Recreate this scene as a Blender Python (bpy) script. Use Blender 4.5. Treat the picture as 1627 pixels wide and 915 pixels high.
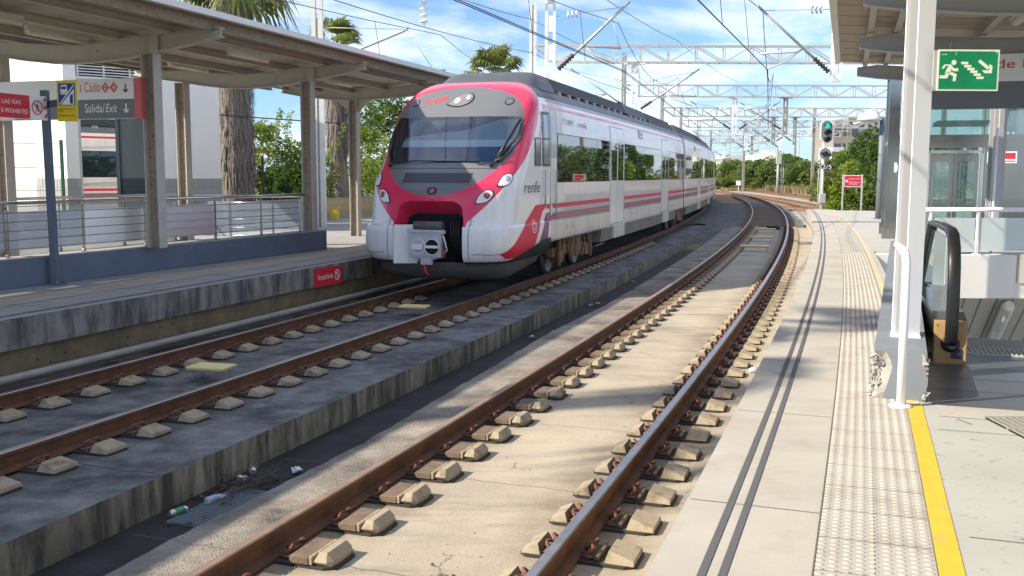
import bpy, bmesh, math, random, bisect
from mathutils import Vector, Matrix, noise
R = math.radians
PI = math.pi
random.seed(7)
scene = bpy.context.scene
for o in list(bpy.data.objects): bpy.data.objects.remove(o)
C = scene.collection

# ------------------------------------------------------------------ camera
cam_d = bpy.data.cameras.new('camera'); cam = bpy.data.objects.new('camera', cam_d); C.objects.link(cam)
cam_d.sensor_width = 36.0; cam_d.lens = 1581.0 / 1627.0 * 36.0
cam_d.clip_start = 0.05; cam_d.clip_end = 5000
cam.matrix_world = Matrix.Translation((0, 0, 1.6)) @ Matrix.Rotation(PI/2 - 0.1136, 4, 'X') @ Matrix.Rotation(0.00335, 4, 'Z')
scene.camera = cam
# ------------------------------------------------------------------ light
SUN_DIR = Vector((-1.33, -0.42, 1.0)).normalized()           # towards the sun
SUN_EL = math.asin(SUN_DIR.z); SUN_AZ = math.atan2(SUN_DIR.x, SUN_DIR.y)
w = bpy.data.worlds.new("World"); scene.world = w; w.use_nodes = True
nt = w.node_tree; nt.nodes.clear()
wo = nt.nodes.new('ShaderNodeOutputWorld'); bg = nt.nodes.new('ShaderNodeBackground')
sky = nt.nodes.new('ShaderNodeTexSky'); sky.sky_type = 'NISHITA'; sky.sun_disc = False
sky.sun_elevation = SUN_EL; sky.sun_rotation = SUN_AZ
sky.air_density = 1.0; sky.dust_density = 0.15; sky.ozone_density = 1.8; sky.altitude = 20
tc = nt.nodes.new('ShaderNodeTexCoord')
sep = nt.nodes.new('ShaderNodeSeparateXYZ'); nt.links.new(tc.outputs['Generated'], sep.inputs[0])
# clouds: project the direction onto a flat layer overhead
mz = nt.nodes.new('ShaderNodeMath'); mz.operation = 'ADD'; mz.inputs[1].default_value = 0.16; nt.links.new(sep.outputs['Z'], mz.inputs[0])
dv = nt.nodes.new('ShaderNodeVectorMath'); dv.operation = 'DIVIDE'
cmb = nt.nodes.new('ShaderNodeCombineXYZ')
for k in range(3): nt.links.new(mz.outputs[0], cmb.inputs[k])
nt.links.new(tc.outputs['Generated'], dv.inputs[0]); nt.links.new(cmb.outputs[0], dv.inputs[1])
n1 = nt.nodes.new('ShaderNodeTexNoise'); n1.inputs['Scale'].default_value = 1.15; n1.inputs['Detail'].default_value = 7; n1.inputs['Roughness'].default_value = 0.55
n1.inputs['Distortion'].default_value = 0.3
nt.links.new(dv.outputs[0], n1.inputs['Vector'])
cr = nt.nodes.new('ShaderNodeValToRGB'); cr.color_ramp.elements[0].position = 0.42; cr.color_ramp.elements[1].position = 0.60
cr.color_ramp.elements[1].color = (0.85, 0.85, 0.85, 1)
nt.links.new(n1.outputs['Fac'], cr.inputs[0])
mx = nt.nodes.new('ShaderNodeMix'); mx.data_type = 'RGBA'
tint = nt.nodes.new('ShaderNodeMix'); tint.data_type = 'RGBA'; tint.blend_type = 'MULTIPLY'; tint.inputs[0].default_value = 1.0
tint.inputs[7].default_value = (0.80, 0.95, 1.24, 1)
tz = nt.nodes.new('ShaderNodeMapRange'); tz.inputs['From Min'].default_value = 0.0; tz.inputs['From Max'].default_value = 0.32; nt.links.new(sep.outputs['Z'], tz.inputs['Value'])
tmix = nt.nodes.new('ShaderNodeMix'); tmix.data_type = 'RGBA'; tmix.inputs[6].default_value = (0.50, 0.70, 1.08, 1); tmix.inputs[7].default_value = (0.92, 1.0, 1.16, 1)
nt.links.new(tz.outputs[0], tmix.inputs[0]); nt.links.new(tmix.outputs[2], tint.inputs[7])
nt.links.new(sky.outputs[0], tint.inputs[6])
nt.links.new(cr.outputs[0], mx.inputs[0]); nt.links.new(tint.outputs[2], mx.inputs[6]); mx.inputs[7].default_value = (7.6, 8.0, 9.2, 1)
nt.links.new(mx.outputs[2], bg.inputs['Color']); bg.inputs['Strength'].default_value = 0.10
nt.links.new(bg.outputs[0], wo.inputs['Surface'])
sun_d = bpy.data.lights.new('sun', 'SUN'); sun_d.energy = 4.7; sun_d.angle = R(0.53); sun_d.color = (1.0, 0.90, 0.75)
sun = bpy.data.objects.new('sun', sun_d); C.objects.link(sun)
sun.rotation_euler = SUN_DIR.to_track_quat('Z', 'Y').to_euler()
vs = scene.view_settings; vs.view_transform = 'Standard'; vs.look = 'None'; vs.gamma = 1; vs.exposure = 0.80; vs.use_curve_mapping = False

# ------------------------------------------------------------------ track frame (the curve of the station)
CX, CY, R0 = -518.4926, 187.7486, 548.92
A0 = math.atan2(10 - CY, 0.85245 - CX)
def xy(s, o):
    a = A0 + s / R0
    return CX + (R0 + o) * math.cos(a), CY + (R0 + o) * math.sin(a)
def W(s, o, z): x, y = xy(s, o); return Vector((x, y, z))
def so(x, y):
    a = math.atan2(y - CY, x - CX)
    return (a - A0) * R0, math.hypot(x - CX, y - CY) - R0
def heading(s): return A0 + s / R0 + PI/2      # angle of the track direction from +X
def srange(a, b, ds):
    n = max(1, round((b - a) / ds)); return [a + (b - a) * i / n for i in range(n + 1)]
# ------------------------------------------------------------------ mesh builder
class MB:
    def __init__(s): s.v = []; s.f = []; s.m = []; s.sm = []
    def add(s, vs_, fs, m=0, sm=False):
        b = len(s.v); s.v += [Vector(p) for p in vs_]
        for f in fs: s.f.append([i + b for i in f]); s.m.append(m); s.sm.append(sm)
        return b
    def quad(s, a, b, c, d, m=0): s.add([a, b, c, d], [(0, 1, 2, 3)], m)
    def poly(s, pts, m=0): s.add(pts, [tuple(range(len(pts)))], m)
    def hexa(s, p, m=0):   # 8 corners: bottom 4 ccw, top 4 ccw
        s.add(p, [(3, 2, 1, 0), (4, 5, 6, 7), (0, 1, 5, 4), (1, 2, 6, 5), (2, 3, 7, 6), (3, 0, 4, 7)], m)
    def box(s, x0, x1, y0, y1, z0, z1, m=0, M=None):
        p = [Vector(q) for q in ((x0, y0, z0), (x1, y0, z0), (x1, y1, z0), (x0, y1, z0), (x0, y0, z1), (x1, y0, z1), (x1, y1, z1), (x0, y1, z1))]
        if M is not None: p = [M @ q for q in p]
        s.hexa(p, m)
    def bar(s, a, b, w_, h_, m=0, up=(0, 0, 1)):   # rectangular bar from a to b
        a = Vector(a); b = Vector(b); d = (b - a).normalized(); u = Vector(up)
        if abs(d.dot(u)) > 0.98: u = Vector((0, 1, 0))
        sd = d.cross(u).normalized() * (w_ / 2); u2 = sd.cross(d).normalized() * (h_ / 2)
        s.hexa([a - sd - u2, b - sd - u2, b + sd - u2, a + sd - u2, a - sd + u2, b - sd + u2, b + sd + u2, a + sd + u2], m)
    def tube(s, path, r, n=8, m=0, cap=True, sm=True):
        P = [Vector(p) for p in path]; rs = r if isinstance(r, (list, tuple)) else [r] * len(P)
        vs_ = []; prev = None
        for i, p in enumerate(P):
            d = (P[min(i + 1, len(P) - 1)] - P[max(i - 1, 0)]).normalized()
            if prev is None:
                u = Vector((0, 0, 1)) if abs(d.z) < 0.9 else Vector((1, 0, 0))
                u = (u - d * d.dot(u)).normalized()
            else: u = (prev - d * d.dot(prev)).normalized()
            prev = u; q = d.cross(u)
            for k in range(n):
                a = 2 * PI * k / n; vs_.append(p + (u * math.cos(a) + q * math.sin(a)) * rs[i])
        fs = []
        for i in range(len(P) - 1):
            for k in range(n):
                k2 = (k + 1) % n; fs.append((i * n + k, i * n + k2, (i + 1) * n + k2, (i + 1) * n + k))
        s.add(vs_, fs, m, sm)
        if cap:
            b = len(s.v) - len(vs_); s.f.append([b + k for k in range(n)][::-1]); s.m.append(m); s.sm.append(False)
            s.f.append([b + (len(P) - 1) * n + k for k in range(n)]); s.m.append(m); s.sm.append(False)
    def prism(s, outline, fn, d0, d1, m=0):   # outline of 2D pts; fn(a,b,d) -> 3D
        n = len(outline); vs_ = [fn(a, b, d0) for a, b in outline] + [fn(a, b, d1) for a, b in outline]
        s.add(vs_, [tuple(range(n))[::-1], tuple(range(n, 2 * n))] + [(i, (i + 1) % n, (i + 1) % n + n, i + n) for i in range(n)], m)
    def sweep(s, prof, s0, s1, ds=1.0, m=0, caps=True, mats=None, path=None):   # prof: closed list of (o,z), along the curve
        ss = srange(s0, s1, ds); n = len(prof); vs_ = []
        for q in ss:
            for o_, z_ in prof: vs_.append(path(q, o_, z_) if path else W(q, o_, z_))
        b = s.add(vs_, [], m)
        for i in range(len(ss) - 1):
            for k in range(n):
                k2 = (k + 1) % n
                s.f.append([b + i * n + k, b + i * n + k2, b + (i + 1) * n + k2, b + (i + 1) * n + k]); s.m.append(mats[k] if mats else m); s.sm.append(False)
        if caps:
            s.f.append([b + k for k in range(n)][::-1]); s.m.append(m); s.sm.append(False)
            s.f.append([b + (len(ss) - 1) * n + k for k in range(n)]); s.m.append(m); s.sm.append(False)
WL = {}
def link(o, parent=None, label=None, cat=None, group=None, kind=None):
    C.objects.link(o)
    if parent is not None: o.parent = parent
    if label: o['label'] = label
    if cat: o['category'] = cat
    if group: o['group'] = group
    if kind: o['kind'] = kind
    return o
def obj(name, mb, mats, parent=None, label=None, cat=None, group=None, kind=None, local=False, bevel=0, recalc=True, origin=None):
    """one mesh object; world coordinates unless local; origin at the base"""
    if not isinstance(mats, (list, tuple)): mats = [mats]
    me = bpy.data.meshes.new(name)
    vs_ = mb.v
    if local: org = Vector((0, 0, 0))
    elif origin is not None: org = Vector(origin)
    else:
        xs = [p.x for p in vs_]; ys = [p.y for p in vs_]; zs = [p.z for p in vs_]
        org = Vector(((min(xs) + max(xs)) / 2, (min(ys) + max(ys)) / 2, min(zs)))
    me.from_pydata([tuple(p - org) for p in vs_], [], mb.f)
    for m_ in mats: me.materials.append(m_)
    me.polygons.foreach_set('material_index', mb.m); me.polygons.foreach_set('use_smooth', mb.sm)
    if recalc:
        bm = bmesh.new(); bm.from_mesh(me); bmesh.ops.recalc_face_normals(bm, faces=bm.faces); bm.to_mesh(me); bm.free()
    me.update()
    o = bpy.data.objects.new(name, me)
    pl = WL.get(parent.name, Vector((0, 0, 0))) if parent is not None else Vector((0, 0, 0))
    o.location = org - pl; link(o, parent, label, cat, group, kind); WL[o.name] = org
    if bevel:
        b = o.modifiers.new('bevel', 'BEVEL'); b.width = bevel; b.segments = 2; b.limit_method = 'ANGLE'; b.angle_limit = R(40)
    return o
def thing(name, loc, label=None, cat=None, group=None, kind=None, parent=None):
    o = bpy.data.objects.new(name, None); o.empty_display_size = 0.2
    pl = WL.get(parent.name, Vector((0, 0, 0))) if parent is not None else Vector((0, 0, 0))
    o.location = Vector(loc) - pl; link(o, parent, label, cat, group, kind); WL[o.name] = Vector(loc); return o
def dup(root, loc, rotz=0, label=None, group=None, parent=None):
    r = root.copy(); C.objects.link(r); r.location = loc; r.rotation_euler = (0, 0, rotz)
    if parent is not None: r.parent = parent
    if label: r['label'] = label
    if group: r['group'] = group
    for ch in list(root.children):
        c = ch.copy(); C.objects.link(c); c.parent = r
        for g in list(ch.children):
            d = g.copy(); C.objects.link(d); d.parent = c
    return r
# ------------------------------------------------------------------ text
_tc = {}
def text2d(body, shear=0.0, spacing=1.0):
    k = (body, shear, spacing)
    if k not in _tc:
        cu = bpy.data.curves.new('t', 'FONT'); cu.body = body; cu.size = 1.0; cu.shear = shear; cu.space_character = spacing
        cu.resolution_u = 3; cu.align_x = 'LEFT'
        o = bpy.data.objects.new('t', cu); C.objects.link(o)
        dg = bpy.context.evaluated_depsgraph_get(); me = bpy.data.meshes.new_from_object(o.evaluated_get(dg))
        _tc[k] = ([(v.co.x, v.co.y) for v in me.vertices], [tuple(p.vertices) for p in me.polygons])
        bpy.data.objects.remove(o); bpy.data.curves.remove(cu); bpy.data.meshes.remove(me)
    return _tc[k]
def add_text(mb, body, fn, x0, y0, width=None, height=None, m=0, shear=0.0, bold=0):
    """writes the text with its box lower-left at x0,y0 through fn(x,y)->3D"""
    vs_, fs = text2d(body, shear)
    if not vs_: return
    xa = min(v[0] for v in vs_); xb = max(v[0] for v in vs_); ya = min(v[1] for v in vs_); yb = max(v[1] for v in vs_)
    sx = width / (xb - xa) if width else None; sy = height / (yb - ya) if height else None
    sx = sx or sy; sy = sy or sx
    mb.add([fn(x0 + (v[0] - xa) * sx, y0 + (v[1] - ya) * sy) for v in vs_], fs, m)
def plane_fn(org, ux, uy, off=0.0):
    org = Vector(org); ux = Vector(ux).normalized(); uy = Vector(uy).normalized(); n = ux.cross(uy).normalized() * off
    return lambda x, y: org + ux * x + uy * y + n
def disc(mb, fn, cx, cy, rx, ry=None, n=24, m=0, r0=0.0):
    ry = rx if ry is None else ry
    out = [fn(cx + rx * math.cos(2 * PI * k / n), cy + ry * math.sin(2 * PI * k / n)) for k in range(n)]
    if r0 <= 0: mb.add(out, [tuple(range(n))], m)
    else:
        q = r0 / rx; inn = [fn(cx + q * rx * math.cos(2 * PI * k / n), cy + q * ry * math.sin(2 * PI * k / n)) for k in range(n)]
        mb.add(out + inn, [(k, (k + 1) % n, n + (k + 1) % n, n + k) for k in range(n)], m)
def rect(mb, fn, x0, x1, y0, y1, m=0): mb.add([fn(x0, y0), fn(x1, y0), fn(x1, y1), fn(x0, y1)], [(0, 1, 2, 3)], m)
def shape(mb, fn, pts, m=0): mb.add([fn(a, b) for a, b in pts], [tuple(range(len(pts)))], m)
# ------------------------------------------------------------------ materials
def _n(t, k, **kw):
    n = t.nodes.new(k)
    for a, b in kw.items(): setattr(n, a, b)
    return n
MATS = {}
def mat(name, col, rough=0.7, metal=0.0, var=0.0, scale=3.0, bump=0.0, bscale=40.0, dark=None, dthr=(0.5, 0.65), dscale=1.5,
        streak=False, spec=0.5, coat=0.0, ior=1.45, alpha=1.0, emit=None, estr=0.0, stretch=None, dstretch=None, grain=0.0, gscale=250, dfac=1.0, rvar=0.0, spots=None, trans=0.0, rails=None):
    m = bpy.data.materials.new(name); m.use_nodes = True; t = m.node_tree; b = t.nodes['Principled BSDF']
    b.inputs['Roughness'].default_value = rough; b.inputs['Metallic'].default_value = metal; b.inputs['IOR'].default_value = ior
    b.inputs['Coat Weight'].default_value = coat; b.inputs['Coat Roughness'].default_value = 0.06
    b.inputs['Alpha'].default_value = alpha; b.inputs['Specular IOR Level'].default_value = spec
    b.inputs['Transmission Weight'].default_value = trans
    if emit: b.inputs['Emission Color'].default_value = (*emit, 1); b.inputs['Emission Strength'].default_value = estr
    g = _n(t, 'ShaderNodeNewGeometry'); pos = g.outputs['Position']
    def mapped(sc):
        if sc is None: return pos
        v = _n(t, 'ShaderNodeVectorMath', operation='MULTIPLY'); v.inputs[1].default_value = sc; t.links.new(pos, v.inputs[0]); return v.outputs[0]
    cur = None
    rgb = _n(t, 'ShaderNodeRGB'); rgb.outputs[0].default_value = (*col, 1); cur = rgb.outputs[0]
    def noise_(sc, det=6, st=None, rg=0.6):
        n = _n(t, 'ShaderNodeTexNoise'); n.inputs['Scale'].default_value = sc; n.inputs['Detail'].default_value = det; n.inputs['Roughness'].default_value = rg
        t.links.new(mapped(st), n.inputs['Vector']); return n.outputs['Fac']
    def mul(a, fac, lo, hi):
        mr = _n(t, 'ShaderNodeMapRange'); mr.inputs['From Min'].default_value = 0.3; mr.inputs['From Max'].default_value = 0.7
        mr.inputs['To Min'].default_value = lo; mr.inputs['To Max'].default_value = hi; t.links.new(fac, mr.inputs['Value'])
        h = _n(t, 'ShaderNodeVectorMath', operation='SCALE'); t.links.new(a, h.inputs[0]); t.links.new(mr.outputs[0], h.inputs['Scale']); return h.outputs[0]
    if var: cur = mul(cur, noise_(scale, 6, stretch), 1 - var, 1 + var)
    if grain: cur = mul(cur, noise_(gscale, 2), 1 - grain, 1 + grain)
    if dark:
        f = noise_(dscale, 7, dstretch if dstretch else ((1, 1, 0.12) if streak else None), 0.65)
        mr = _n(t, 'ShaderNodeMapRange'); mr.inputs['From Min'].default_value = dthr[0]; mr.inputs['From Max'].default_value = dthr[1]; mr.inputs['To Max'].default_value = dfac
        t.links.new(f, mr.inputs['Value'])
        mxx = _n(t, 'ShaderNodeMix', data_type='RGBA'); t.links.new(mr.outputs[0], mxx.inputs[0]); t.links.new(cur, mxx.inputs[6]); mxx.inputs[7].default_value = (*dark, 1); cur = mxx.outputs[2]
    if rails:   # rust and grease that has dripped along the rails
        offs, rcol, wid, rf = rails
        cv = _n(t, 'ShaderNodeVectorMath', operation='SUBTRACT'); cv.inputs[1].default_value = (CX, CY, 0); t.links.new(pos, cv.inputs[0])
        fl = _n(t, 'ShaderNodeVectorMath', operation='MULTIPLY'); fl.inputs[1].default_value = (1, 1, 0); t.links.new(cv.outputs[0], fl.inputs[0])
        ln = _n(t, 'ShaderNodeVectorMath', operation='LENGTH'); t.links.new(fl.outputs[0], ln.inputs[0]); acc = None
        for of in offs:
            sb = _n(t, 'ShaderNodeMath', operation='SUBTRACT'); sb.inputs[1].default_value = R0 + of; t.links.new(ln.outputs['Value'], sb.inputs[0])
            ab = _n(t, 'ShaderNodeMath', operation='ABSOLUTE'); t.links.new(sb.outputs[0], ab.inputs[0])
            mr = _n(t, 'ShaderNodeMapRange'); mr.inputs['From Min'].default_value = wid; mr.inputs['From Max'].default_value = 0.08; t.links.new(ab.outputs[0], mr.inputs['Value'])
            if acc is None: acc = mr.outputs[0]
            else: ad = _n(t, 'ShaderNodeMath', operation='MAXIMUM'); t.links.new(acc, ad.inputs[0]); t.links.new(mr.outputs[0], ad.inputs[1]); acc = ad.outputs[0]
        nf = noise_(3.5, 6); m2 = _n(t, 'ShaderNodeMapRange'); m2.inputs['From Min'].default_value = 0.38; m2.inputs['From Max'].default_value = 0.62; m2.inputs['To Min'].default_value = .25; m2.inputs['To Max'].default_value = rf; t.links.new(nf, m2.inputs['Value'])
        ml = _n(t, 'ShaderNodeMath', operation='MULTIPLY'); t.links.new(acc, ml.inputs[0]); t.links.new(m2.outputs[0], ml.inputs[1])
        mxx = _n(t, 'ShaderNodeMix', data_type='RGBA'); t.links.new(ml.outputs[0], mxx.inputs[0]); t.links.new(cur, mxx.inputs[6]); mxx.inputs[7].default_value = (*rcol, 1); cur = mxx.outputs[2]
    if spots:
        scol, ssc, sth = spots
        vo = _n(t, 'ShaderNodeTexVoronoi'); vo.inputs['Scale'].default_value = ssc; t.links.new(pos, vo.inputs['Vector'])
        lt = _n(t, 'ShaderNodeMath', operation='LESS_THAN'); lt.inputs[1].default_value = sth; t.links.new(vo.outputs['Distance'], lt.inputs[0])
        mxx = _n(t, 'ShaderNodeMix', data_type='RGBA'); t.links.new(lt.outputs[0], mxx.inputs[0]); t.links.new(cur, mxx.inputs[6]); mxx.inputs[7].default_value = (*scol, 1); cur = mxx.outputs[2]
    t.links.new(cur, b.inputs['Base Color'])
    if rvar:
        mr = _n(t, 'ShaderNodeMapRange'); mr.inputs['To Min'].default_value = rough - rvar; mr.inputs['To Max'].default_value = rough + rvar
        t.links.new(noise_(scale * 2), mr.inputs['Value']); t.links.new(mr.outputs[0], b.inputs['Roughness'])
    if bump:
        bp = _n(t, 'ShaderNodeBump'); bp.inputs['Strength'].default_value = bump; bp.inputs['Distance'].default_value = 0.02
        t.links.new(noise_(bscale, 5), bp.inputs['Height']); t.links.new(bp.outputs[0], b.inputs['Normal'])
    MATS[name] = m; return m
M = {}
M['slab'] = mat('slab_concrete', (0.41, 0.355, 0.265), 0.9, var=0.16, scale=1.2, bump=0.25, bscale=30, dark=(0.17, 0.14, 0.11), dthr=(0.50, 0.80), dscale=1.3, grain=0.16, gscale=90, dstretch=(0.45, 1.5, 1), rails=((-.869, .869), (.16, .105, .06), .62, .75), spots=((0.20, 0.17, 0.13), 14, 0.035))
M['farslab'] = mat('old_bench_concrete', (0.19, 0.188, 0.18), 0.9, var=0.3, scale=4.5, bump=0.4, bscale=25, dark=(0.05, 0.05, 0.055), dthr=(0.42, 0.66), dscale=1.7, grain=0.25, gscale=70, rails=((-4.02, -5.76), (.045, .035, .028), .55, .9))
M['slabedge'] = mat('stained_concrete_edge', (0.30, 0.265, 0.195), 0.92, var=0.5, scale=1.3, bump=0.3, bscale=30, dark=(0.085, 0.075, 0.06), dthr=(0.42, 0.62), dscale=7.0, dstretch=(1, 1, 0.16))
M['coarse'] = mat('exposed_aggregate_concrete', (0.30, 0.265, 0.215), 0.95, var=0.25, scale=2.2, bump=0.8, bscale=70, dark=(0.11, 0.09, 0.08), dthr=(0.42, 0.68), dscale=1.3, grain=0.5, gscale=110, spots=((0.55, 0.53, 0.5), 45, 0.12))
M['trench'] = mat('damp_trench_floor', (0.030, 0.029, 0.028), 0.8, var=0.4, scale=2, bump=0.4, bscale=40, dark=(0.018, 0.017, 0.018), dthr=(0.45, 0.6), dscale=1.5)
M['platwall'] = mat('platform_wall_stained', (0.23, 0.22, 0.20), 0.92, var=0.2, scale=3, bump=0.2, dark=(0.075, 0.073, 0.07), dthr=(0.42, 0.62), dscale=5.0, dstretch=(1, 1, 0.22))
M['yellowwall'] = mat('lower_wall_ochre', (0.16, 0.13, 0.075), 0.95, var=0.3, scale=3, bump=0.3, spots=((0.03, 0.03, 0.03), 7, 0.12))
M['platform'] = mat('platform_concrete', (0.43, 0.40, 0.34), 0.85, var=0.10, scale=1.0, bump=0.06, bscale=90, dark=(0.31, 0.275, 0.22), dthr=(0.5, 0.8), dscale=1.6, grain=0.08, gscale=140, spots=((0.22, 0.20, 0.17), 5, 0.022))
M['platgrey'] = mat('platform_grey_concrete', (0.40, 0.395, 0.345), 0.8, var=0.08, scale=1.6, bump=0.06, bscale=60, dark=(0.22, 0.22, 0.205), dthr=(0.58, 0.72), dscale=9, grain=0.08, spots=((0.28, 0.275, 0.25), 16, 0.10))
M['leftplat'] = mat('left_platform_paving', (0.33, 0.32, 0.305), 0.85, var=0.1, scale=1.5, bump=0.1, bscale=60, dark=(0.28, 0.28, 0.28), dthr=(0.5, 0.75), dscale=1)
M['tactile'] = mat('tactile_paving', (0.42, 0.385, 0.33), 0.85, var=0.07, scale=2, grain=0.06, dark=(0.34, 0.305, 0.255), dthr=(0.5, 0.7), dscale=3)
M['yellow'] = mat('yellow_line_paint', (0.70, 0.43, 0.035), 0.6, var=0.10, scale=6, dark=(0.45, 0.34, 0.14), dthr=(0.56, 0.70), dscale=7, grain=.08, gscale=60)
M['yellowold'] = mat('worn_yellow_line_paint', (0.56, 0.46, 0.26), 0.8, var=0.1, scale=4, dark=(0.47, 0.43, 0.36), dthr=(0.45, 0.6), dscale=3)
M['grip'] = mat('dark_grip_strip', (0.12, 0.12, 0.12), 0.85, bump=0.5, bscale=200, grain=0.4, gscale=200)
M['joint'] = mat('paving_joint', (0.15, 0.135, 0.115), 0.95)
M['railrust'] = mat('rail_rust', (0.135, 0.060, 0.028), 0.72, var=0.25, scale=5, bump=0.15, bscale=60, dark=(0.08, 0.04, 0.025), dthr=(0.5, 0.7), dscale=3)
M['railtop'] = mat('rail_polished_top', (0.36, 0.33, 0.31), 0.34, metal=0.9, var=0.15, scale=6)
M['railtopdull'] = mat('rail_dull_top', (0.35, 0.24, 0.16), 0.5, metal=0.55, var=0.2, scale=6)
M['block'] = mat('block_concrete', (0.38, 0.315, 0.215), 0.9, var=0.14, scale=6, bump=0.25, bscale=80, grain=0.12, dark=(0.17, 0.125, 0.085), dthr=(0.48, 0.68), dscale=6)
M['boot'] = mat('rubber_boot', (0.045, 0.04, 0.035), 0.9)
M['blockdark'] = mat('block_oily_concrete', (0.17, 0.12, 0.08), 0.85, var=0.25, scale=8, bump=0.3, bscale=60)
M['clip'] = mat('rusty_clip', (0.19, 0.075, 0.05), 0.75, var=0.3, scale=30)
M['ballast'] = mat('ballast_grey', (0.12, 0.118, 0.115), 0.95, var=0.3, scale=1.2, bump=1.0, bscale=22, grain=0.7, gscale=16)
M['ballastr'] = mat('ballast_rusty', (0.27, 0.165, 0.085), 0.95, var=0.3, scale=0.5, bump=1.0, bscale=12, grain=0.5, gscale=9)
M['ballastl'] = mat('ballast_light', (0.33, 0.30, 0.25), 0.95, var=0.25, scale=0.4, bump=1.0, bscale=15, grain=0.5, gscale=12)  # paler ballast for the sunlit beds, sunlight put into the colour
M['ground'] = mat('dry_ground', (0.22, 0.20, 0.10), 0.95, var=0.3, scale=0.25, bump=0.4, bscale=3, dark=(0.13, 0.15, 0.05), dthr=(0.45, 0.6), dscale=0.12, grain=0.3, gscale=4)
M['bluewall'] = mat('blue_grey_painted_wall', (0.105, 0.135, 0.185), 0.6, var=0.12, scale=2, bump=0.05, dark=(0.55, 0.55, 0.55), dthr=(0.69, 0.70), dscale=5, dstretch=(1, 1, 2.5))
M['plinth'] = mat('grey_painted_plinth', (0.20, 0.22, 0.24), 0.6, var=0.08, scale=3, bump=0.08, dark=(0.45, 0.43, 0.40), dthr=(0.67, 0.69), dscale=4)
M['rubble'] = mat('broken_concrete', (0.36, 0.34, 0.31), 0.95, var=0.2, scale=14, bump=0.4, bscale=35)
M['colsteel'] = mat('canopy_steel_grey', (0.46, 0.43, 0.385), 0.6, var=0.08, scale=5, bump=0.03, dark=(0.20, 0.12, 0.075), dthr=(0.66, 0.74), dscale=9, grain=0.05)
M['colrust'] = mat('canopy_steel_rusty', (0.31, 0.265, 0.21), 0.8, var=0.12, scale=5, bump=0.2, dark=(0.20, 0.12, 0.07), dthr=(0.54, 0.64), dscale=17)
M['roofunder'] = mat('canopy_underside', (0.42, 0.37, 0.30), 0.8, var=0.08, scale=1.5)
M['roofwhite'] = mat('canopy_fascia', (0.72, 0.72, 0.68), 0.5, var=0.04, scale=2)
M['white'] = mat('white_painted_steel', (0.80, 0.80, 0.80), 0.42, var=0.03, scale=3, spec=0.5)
M['whitedull'] = mat('white_dull_paint', (0.66, 0.66, 0.62), 0.6, var=0.05, scale=4, dark=(0.45, 0.42, 0.36), dthr=(0.6, 0.8), dscale=3)
M['galv'] = mat('galvanised_steel', (0.50, 0.50, 0.48), 0.5, metal=0.25, var=0.1, scale=6)
M['galvdark'] = mat('weathered_galvanised_steel', (0.33, 0.31, 0.27), 0.6, metal=0.2, var=0.15, scale=5)
M['inox'] = mat('stainless_steel', (0.62, 0.61, 0.58), 0.18, metal=1.0, rvar=0.06, scale=3)
M['inoxbrushed'] = mat('brushed_stainless', (0.36, 0.345, 0.32), 0.2, metal=1.0, var=0.1, scale=1.5, rvar=0.08)
M['grate'] = mat('plastic_grate', (0.15, 0.18, 0.20), 0.6)
M['panelgrey'] = mat('perforated_panel_grey', (0.50, 0.54, 0.60), 0.55, var=0.05, scale=3)
M['black'] = mat('black_rubber', (0.014, 0.014, 0.015), 0.35)
M['dark'] = mat('dark_void', (0.008, 0.008, 0.009), 0.8)
M['wire'] = mat('overhead_wire', (0.045, 0.05, 0.06), 0.5, metal=0.4)
M['red'] = mat('sign_red', (0.62, 0.025, 0.045), 0.45)
M['signwhite'] = mat('sign_white', (0.80, 0.80, 0.78), 0.45)
M['signtext'] = mat('sign_lettering_white', (0.86, 0.86, 0.84), 0.5)
M['signgrey'] = mat('sign_grey', (0.17, 0.175, 0.185), 0.5)
M['signredtext'] = mat('sign_red_lettering', (0.55, 0.06, 0.04), 0.5)
M['signgreytext'] = mat('sign_grey_lettering', (0.10, 0.10, 0.11), 0.5)
M['coral'] = mat('sign_coral_end', (0.62, 0.13, 0.13), 0.45)
M['green'] = mat('sign_green', (0.0, 0.24, 0.085), 0.4, var=0.15, scale=6)
M['glow'] = mat('sign_luminescent_white', (0.80, 0.86, 0.66), 0.45)
M['yellowsign'] = mat('sign_yellow', (0.74, 0.58, 0.02), 0.45)
M['bluesign'] = mat('sign_blue', (0.02, 0.07, 0.30), 0.45)
M['cream'] = mat('beacon_cream_plastic', (0.82, 0.66, 0.27), 0.6, var=0.08, scale=8)
M['fencegreen'] = mat('fence_green', (0.012, 0.085, 0.045), 0.5)
M['insul'] = mat('glass_insulator', (0.75, 0.78, 0.76), 0.15, spec=0.8)
M['insdark'] = mat('brown_insulator', (0.07, 0.045, 0.04), 0.25)
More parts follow.
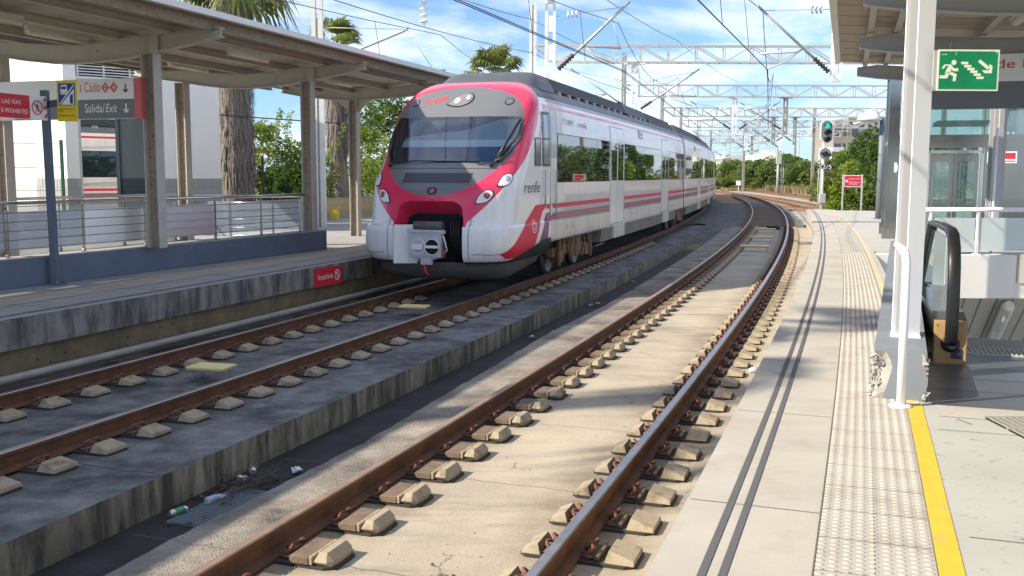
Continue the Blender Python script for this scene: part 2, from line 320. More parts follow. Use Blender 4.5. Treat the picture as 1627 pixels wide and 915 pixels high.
# brick / tile style materials
def brickmat(name, c1, c2, mortar, sc, bw, rh, ms=0.02, axis='x'):
    m = bpy.data.materials.new(name); m.use_nodes = True; t = m.node_tree; b = t.nodes['Principled BSDF']; b.inputs['Roughness'].default_value = 0.9
    g = _n(t, 'ShaderNodeNewGeometry'); sp = _n(t, 'ShaderNodeSeparateXYZ'); t.links.new(g.outputs['Position'], sp.inputs[0])
    ad = _n(t, 'ShaderNodeMath', operation='ADD'); t.links.new(sp.outputs['X'], ad.inputs[0]); t.links.new(sp.outputs['Y'], ad.inputs[1])
    cb = _n(t, 'ShaderNodeCombineXYZ'); t.links.new(ad.outputs[0], cb.inputs[0]); t.links.new(sp.outputs['Z'], cb.inputs[1])
    br = _n(t, 'ShaderNodeTexBrick'); br.inputs['Scale'].default_value = sc; br.inputs['Brick Width'].default_value = bw; br.inputs['Row Height'].default_value = rh
    br.inputs['Mortar Size'].default_value = ms; br.inputs['Color1'].default_value = (*c1, 1); br.inputs['Color2'].default_value = (*c2, 1); br.inputs['Mortar'].default_value = (*mortar, 1)
    t.links.new(cb.outputs[0], br.inputs['Vector']); t.links.new(br.outputs['Color'], b.inputs['Base Color']); return m
M['yblock'] = brickmat('yellow_block_wall', (0.50, 0.40, 0.20), (0.44, 0.35, 0.18), (0.30, 0.25, 0.16), 1.0, 0.5, 0.22, 0.012)
M['gblock'] = brickmat('grey_stone_base', (0.30, 0.30, 0.30), (0.34, 0.34, 0.33), (0.22, 0.22, 0.22), 1.0, 0.6, 0.3, 0.008)
def ribmat(name, c1, c2, per, axis):
    """painted ribbed sheet: real profile is fine, the grooves are narrow dark seams"""
    m = bpy.data.materials.new(name); m.use_nodes = True; t = m.node_tree; b = t.nodes['Principled BSDF']; b.inputs['Roughness'].default_value = 0.6
    g = _n(t, 'ShaderNodeNewGeometry'); d = _n(t, 'ShaderNodeVectorMath', operation='DOT_PRODUCT'); d.inputs[1].default_value = axis; t.links.new(g.outputs['Position'], d.inputs[0])
    w1 = _n(t, 'ShaderNodeMath', operation='MULTIPLY'); w1.inputs[1].default_value = 1 / per; t.links.new(d.outputs['Value'], w1.inputs[0])
    fr = _n(t, 'ShaderNodeMath', operation='FRACT'); t.links.new(w1.outputs[0], fr.inputs[0])
    lt = _n(t, 'ShaderNodeMath', operation='LESS_THAN'); lt.inputs[1].default_value = 0.14; t.links.new(fr.outputs[0], lt.inputs[0])
    mxx = _n(t, 'ShaderNodeMix', data_type='RGBA'); t.links.new(lt.outputs[0], mxx.inputs[0]); mxx.inputs[6].default_value = (*c1, 1); mxx.inputs[7].default_value = (*c2, 1)
    t.links.new(mxx.outputs[2], b.inputs['Base Color'])
    bp = _n(t, 'ShaderNodeBump'); bp.inputs['Strength'].default_value = 0.4; bp.inputs['Distance'].default_value = 0.01; bp.invert = True
    t.links.new(lt.outputs[0], bp.inputs['Height']); t.links.new(bp.outputs[0], b.inputs['Normal']); return m
M['soffit'] = ribmat('ribbed_soffit', (0.42, 0.41, 0.36), (0.16, 0.155, 0.13), 0.32, (0.95, -0.31, 0))
def glassmat(name, col, rough=0.03, refl=0.5, see=0.55, tint=(0.75, 0.9, 0.88)):
    m = bpy.data.materials.new(name); m.use_nodes = True; t = m.node_tree; t.nodes.clear()
    o = _n(t, 'ShaderNodeOutputMaterial'); tr = _n(t, 'ShaderNodeBsdfTransparent'); tr.inputs[0].default_value = (*tint, 1)
    gl = _n(t, 'ShaderNodeBsdfGlossy'); gl.inputs['Roughness'].default_value = rough; gl.inputs['Color'].default_value = (0.95, 0.97, 0.97, 1)
    df = _n(t, 'ShaderNodeBsdfDiffuse'); df.inputs['Color'].default_value = (*col, 1)
    m1 = _n(t, 'ShaderNodeMixShader'); m1.inputs[0].default_value = see; t.links.new(df.outputs[0], m1.inputs[1]); t.links.new(tr.outputs[0], m1.inputs[2])
    fr = _n(t, 'ShaderNodeFresnel'); fr.inputs['IOR'].default_value = 1.5
    mp = _n(t, 'ShaderNodeMapRange'); mp.inputs['To Min'].default_value = refl * 0.25; mp.inputs['To Max'].default_value = 1.0; t.links.new(fr.outputs[0], mp.inputs['Value'])
    m2 = _n(t, 'ShaderNodeMixShader'); t.links.new(mp.outputs[0], m2.inputs[0]); t.links.new(m1.outputs[0], m2.inputs[1]); t.links.new(gl.outputs[0], m2.inputs[2])
    t.links.new(m2.outputs[0], o.inputs[0]); return m
M['tealglass'] = glassmat('teal_glass', (0.008, 0.035, 0.04), 0.01, 1.4, 0.08, (0.4, 0.7, 0.7))
M['clearglass'] = glassmat('clear_glass', (0.15, 0.28, 0.28), 0.03, 0.35, 0.90, (0.85, 0.95, 0.93))
M['frost'] = glassmat('frosted_balustrade_glass', (0.70, 0.78, 0.78), 0.2, 0.2, 0.25, (0.8, 0.92, 0.9))
M['meshpanel'] = glassmat('perforated_panel', (0.38, 0.44, 0.52), 0.4, 0.02, 0.45, (1, 1, 1))
M['escglass'] = glassmat('green_edge_glass', (0.02, 0.09, 0.08), 0.02, 0.7, 0.35, (0.5, 0.8, 0.75))
def leafmat(name, c1, c2, tr=0.48, sc=1.2):
    m = bpy.data.materials.new(name); m.use_nodes = True; t = m.node_tree; t.nodes.clear()
    o = _n(t, 'ShaderNodeOutputMaterial'); g = _n(t, 'ShaderNodeNewGeometry')
    n = _n(t, 'ShaderNodeTexNoise'); n.inputs['Scale'].default_value = sc; n.inputs['Detail'].default_value = 3; t.links.new(g.outputs['Position'], n.inputs['Vector'])
    n2 = _n(t, 'ShaderNodeTexNoise'); n2.inputs['Scale'].default_value = sc * 9; n2.inputs['Detail'].default_value = 2; t.links.new(g.outputs['Position'], n2.inputs['Vector'])
    ad = _n(t, 'ShaderNodeMath', operation='ADD'); t.links.new(n.outputs['Fac'], ad.inputs[0]); t.links.new(n2.outputs['Fac'], ad.inputs[1])
    mr = _n(t, 'ShaderNodeMapRange'); mr.inputs['From Min'].default_value = 0.75; mr.inputs['From Max'].default_value = 1.25; t.links.new(ad.outputs[0], mr.inputs['Value'])
    mxx = _n(t, 'ShaderNodeMix', data_type='RGBA'); t.links.new(mr.outputs[0], mxx.inputs[0]); mxx.inputs[6].default_value = (*c1, 1); mxx.inputs[7].default_value = (*c2, 1)
    d = _n(t, 'ShaderNodeBsdfPrincipled'); d.inputs['Roughness'].default_value = 0.55; d.inputs['Specular IOR Level'].default_value = 0.3; t.links.new(mxx.outputs[2], d.inputs['Base Color'])
    tl = _n(t, 'ShaderNodeBsdfTranslucent'); t.links.new(mxx.outputs[2], tl.inputs['Color'])
    ms = _n(t, 'ShaderNodeMixShader'); ms.inputs[0].default_value = tr; t.links.new(d.outputs[0], ms.inputs[1]); t.links.new(tl.outputs[0], ms.inputs[2]); t.links.new(ms.outputs[0], o.inputs[0]); return m
M['leaf'] = leafmat('foliage_bright', (0.10, 0.17, 0.018), (0.30, 0.38, 0.05))
M['leafd'] = leafmat('foliage_dark', (0.035, 0.085, 0.016), (0.12, 0.20, 0.035))
M['leafo'] = leafmat('foliage_olive', (0.11, 0.14, 0.04), (0.25, 0.28, 0.09), sc=0.6)
M['hedge1'] = leafmat('hedge_green', (0.10, 0.165, 0.035), (0.24, 0.30, 0.08), 0.5, 0.5); M['hedge2'] = leafmat('hedge_dark_green', (0.065, 0.12, 0.03), (0.15, 0.21, 0.06), 0.5, 0.5)
M['palm'] = leafmat('palm_frond', (0.09, 0.14, 0.03), (0.28, 0.30, 0.09))
M['thatch'] = mat('dead_palm_thatch', (0.235, 0.205, 0.18), 0.95, var=0.35, scale=4, stretch=(4, 4, 0.6))
M['bark'] = mat('bark', (0.13, 0.10, 0.075), 0.95, var=0.3, scale=6, bump=0.5)
M['drygrass'] = leafmat('dry_grass', (0.20, 0.16, 0.07), (0.30, 0.24, 0.11), 0.2)
M['renderwhite'] = mat('white_render', (0.78, 0.77, 0.72), 0.85, var=0.03, scale=1, dark=(0.62, 0.60, 0.55), dthr=(0.6, 0.8), dscale=0.8, streak=True)
M['renderbeige'] = mat('beige_render', (0.27, 0.25, 0.22), 0.9, var=0.1, scale=0.5)
M['rendergrey'] = mat('pale_grey_render', (0.55, 0.56, 0.56), 0.9, var=0.06, scale=0.3)
M['renderred'] = mat('red_render', (0.33, 0.09, 0.07), 0.9, var=0.1, scale=0.5)
M['winfar'] = mat('far_window', (0.07, 0.08, 0.10), 0.2)
M['hill'] = mat('brown_hill', (0.20, 0.14, 0.09), 0.95, var=0.25, scale=0.05)
# ================================================================== ground, platforms, tracks
NEAR_O, FAR_O = 0.0, -4.89
NEAR_Z, FAR_Z = -0.567, -0.65         # rail heads
NS, FS = -0.755, -0.845               # slab tops
PL_Z = -0.06                          # left platform
# --- ground sheet, with a hole where the stairs go down
def ground():
    mb = MB()
    xs = [-3000, -1200, -500, -200, -90, -40, -20, -10, -4, 0, 2.2, 4, 6, 8, 11, 14, 18, 25, 40, 90, 200, 500, 1200, 3000]
    ys = [-60, -20, -5, 2, 5.5, 9, 12, 15, 18, 21, 24, 30, 36, 42, 50, 60, 80, 120, 200, 400, 900, 2000, 4500]
    def z(x, y):
        if y <= 36: return -1.155
        t = min(1, (y - 36) / 14); return -1.155 + 0.2 * t
    for i in range(len(xs) - 1):
        for j in range(len(ys) - 1):
            cx = (xs[i] + xs[i+1]) / 2; cy = (ys[j] + ys[j+1]) / 2
            if 2.2 < cx < 18 and 5.5 < cy < 36: continue
            mb.quad((xs[i], ys[j], z(xs[i], ys[j])), (xs[i+1], ys[j], z(xs[i+1], ys[j])), (xs[i+1], ys[j+1], z(xs[i+1], ys[j+1])), (xs[i], ys[j+1], z(xs[i], ys[j+1])))
    obj('ground', mb, M['ground'], kind='structure', origin=(0, 0, -1.155))
ground()
S0, SN, SF = -9.0, 37.0, 40.0
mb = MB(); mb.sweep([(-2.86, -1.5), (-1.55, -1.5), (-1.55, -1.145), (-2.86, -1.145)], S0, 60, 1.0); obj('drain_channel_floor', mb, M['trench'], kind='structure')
# near slab: aggregate shoulder at the left, smooth concrete between and beside the rails
SHL = [(-9, -1.63), (-4.4, -1.68), (-2.0, -1.61), (-.8, -1.66), (1.8, -1.75), (4.7, -1.84), (8, -1.75), (20, -1.85), (37, -1.9)]
rsh = random.Random(21)
def shl(q):
    for (a, b), (c, d) in zip(SHL, SHL[1:]):
        if q <= c: return b + (d - b) * (q - a) / (c - a)
    return SHL[-1][1]
mb = MB(); ss = srange(S0, SN, .12); vs_ = []
for q in ss:
    e = shl(q) + rsh.uniform(-.012, .012)
    for o_, z_ in ((e, -1.5), (e, NS - .035), (e + .02, NS - .012), (e + .25, NS - .003), (-0.93, NS - .002), (-0.93, -1.5)): vs_.append(W(q, o_, z_))
mb.add(vs_, [(i*6+k, i*6+k+1, (i+1)*6+k+1, (i+1)*6+k) for i in range(len(ss)-1) for k in range(5)] + [(0, 1, 2, 3, 4, 5), tuple((len(ss)-1)*6+k for k in range(6))]); obj('track_shoulder', mb, M['coarse'], kind='structure')
mb = MB()
mb.sweep([(-0.93, -1.5), (1.8, -1.5), (1.8, NS), (-0.93, NS)], S0, SN, 1.0); obj('track_slab_near', mb, M['slab'], kind='structure')
mb = MB()
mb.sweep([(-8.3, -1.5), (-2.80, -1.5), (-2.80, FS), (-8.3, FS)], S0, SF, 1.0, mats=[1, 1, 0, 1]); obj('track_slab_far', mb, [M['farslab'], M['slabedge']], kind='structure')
# slab joints and cracks (thin sawn grooves filled with dirt)
def groove(mb, pts, w_, z):
    P = [Vector((p[0], p[1], z)) for p in pts]
    for a, b in zip(P, P[1:]):
        d = (b - a); n = Vector((-d.y, d.x, 0)).normalized() * w_ / 2; mb.add([a - n, b - n, b + n, a + n], [(0, 1, 2, 3)])
mb = MB(); rj = random.Random(3)
for s in [-4.6, -2.75, -0.9, 2.1, 5.1, 8.1, 11.1, 14.1, 17.1, 20.1, 23.1, 26.1, 29, 32, 35]:
    pts = []; o = -1.93
    while o < 1.7:
        p = xy(s + rj.uniform(-.012, .012), o); pts.append(p); o += 0.08
    groove(mb, pts, 0.005, NS + .004)
for s, o in ((-4.2, 0.1), (-2.2, -0.1), (0.6, .2), (3.3, -.2)):
    pts = []; a, b = s, o
    for k in range(26): pts.append(xy(a, b)); a += rj.uniform(-.05, .02); b += rj.uniform(-.015, .03)
    groove(mb, pts, 0.0035, NS + .004)
obj('slab_joints_near', mb, M['joint'], kind='structure')
mb = MB()
for s in [-3.2, 2.4, 8.0, 13.6, 19.2, 24.8, 30.4, 36]:
    pts = []; o = -6.5
    while o < -2.85: pts.append(xy(s + rj.uniform(-.03, .03), o)); o += 0.3
    groove(mb, pts, 0.018, FS + .004)
obj('slab_joints_far', mb, M['joint'], kind='structure')
# ballast after the slabs end, and between the tracks in the distance
def strip(name, o0, o1, s0, s1, z, m, ds=1.0, no=8, rough=0.0, kind='structure'):
    mb = MB(); ss = srange(s0, s1, ds); rr = random.Random(11); vs_ = []
    for q in ss:
        for k in range(no + 1):
            p = W(q, o0 + (o1 - o0) * k / no, z + rr.uniform(-rough, rough)); vs_.append(p)
    fs = []
    for i in range(len(ss) - 1):
        for k in range(no): a = i * (no + 1) + k; fs.append((a, a + 1, a + no + 2, a + no + 1))
    mb.add(vs_, fs); return obj(name, mb, m, kind=kind)
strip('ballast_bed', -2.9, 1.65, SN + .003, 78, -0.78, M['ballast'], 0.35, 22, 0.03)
mb = MB(); rrb = random.Random(9); sq = srange(29, 37.2, .3); vs_ = []
for q in sq:
    for k in range(7): t = min(1, max(0, (q - 29) / 6.5)); vs_.append(W(q, -2.86 + 1.3 * k / 6, -1.14 + .37 * t + rrb.uniform(-.03, .03)))
mb.add(vs_, [(i*7+k, i*7+k+1, (i+1)*7+k+1, (i+1)*7+k) for i in range(len(sq)-1) for k in range(6)]); obj('ballast_ramp', mb, M['ballast'], kind='structure')
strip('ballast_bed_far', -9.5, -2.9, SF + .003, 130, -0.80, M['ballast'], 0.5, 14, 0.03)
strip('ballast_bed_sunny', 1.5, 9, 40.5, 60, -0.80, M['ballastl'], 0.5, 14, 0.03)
strip('yard_ballast', 3, 30, 78, 220, -0.79, M['ballastl'], 2, 16, 0.0)
strip('yard_ballast_rusty', -2.9, 3, 78, 220, -0.79, M['ballastr'], 2, 6, 0.0)
strip('yard_ballast_side', 9, 60, 36, 78, -0.82, M['ballastl'], 2, 12, 0.0)
# --- right platform
P_EDGE = 1.76
mb = MB()
prof = [(P_EDGE, -1.5), (2.36, -1.5), (2.36, 0.0), (P_EDGE - .03, 0.0), (P_EDGE - .03, -0.10), (P_EDGE, -0.14)]
mb.sweep(prof, S0, 40, 1.0, mats=[0, 0, 1, 0, 1, 0]); obj('platform_edge_right', mb, [M['platform'], M['platform']], kind='structure')
mb = MB(); mb.sweep([(2.36, -.6), (2.84, -.6), (2.84, 0), (2.36, 0)], S0, 39.8, 1.0); obj('tactile_paving', mb, M['tactile'], kind='structure')
mb = MB(); mb.sweep([(2.84, -.6), (3.02, -.6), (3.02, 0), (2.84, 0)], S0, 39.5, 1.0); mb.sweep([(3.02, -.6), (9.5, -.6), (9.5, 0), (3.02, 0)], S0, -2.25, 1.0); mb.sweep([(3.02, -.6), (9.5, -.6), (9.5, 0), (3.02, 0)], 12.9, 38.6, 1.0)
obj('platform_right', mb, M['platgrey'], kind='structure')
def flat(name, o0, o1, s0, s1, z, m, ds=1.0): 
    mb = MB(); ss = srange(s0, s1, ds)
    for a, b in zip(ss, ss[1:]): mb.quad(W(a, o0, z), W(a, o1, z), W(b, o1, z), W(b, o0, z))
    return obj(name, mb, m, kind='structure')
flat('grip_strip_outer', 1.925, 1.958, S0, 39.6, .004, M['grip']); flat('grip_strip_inner', 2.005, 2.038, S0, 39.6, .004, M['grip'])
flat('yellow_line', 2.845, 2.945, S0, -2.32, .004, M['yellow']); flat('yellow_line_worn', 2.845, 2.93, -2.3, 39, .004, M['yellowold'])
mb = MB()
for s in [-6.9 + 2.0 * k + (0.0) for k in range(24)]:
    a = [xy(s + rj.uniform(-.004, .004), 1.74 + .155 * i) for i in range(5)]; groove(mb, a, 0.006, .003)
    if s < 39: pass
for s in srange(-8, 39, 0.4)[::1]:
    groove(mb, [xy(s, 2.365), xy(s, 2.835)], 0.0035, .003)
for oo in (2.362, 2.60, 2.842):
    ss = srange(-8, 39, 1.0); groove(mb, [xy(q, oo) for q in ss], 0.006 if oo != 2.6 else .003, .0035)
for s, o0, o1 in ((-3.0, 3.0, 8), (-5.0, 3.0, 8), (14, 3.0, 8), (17, 3.0, 8), (20, 3.0, 8), (23.5, 3.0, 8), (27, 3, 8), (31, 3, 8), (35, 3, 8)):
    groove(mb, [xy(s, o0), xy(s, o1)], 0.007, .003)
groove(mb, [(2.95, 6.45), (2.95 + .03, 6.3)], .01, .003)
obj('platform_joints', mb, M['joint'], kind='structure')
# raised domes of the tactile strip
mb = MB()
def dome(mb, c, tx, ty, a, b, h):
    n = 8; vs_ = []
    for ring, (k, hh) in enumerate(((1.0, 0), (0.8, .7), (0.35, 1.0))):
        for i in range(n):
            t = 2 * PI * i / n; vs_.append(c + tx * (a * k * math.cos(t)) + ty * (b * k * math.sin(t)) + Vector((0, 0, h * hh)))
    fs = []
    for r_ in range(2):
        for i in range(n): j = (i + 1) % n; fs.append((r_ * n + i, r_ * n + j, (r_ + 1) * n + j, (r_ + 1) * n + i))
    fs.append(tuple(2 * n + i for i in range(n)))
    mb.add(vs_, fs, 0, True)
s = -6.4
while s < 12:
    th = heading(s); t = Vector((math.cos(th), math.sin(th), 0)); n = Vector((math.sin(th), -math.cos(th), 0))
    for k in range(9):
        dome(mb, W(s, 2.385 + .0535 * k, 0.0), n, t, .020, .012, .006)
    s += 0.05
while s < 39:
    for k in range(9):
        o = 2.385 + .0535 * k; mb.add([W(s, o - .013, .001), W(s, o + .013, .001), W(s + .25, o + .013, .001), W(s + .25, o - .013, .001), W(s, o - .008, .005), W(s, o + .008, .005), W(s + .25, o + .008, .005), W(s + .25, o - .008, .005)],
               [(4, 5, 6, 7), (0, 1, 5, 4), (1, 2, 6, 5), (2, 3, 7, 6), (3, 0, 4, 7)])
    s += 0.25
obj('tactile_studs', mb, M['tactile'], kind='stuff', recalc=True)
# --- left platform
mb = MB(); prof = [(-15.5, -1.5), (-6.70, -1.5), (-6.70, -.42), (-6.63, -.42), (-6.63, PL_Z), (-15.5, PL_Z)]
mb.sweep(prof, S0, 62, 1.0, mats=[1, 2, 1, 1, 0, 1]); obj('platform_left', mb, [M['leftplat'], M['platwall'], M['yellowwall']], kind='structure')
mb = MB()
for a, b in ((-6.80, -6.825), (-6.87, -6.895)):
    ss = srange(S0, 60, 1.0)
    for q, r_ in zip(ss, ss[1:]): mb.quad(W(q, b, PL_Z + .004), W(q, a, PL_Z + .004), W(r_, a, PL_Z + .004), W(r_, b, PL_Z + .004))
obj('grip_strip_left', mb, M['grip'], kind='structure')
mb = MB(); ss = srange(S0, 60, 1.0)
for q, r_ in zip(ss, ss[1:]): mb.quad(W(q, -8.0, PL_Z + .004), W(q, -7.55, PL_Z + .004), W(r_, -7.55, PL_Z + .004), W(r_, -8.0, PL_Z + .004))
obj('tactile_paving_left', mb, M['tactile'], kind='structure')
mb = MB(); ss = srange(S0, 60, 1.0)
for q, r_ in zip(ss, ss[1:]): mb.quad(W(q, -8.10, PL_Z + .004), W(q, -8.01, PL_Z + .004), W(r_, -8.01, PL_Z + .004), W(r_, -8.10, PL_Z + .004))
obj('yellow_line_left', mb, M['yellowold'], kind='structure')
mb = MB()
for s in srange(-8, 40, 1.98):
    p = [W(s, -6.626, -.42), W(s + .014, -6.626, -.42), W(s + .014, -6.626, PL_Z), W(s, -6.626, PL_Z)]; mb.add(p, [(0, 1, 2, 3)])
    groove(mb, [xy(s, -6.64), xy(s, -8.0)], .012, PL_Z + .0035 + .003)
obj('edge_stone_joints', mb, M['joint'], kind='structure')
# cable duct pipe along the foot of the left platform
mb = MB(); mb.tube([W(q, -6.52, -0.72) for q in srange(-8, 20, 1.0)], .05, 8); tp = obj('cable_pipe', mb, M['galvdark'], label='grey pipe running along the foot of the left platform wall', cat='pipe')
# --- rails
def rail(o, zt, s0, s1, top, label, group=None, path=None):
    h = .172; z0 = zt - h
    pr = [(-.075, z0), (.075, z0), (.075, z0 + .012), (.012, z0 + .035), (.012, zt - .045), (.036, zt - .035), (.036, zt - .008), (.028, zt), (-.028, zt), (-.036, zt - .008), (-.036, zt - .035), (-.012, zt - .045), (-.012, z0 + .035), (-.075, z0 + .012)]
    mb = MB(); mb.sweep([(o + a, b) for a, b in pr], s0, s1, 0.8, mats=[0, 0, 0, 0, 0, 0, 1, 1, 1, 0, 0, 0, 0, 0], path=path)
    ob = obj('rail', mb, [M['railrust'], top], label=label, cat='rail', group=group)
    return ob
rail(-.869, NEAR_Z, S0, 100, M['railtopdull'], 'left rail of the empty nearest track, rusty side and shiny top')
rail(.869, NEAR_Z, S0, 100, M['railtop'], 'right rail of the empty nearest track, beside the sunny platform')
rail(FAR_O + .869, FAR_Z, S0, 120, M['railtop'], 'rusty rail under the right-hand wheels of the train')
rail(FAR_O - .869, FAR_Z, S0, 120, M['railtop'], 'rusty rail nearest the left platform, running under the train')
# --- rail support blocks
def loaf(mb, x0, x1, y, z0, h, m=0, j=0.0):   # bread-loaf hump from x0 to x1 (across the track), half width y
    xi0, xi1 = x0 + .055, x1 - .055; yi = y * .55; zz = z0 + h
    zm = z0 + h * .35
    p = [(x0, -y, z0), (x1, -y, z0), (x1, y, z0), (x0, y, z0), (x0 + .01, -y, zm), (x1 - .01, -y, zm), (x1 - .01, y, zm), (x0 + .01, y, zm), (xi0, -yi, zz), (xi1, -yi, zz), (xi1, yi, zz), (xi0, yi, zz)]
    mb.add(p, [(3, 2, 1, 0), (0, 1, 5, 4), (1, 2, 6, 5), (2, 3, 7, 6), (3, 0, 4, 7), (4, 5, 9, 8), (5, 6, 10, 9), (6, 7, 11, 10), (7, 4, 8, 11), (8, 9, 10, 11)], m)
def wedge(mb, x0, x1, yb, yt, z0, hr, hl, m=2):   # shoulder: steep face at x0 (rail side), sloping down to x1
    sg = 1 if x1 > x0 else -1; xr = x0 + sg * .025
    p = [(x0, -yb, z0), (x1, -yb, z0), (x1, yb, z0), (x0, yb, z0), (xr, -yt, z0 + hr), (x1 - sg * .004, -yb + .012, z0 + hl), (x1 - sg * .004, yb - .012, z0 + hl), (xr, yt, z0 + hr)]
    mb.add(p, [(3, 2, 1, 0), (0, 1, 5, 4), (1, 2, 6, 5), (2, 3, 7, 6), (3, 0, 4, 7), (4, 5, 6, 7)], m)
def loaf_y(mb, x0, x1, yb, z0, h, m=2):   # bread loaf lying along the track
    xm0, xm1 = x0 + (x1 - x0) * .22, x1 - (x1 - x0) * .36; yt = yb * .74; zm = z0 + h * .38
    p = [(x0 + .012, -yb + .03, z0), (x1 - .012, -yb + .03, z0), (x1, -yb + .09, z0), (x1, yb - .09, z0), (x1 - .012, yb - .03, z0), (x0 + .012, yb - .03, z0), (x0, yb - .09, z0), (x0, -yb + .09, z0)]
    q = [(x0 + .008, -yb, zm), (x1 - .03, -yb, zm), (x1, -yb + .05, zm), (x1, yb - .05, zm), (x1 - .03, yb, zm), (x0 + .008, yb, zm), (x0, yb - .05, zm), (x0, -yb + .05, zm)]
    t = [(xm0, -yt, z0 + h), (xm1, -yt, z0 + h), (xm1, yt, z0 + h), (xm0, yt, z0 + h)]
    mb.add(p + q + t, [tuple(range(8))[::-1]] + [(k, (k + 1) % 8, 8 + (k + 1) % 8, 8 + k) for k in range(8)] + [(8, 9, 17, 16), (9, 10, 17), (10, 11, 18, 17), (11, 12, 18), (12, 13, 19, 18), (13, 14, 19), (14, 15, 16, 19), (15, 8, 16), (16, 17, 18, 19)], m)
def make_block(zs, h, kind):
    """root at slab level under the rail; x = across (right positive), y = along"""
    root = thing('rail_support_block', (0, 0, 0))
    mb = MB(); zt = h - .172 - .004
    L, Rr_ = (-.27, .485) if kind == 'A' else (-.305, .432)
    p = [(L, -.12), (L + .04, -.155), (Rr_ - .07, -.155), (Rr_, -.11), (Rr_, .11), (Rr_ - .07, .155), (L + .04, .155), (L, .12)]
    mb.prism(p, lambda a, b, d: (a, b, d), -.02, .020, 0)
    mb.box(-.10, .10, -.13, .13, .018, zt, 1)
    for sg in (-1, 1): loaf(mb, *((sg * .10, sg * .165) if sg > 0 else (-.165, -.10)), .11, .026, .035, 1)
    if kind == 'A':
        for y0, y1 in ((-.165, -.06), (-.055, .055), (.06, .165)): mb.box(.185, .315, y0, y1, .026, .070, 1)
        for y0, y1 in ((-.16, -.07), (-.06, .055), (.065, .16)): mb.box(.318, .338, y0, y1, .026, .078, 2)
        loaf_y(mb, .342, .466, .160, .018, .080); wedge(mb, -.18, -.255, .15, .10, .018, .05, .02)
    else:
        wedge(mb, .232, .418, .138, .105, .018, .074, .030); wedge(mb, -.17, -.295, .140, .112, .018, .064, .018); mb.box(-.17, -.165, -.1, .1, .024, .05, 1)
        mb.box(.168, .196, -.12, .12, .024, .05, 1)
    b = obj('concrete_block', mb, [M['boot'], M['blockdark'], M['block']], parent=root, local=True)
    bm = b.modifiers.new('bevel', 'BEVEL'); bm.width = .006; bm.segments = 2; bm.limit_method = 'ANGLE'; bm.angle_limit = R(20)
    for sg in (-1, 1):
        c = MB(); z = zt + .02
        for ys in (-1, 1):
            pts = []
            for k in range(13):
                t = k / 12; an = t * PI * 1.5; pts.append((sg * (.085 + .062 * math.sin(an * .8)), ys * (.020 + .062 * (1 - math.cos(an)) / 2 + .022 * t), z + .036 * math.sin(an) + .020))
            c.tube(pts, .0115, 6)
        c.tube([(sg * .115, 0, z - .03), (sg * .115, 0, z + .058)], .013, 6); c.tube([(sg * .115, 0, z + .016), (sg * .115, 0, z + .040)], .026, 6)
        c.box(sg * .085 - .022, sg * .085 + .022, -.055, .055, z - .014, z + .004)
        obj('rail_clip', c, M['clip'], parent=root, local=True)
    return root
Ba = make_block(NS, NEAR_Z - NS, 'A'); Bn = make_block(NS, NEAR_Z - NS, 'B'); Bf = make_block(FS, FAR_Z - FS, 'B')
used = [False, False, False]
def put_block(src, i, s, o, z, label, group, flip=False):
    x, y = xy(s, o); rz = heading(s) - PI/2 + (PI if flip else 0)
    if not used[i]:
        used[i] = True; src.location = (x, y, z); src.rotation_euler = (0, 0, rz); src['label'] = label; src['group'] = group; src['category'] = 'rail support'; return src
    r_ = dup(src, (x, y, z), rz, label, group); r_['category'] = 'rail support'; return r_
near_s = [-5.75 + .6 * k for k in range(72) if -5.75 + .6 * k < 36.6]
far_s = [-6.4 + .6 * k for k in range(60) if -6.4 + .6 * k < 26]
for n_, s in enumerate(near_s):
    where = ' in the sunny foreground' if s < 5 else (' near the train shadow edge' if s < 14 else ' in the far shaded curve')
    put_block(Ba, 2, s, -.869, NS, 'tan concrete block clamping the left rail of the nearest track' + where, 'left rail blocks of the near track' + where)
    put_block(Bn, 0, s + .02, .869, NS, 'tan concrete block clamping the right rail of the nearest track' + where, 'right rail blocks of the near track' + where)
for s in far_s:
    where = ' in front of the train' if s < 6.5 else ' beside the train'
    put_block(Bf, 1, s, FAR_O + .869, FS, 'grey concrete block under the right rail of the train track' + where, 'right rail blocks of the train track' + where)
for s in [q for q in far_s if q < 8]:
    put_block(Bf, 1, s, FAR_O - .869, FS, 'shaded grey concrete block under the platform-side rail of the train track', 'blocks under the left rail of the train track')
# sleepers on the ballast part of the near track
slp = MB(); slp.hexa([(-1.3, -.14, 0), (1.3, -.14, 0), (1.3, .14, 0), (-1.3, .14, 0), (-1.28, -.11, .06), (1.28, -.11, .06), (1.28, .11, .06), (-1.28, .11, .06)])
S1 = obj('sleeper', slp, M['blockdark'], local=True, label='concrete sleeper in dark ballast where the nearest track curves away', cat='sleeper', group='sleepers in the ballast'); first = True
for k in range(50):
    s = SN + .6 + .6 * k; x, y = xy(s, 0)
    q = S1 if k == 0 else S1.copy()
    if k: C.objects.link(q)
    q.location = (x, y, -.79); q.rotation_euler = (0, 0, heading(s) - PI/2)
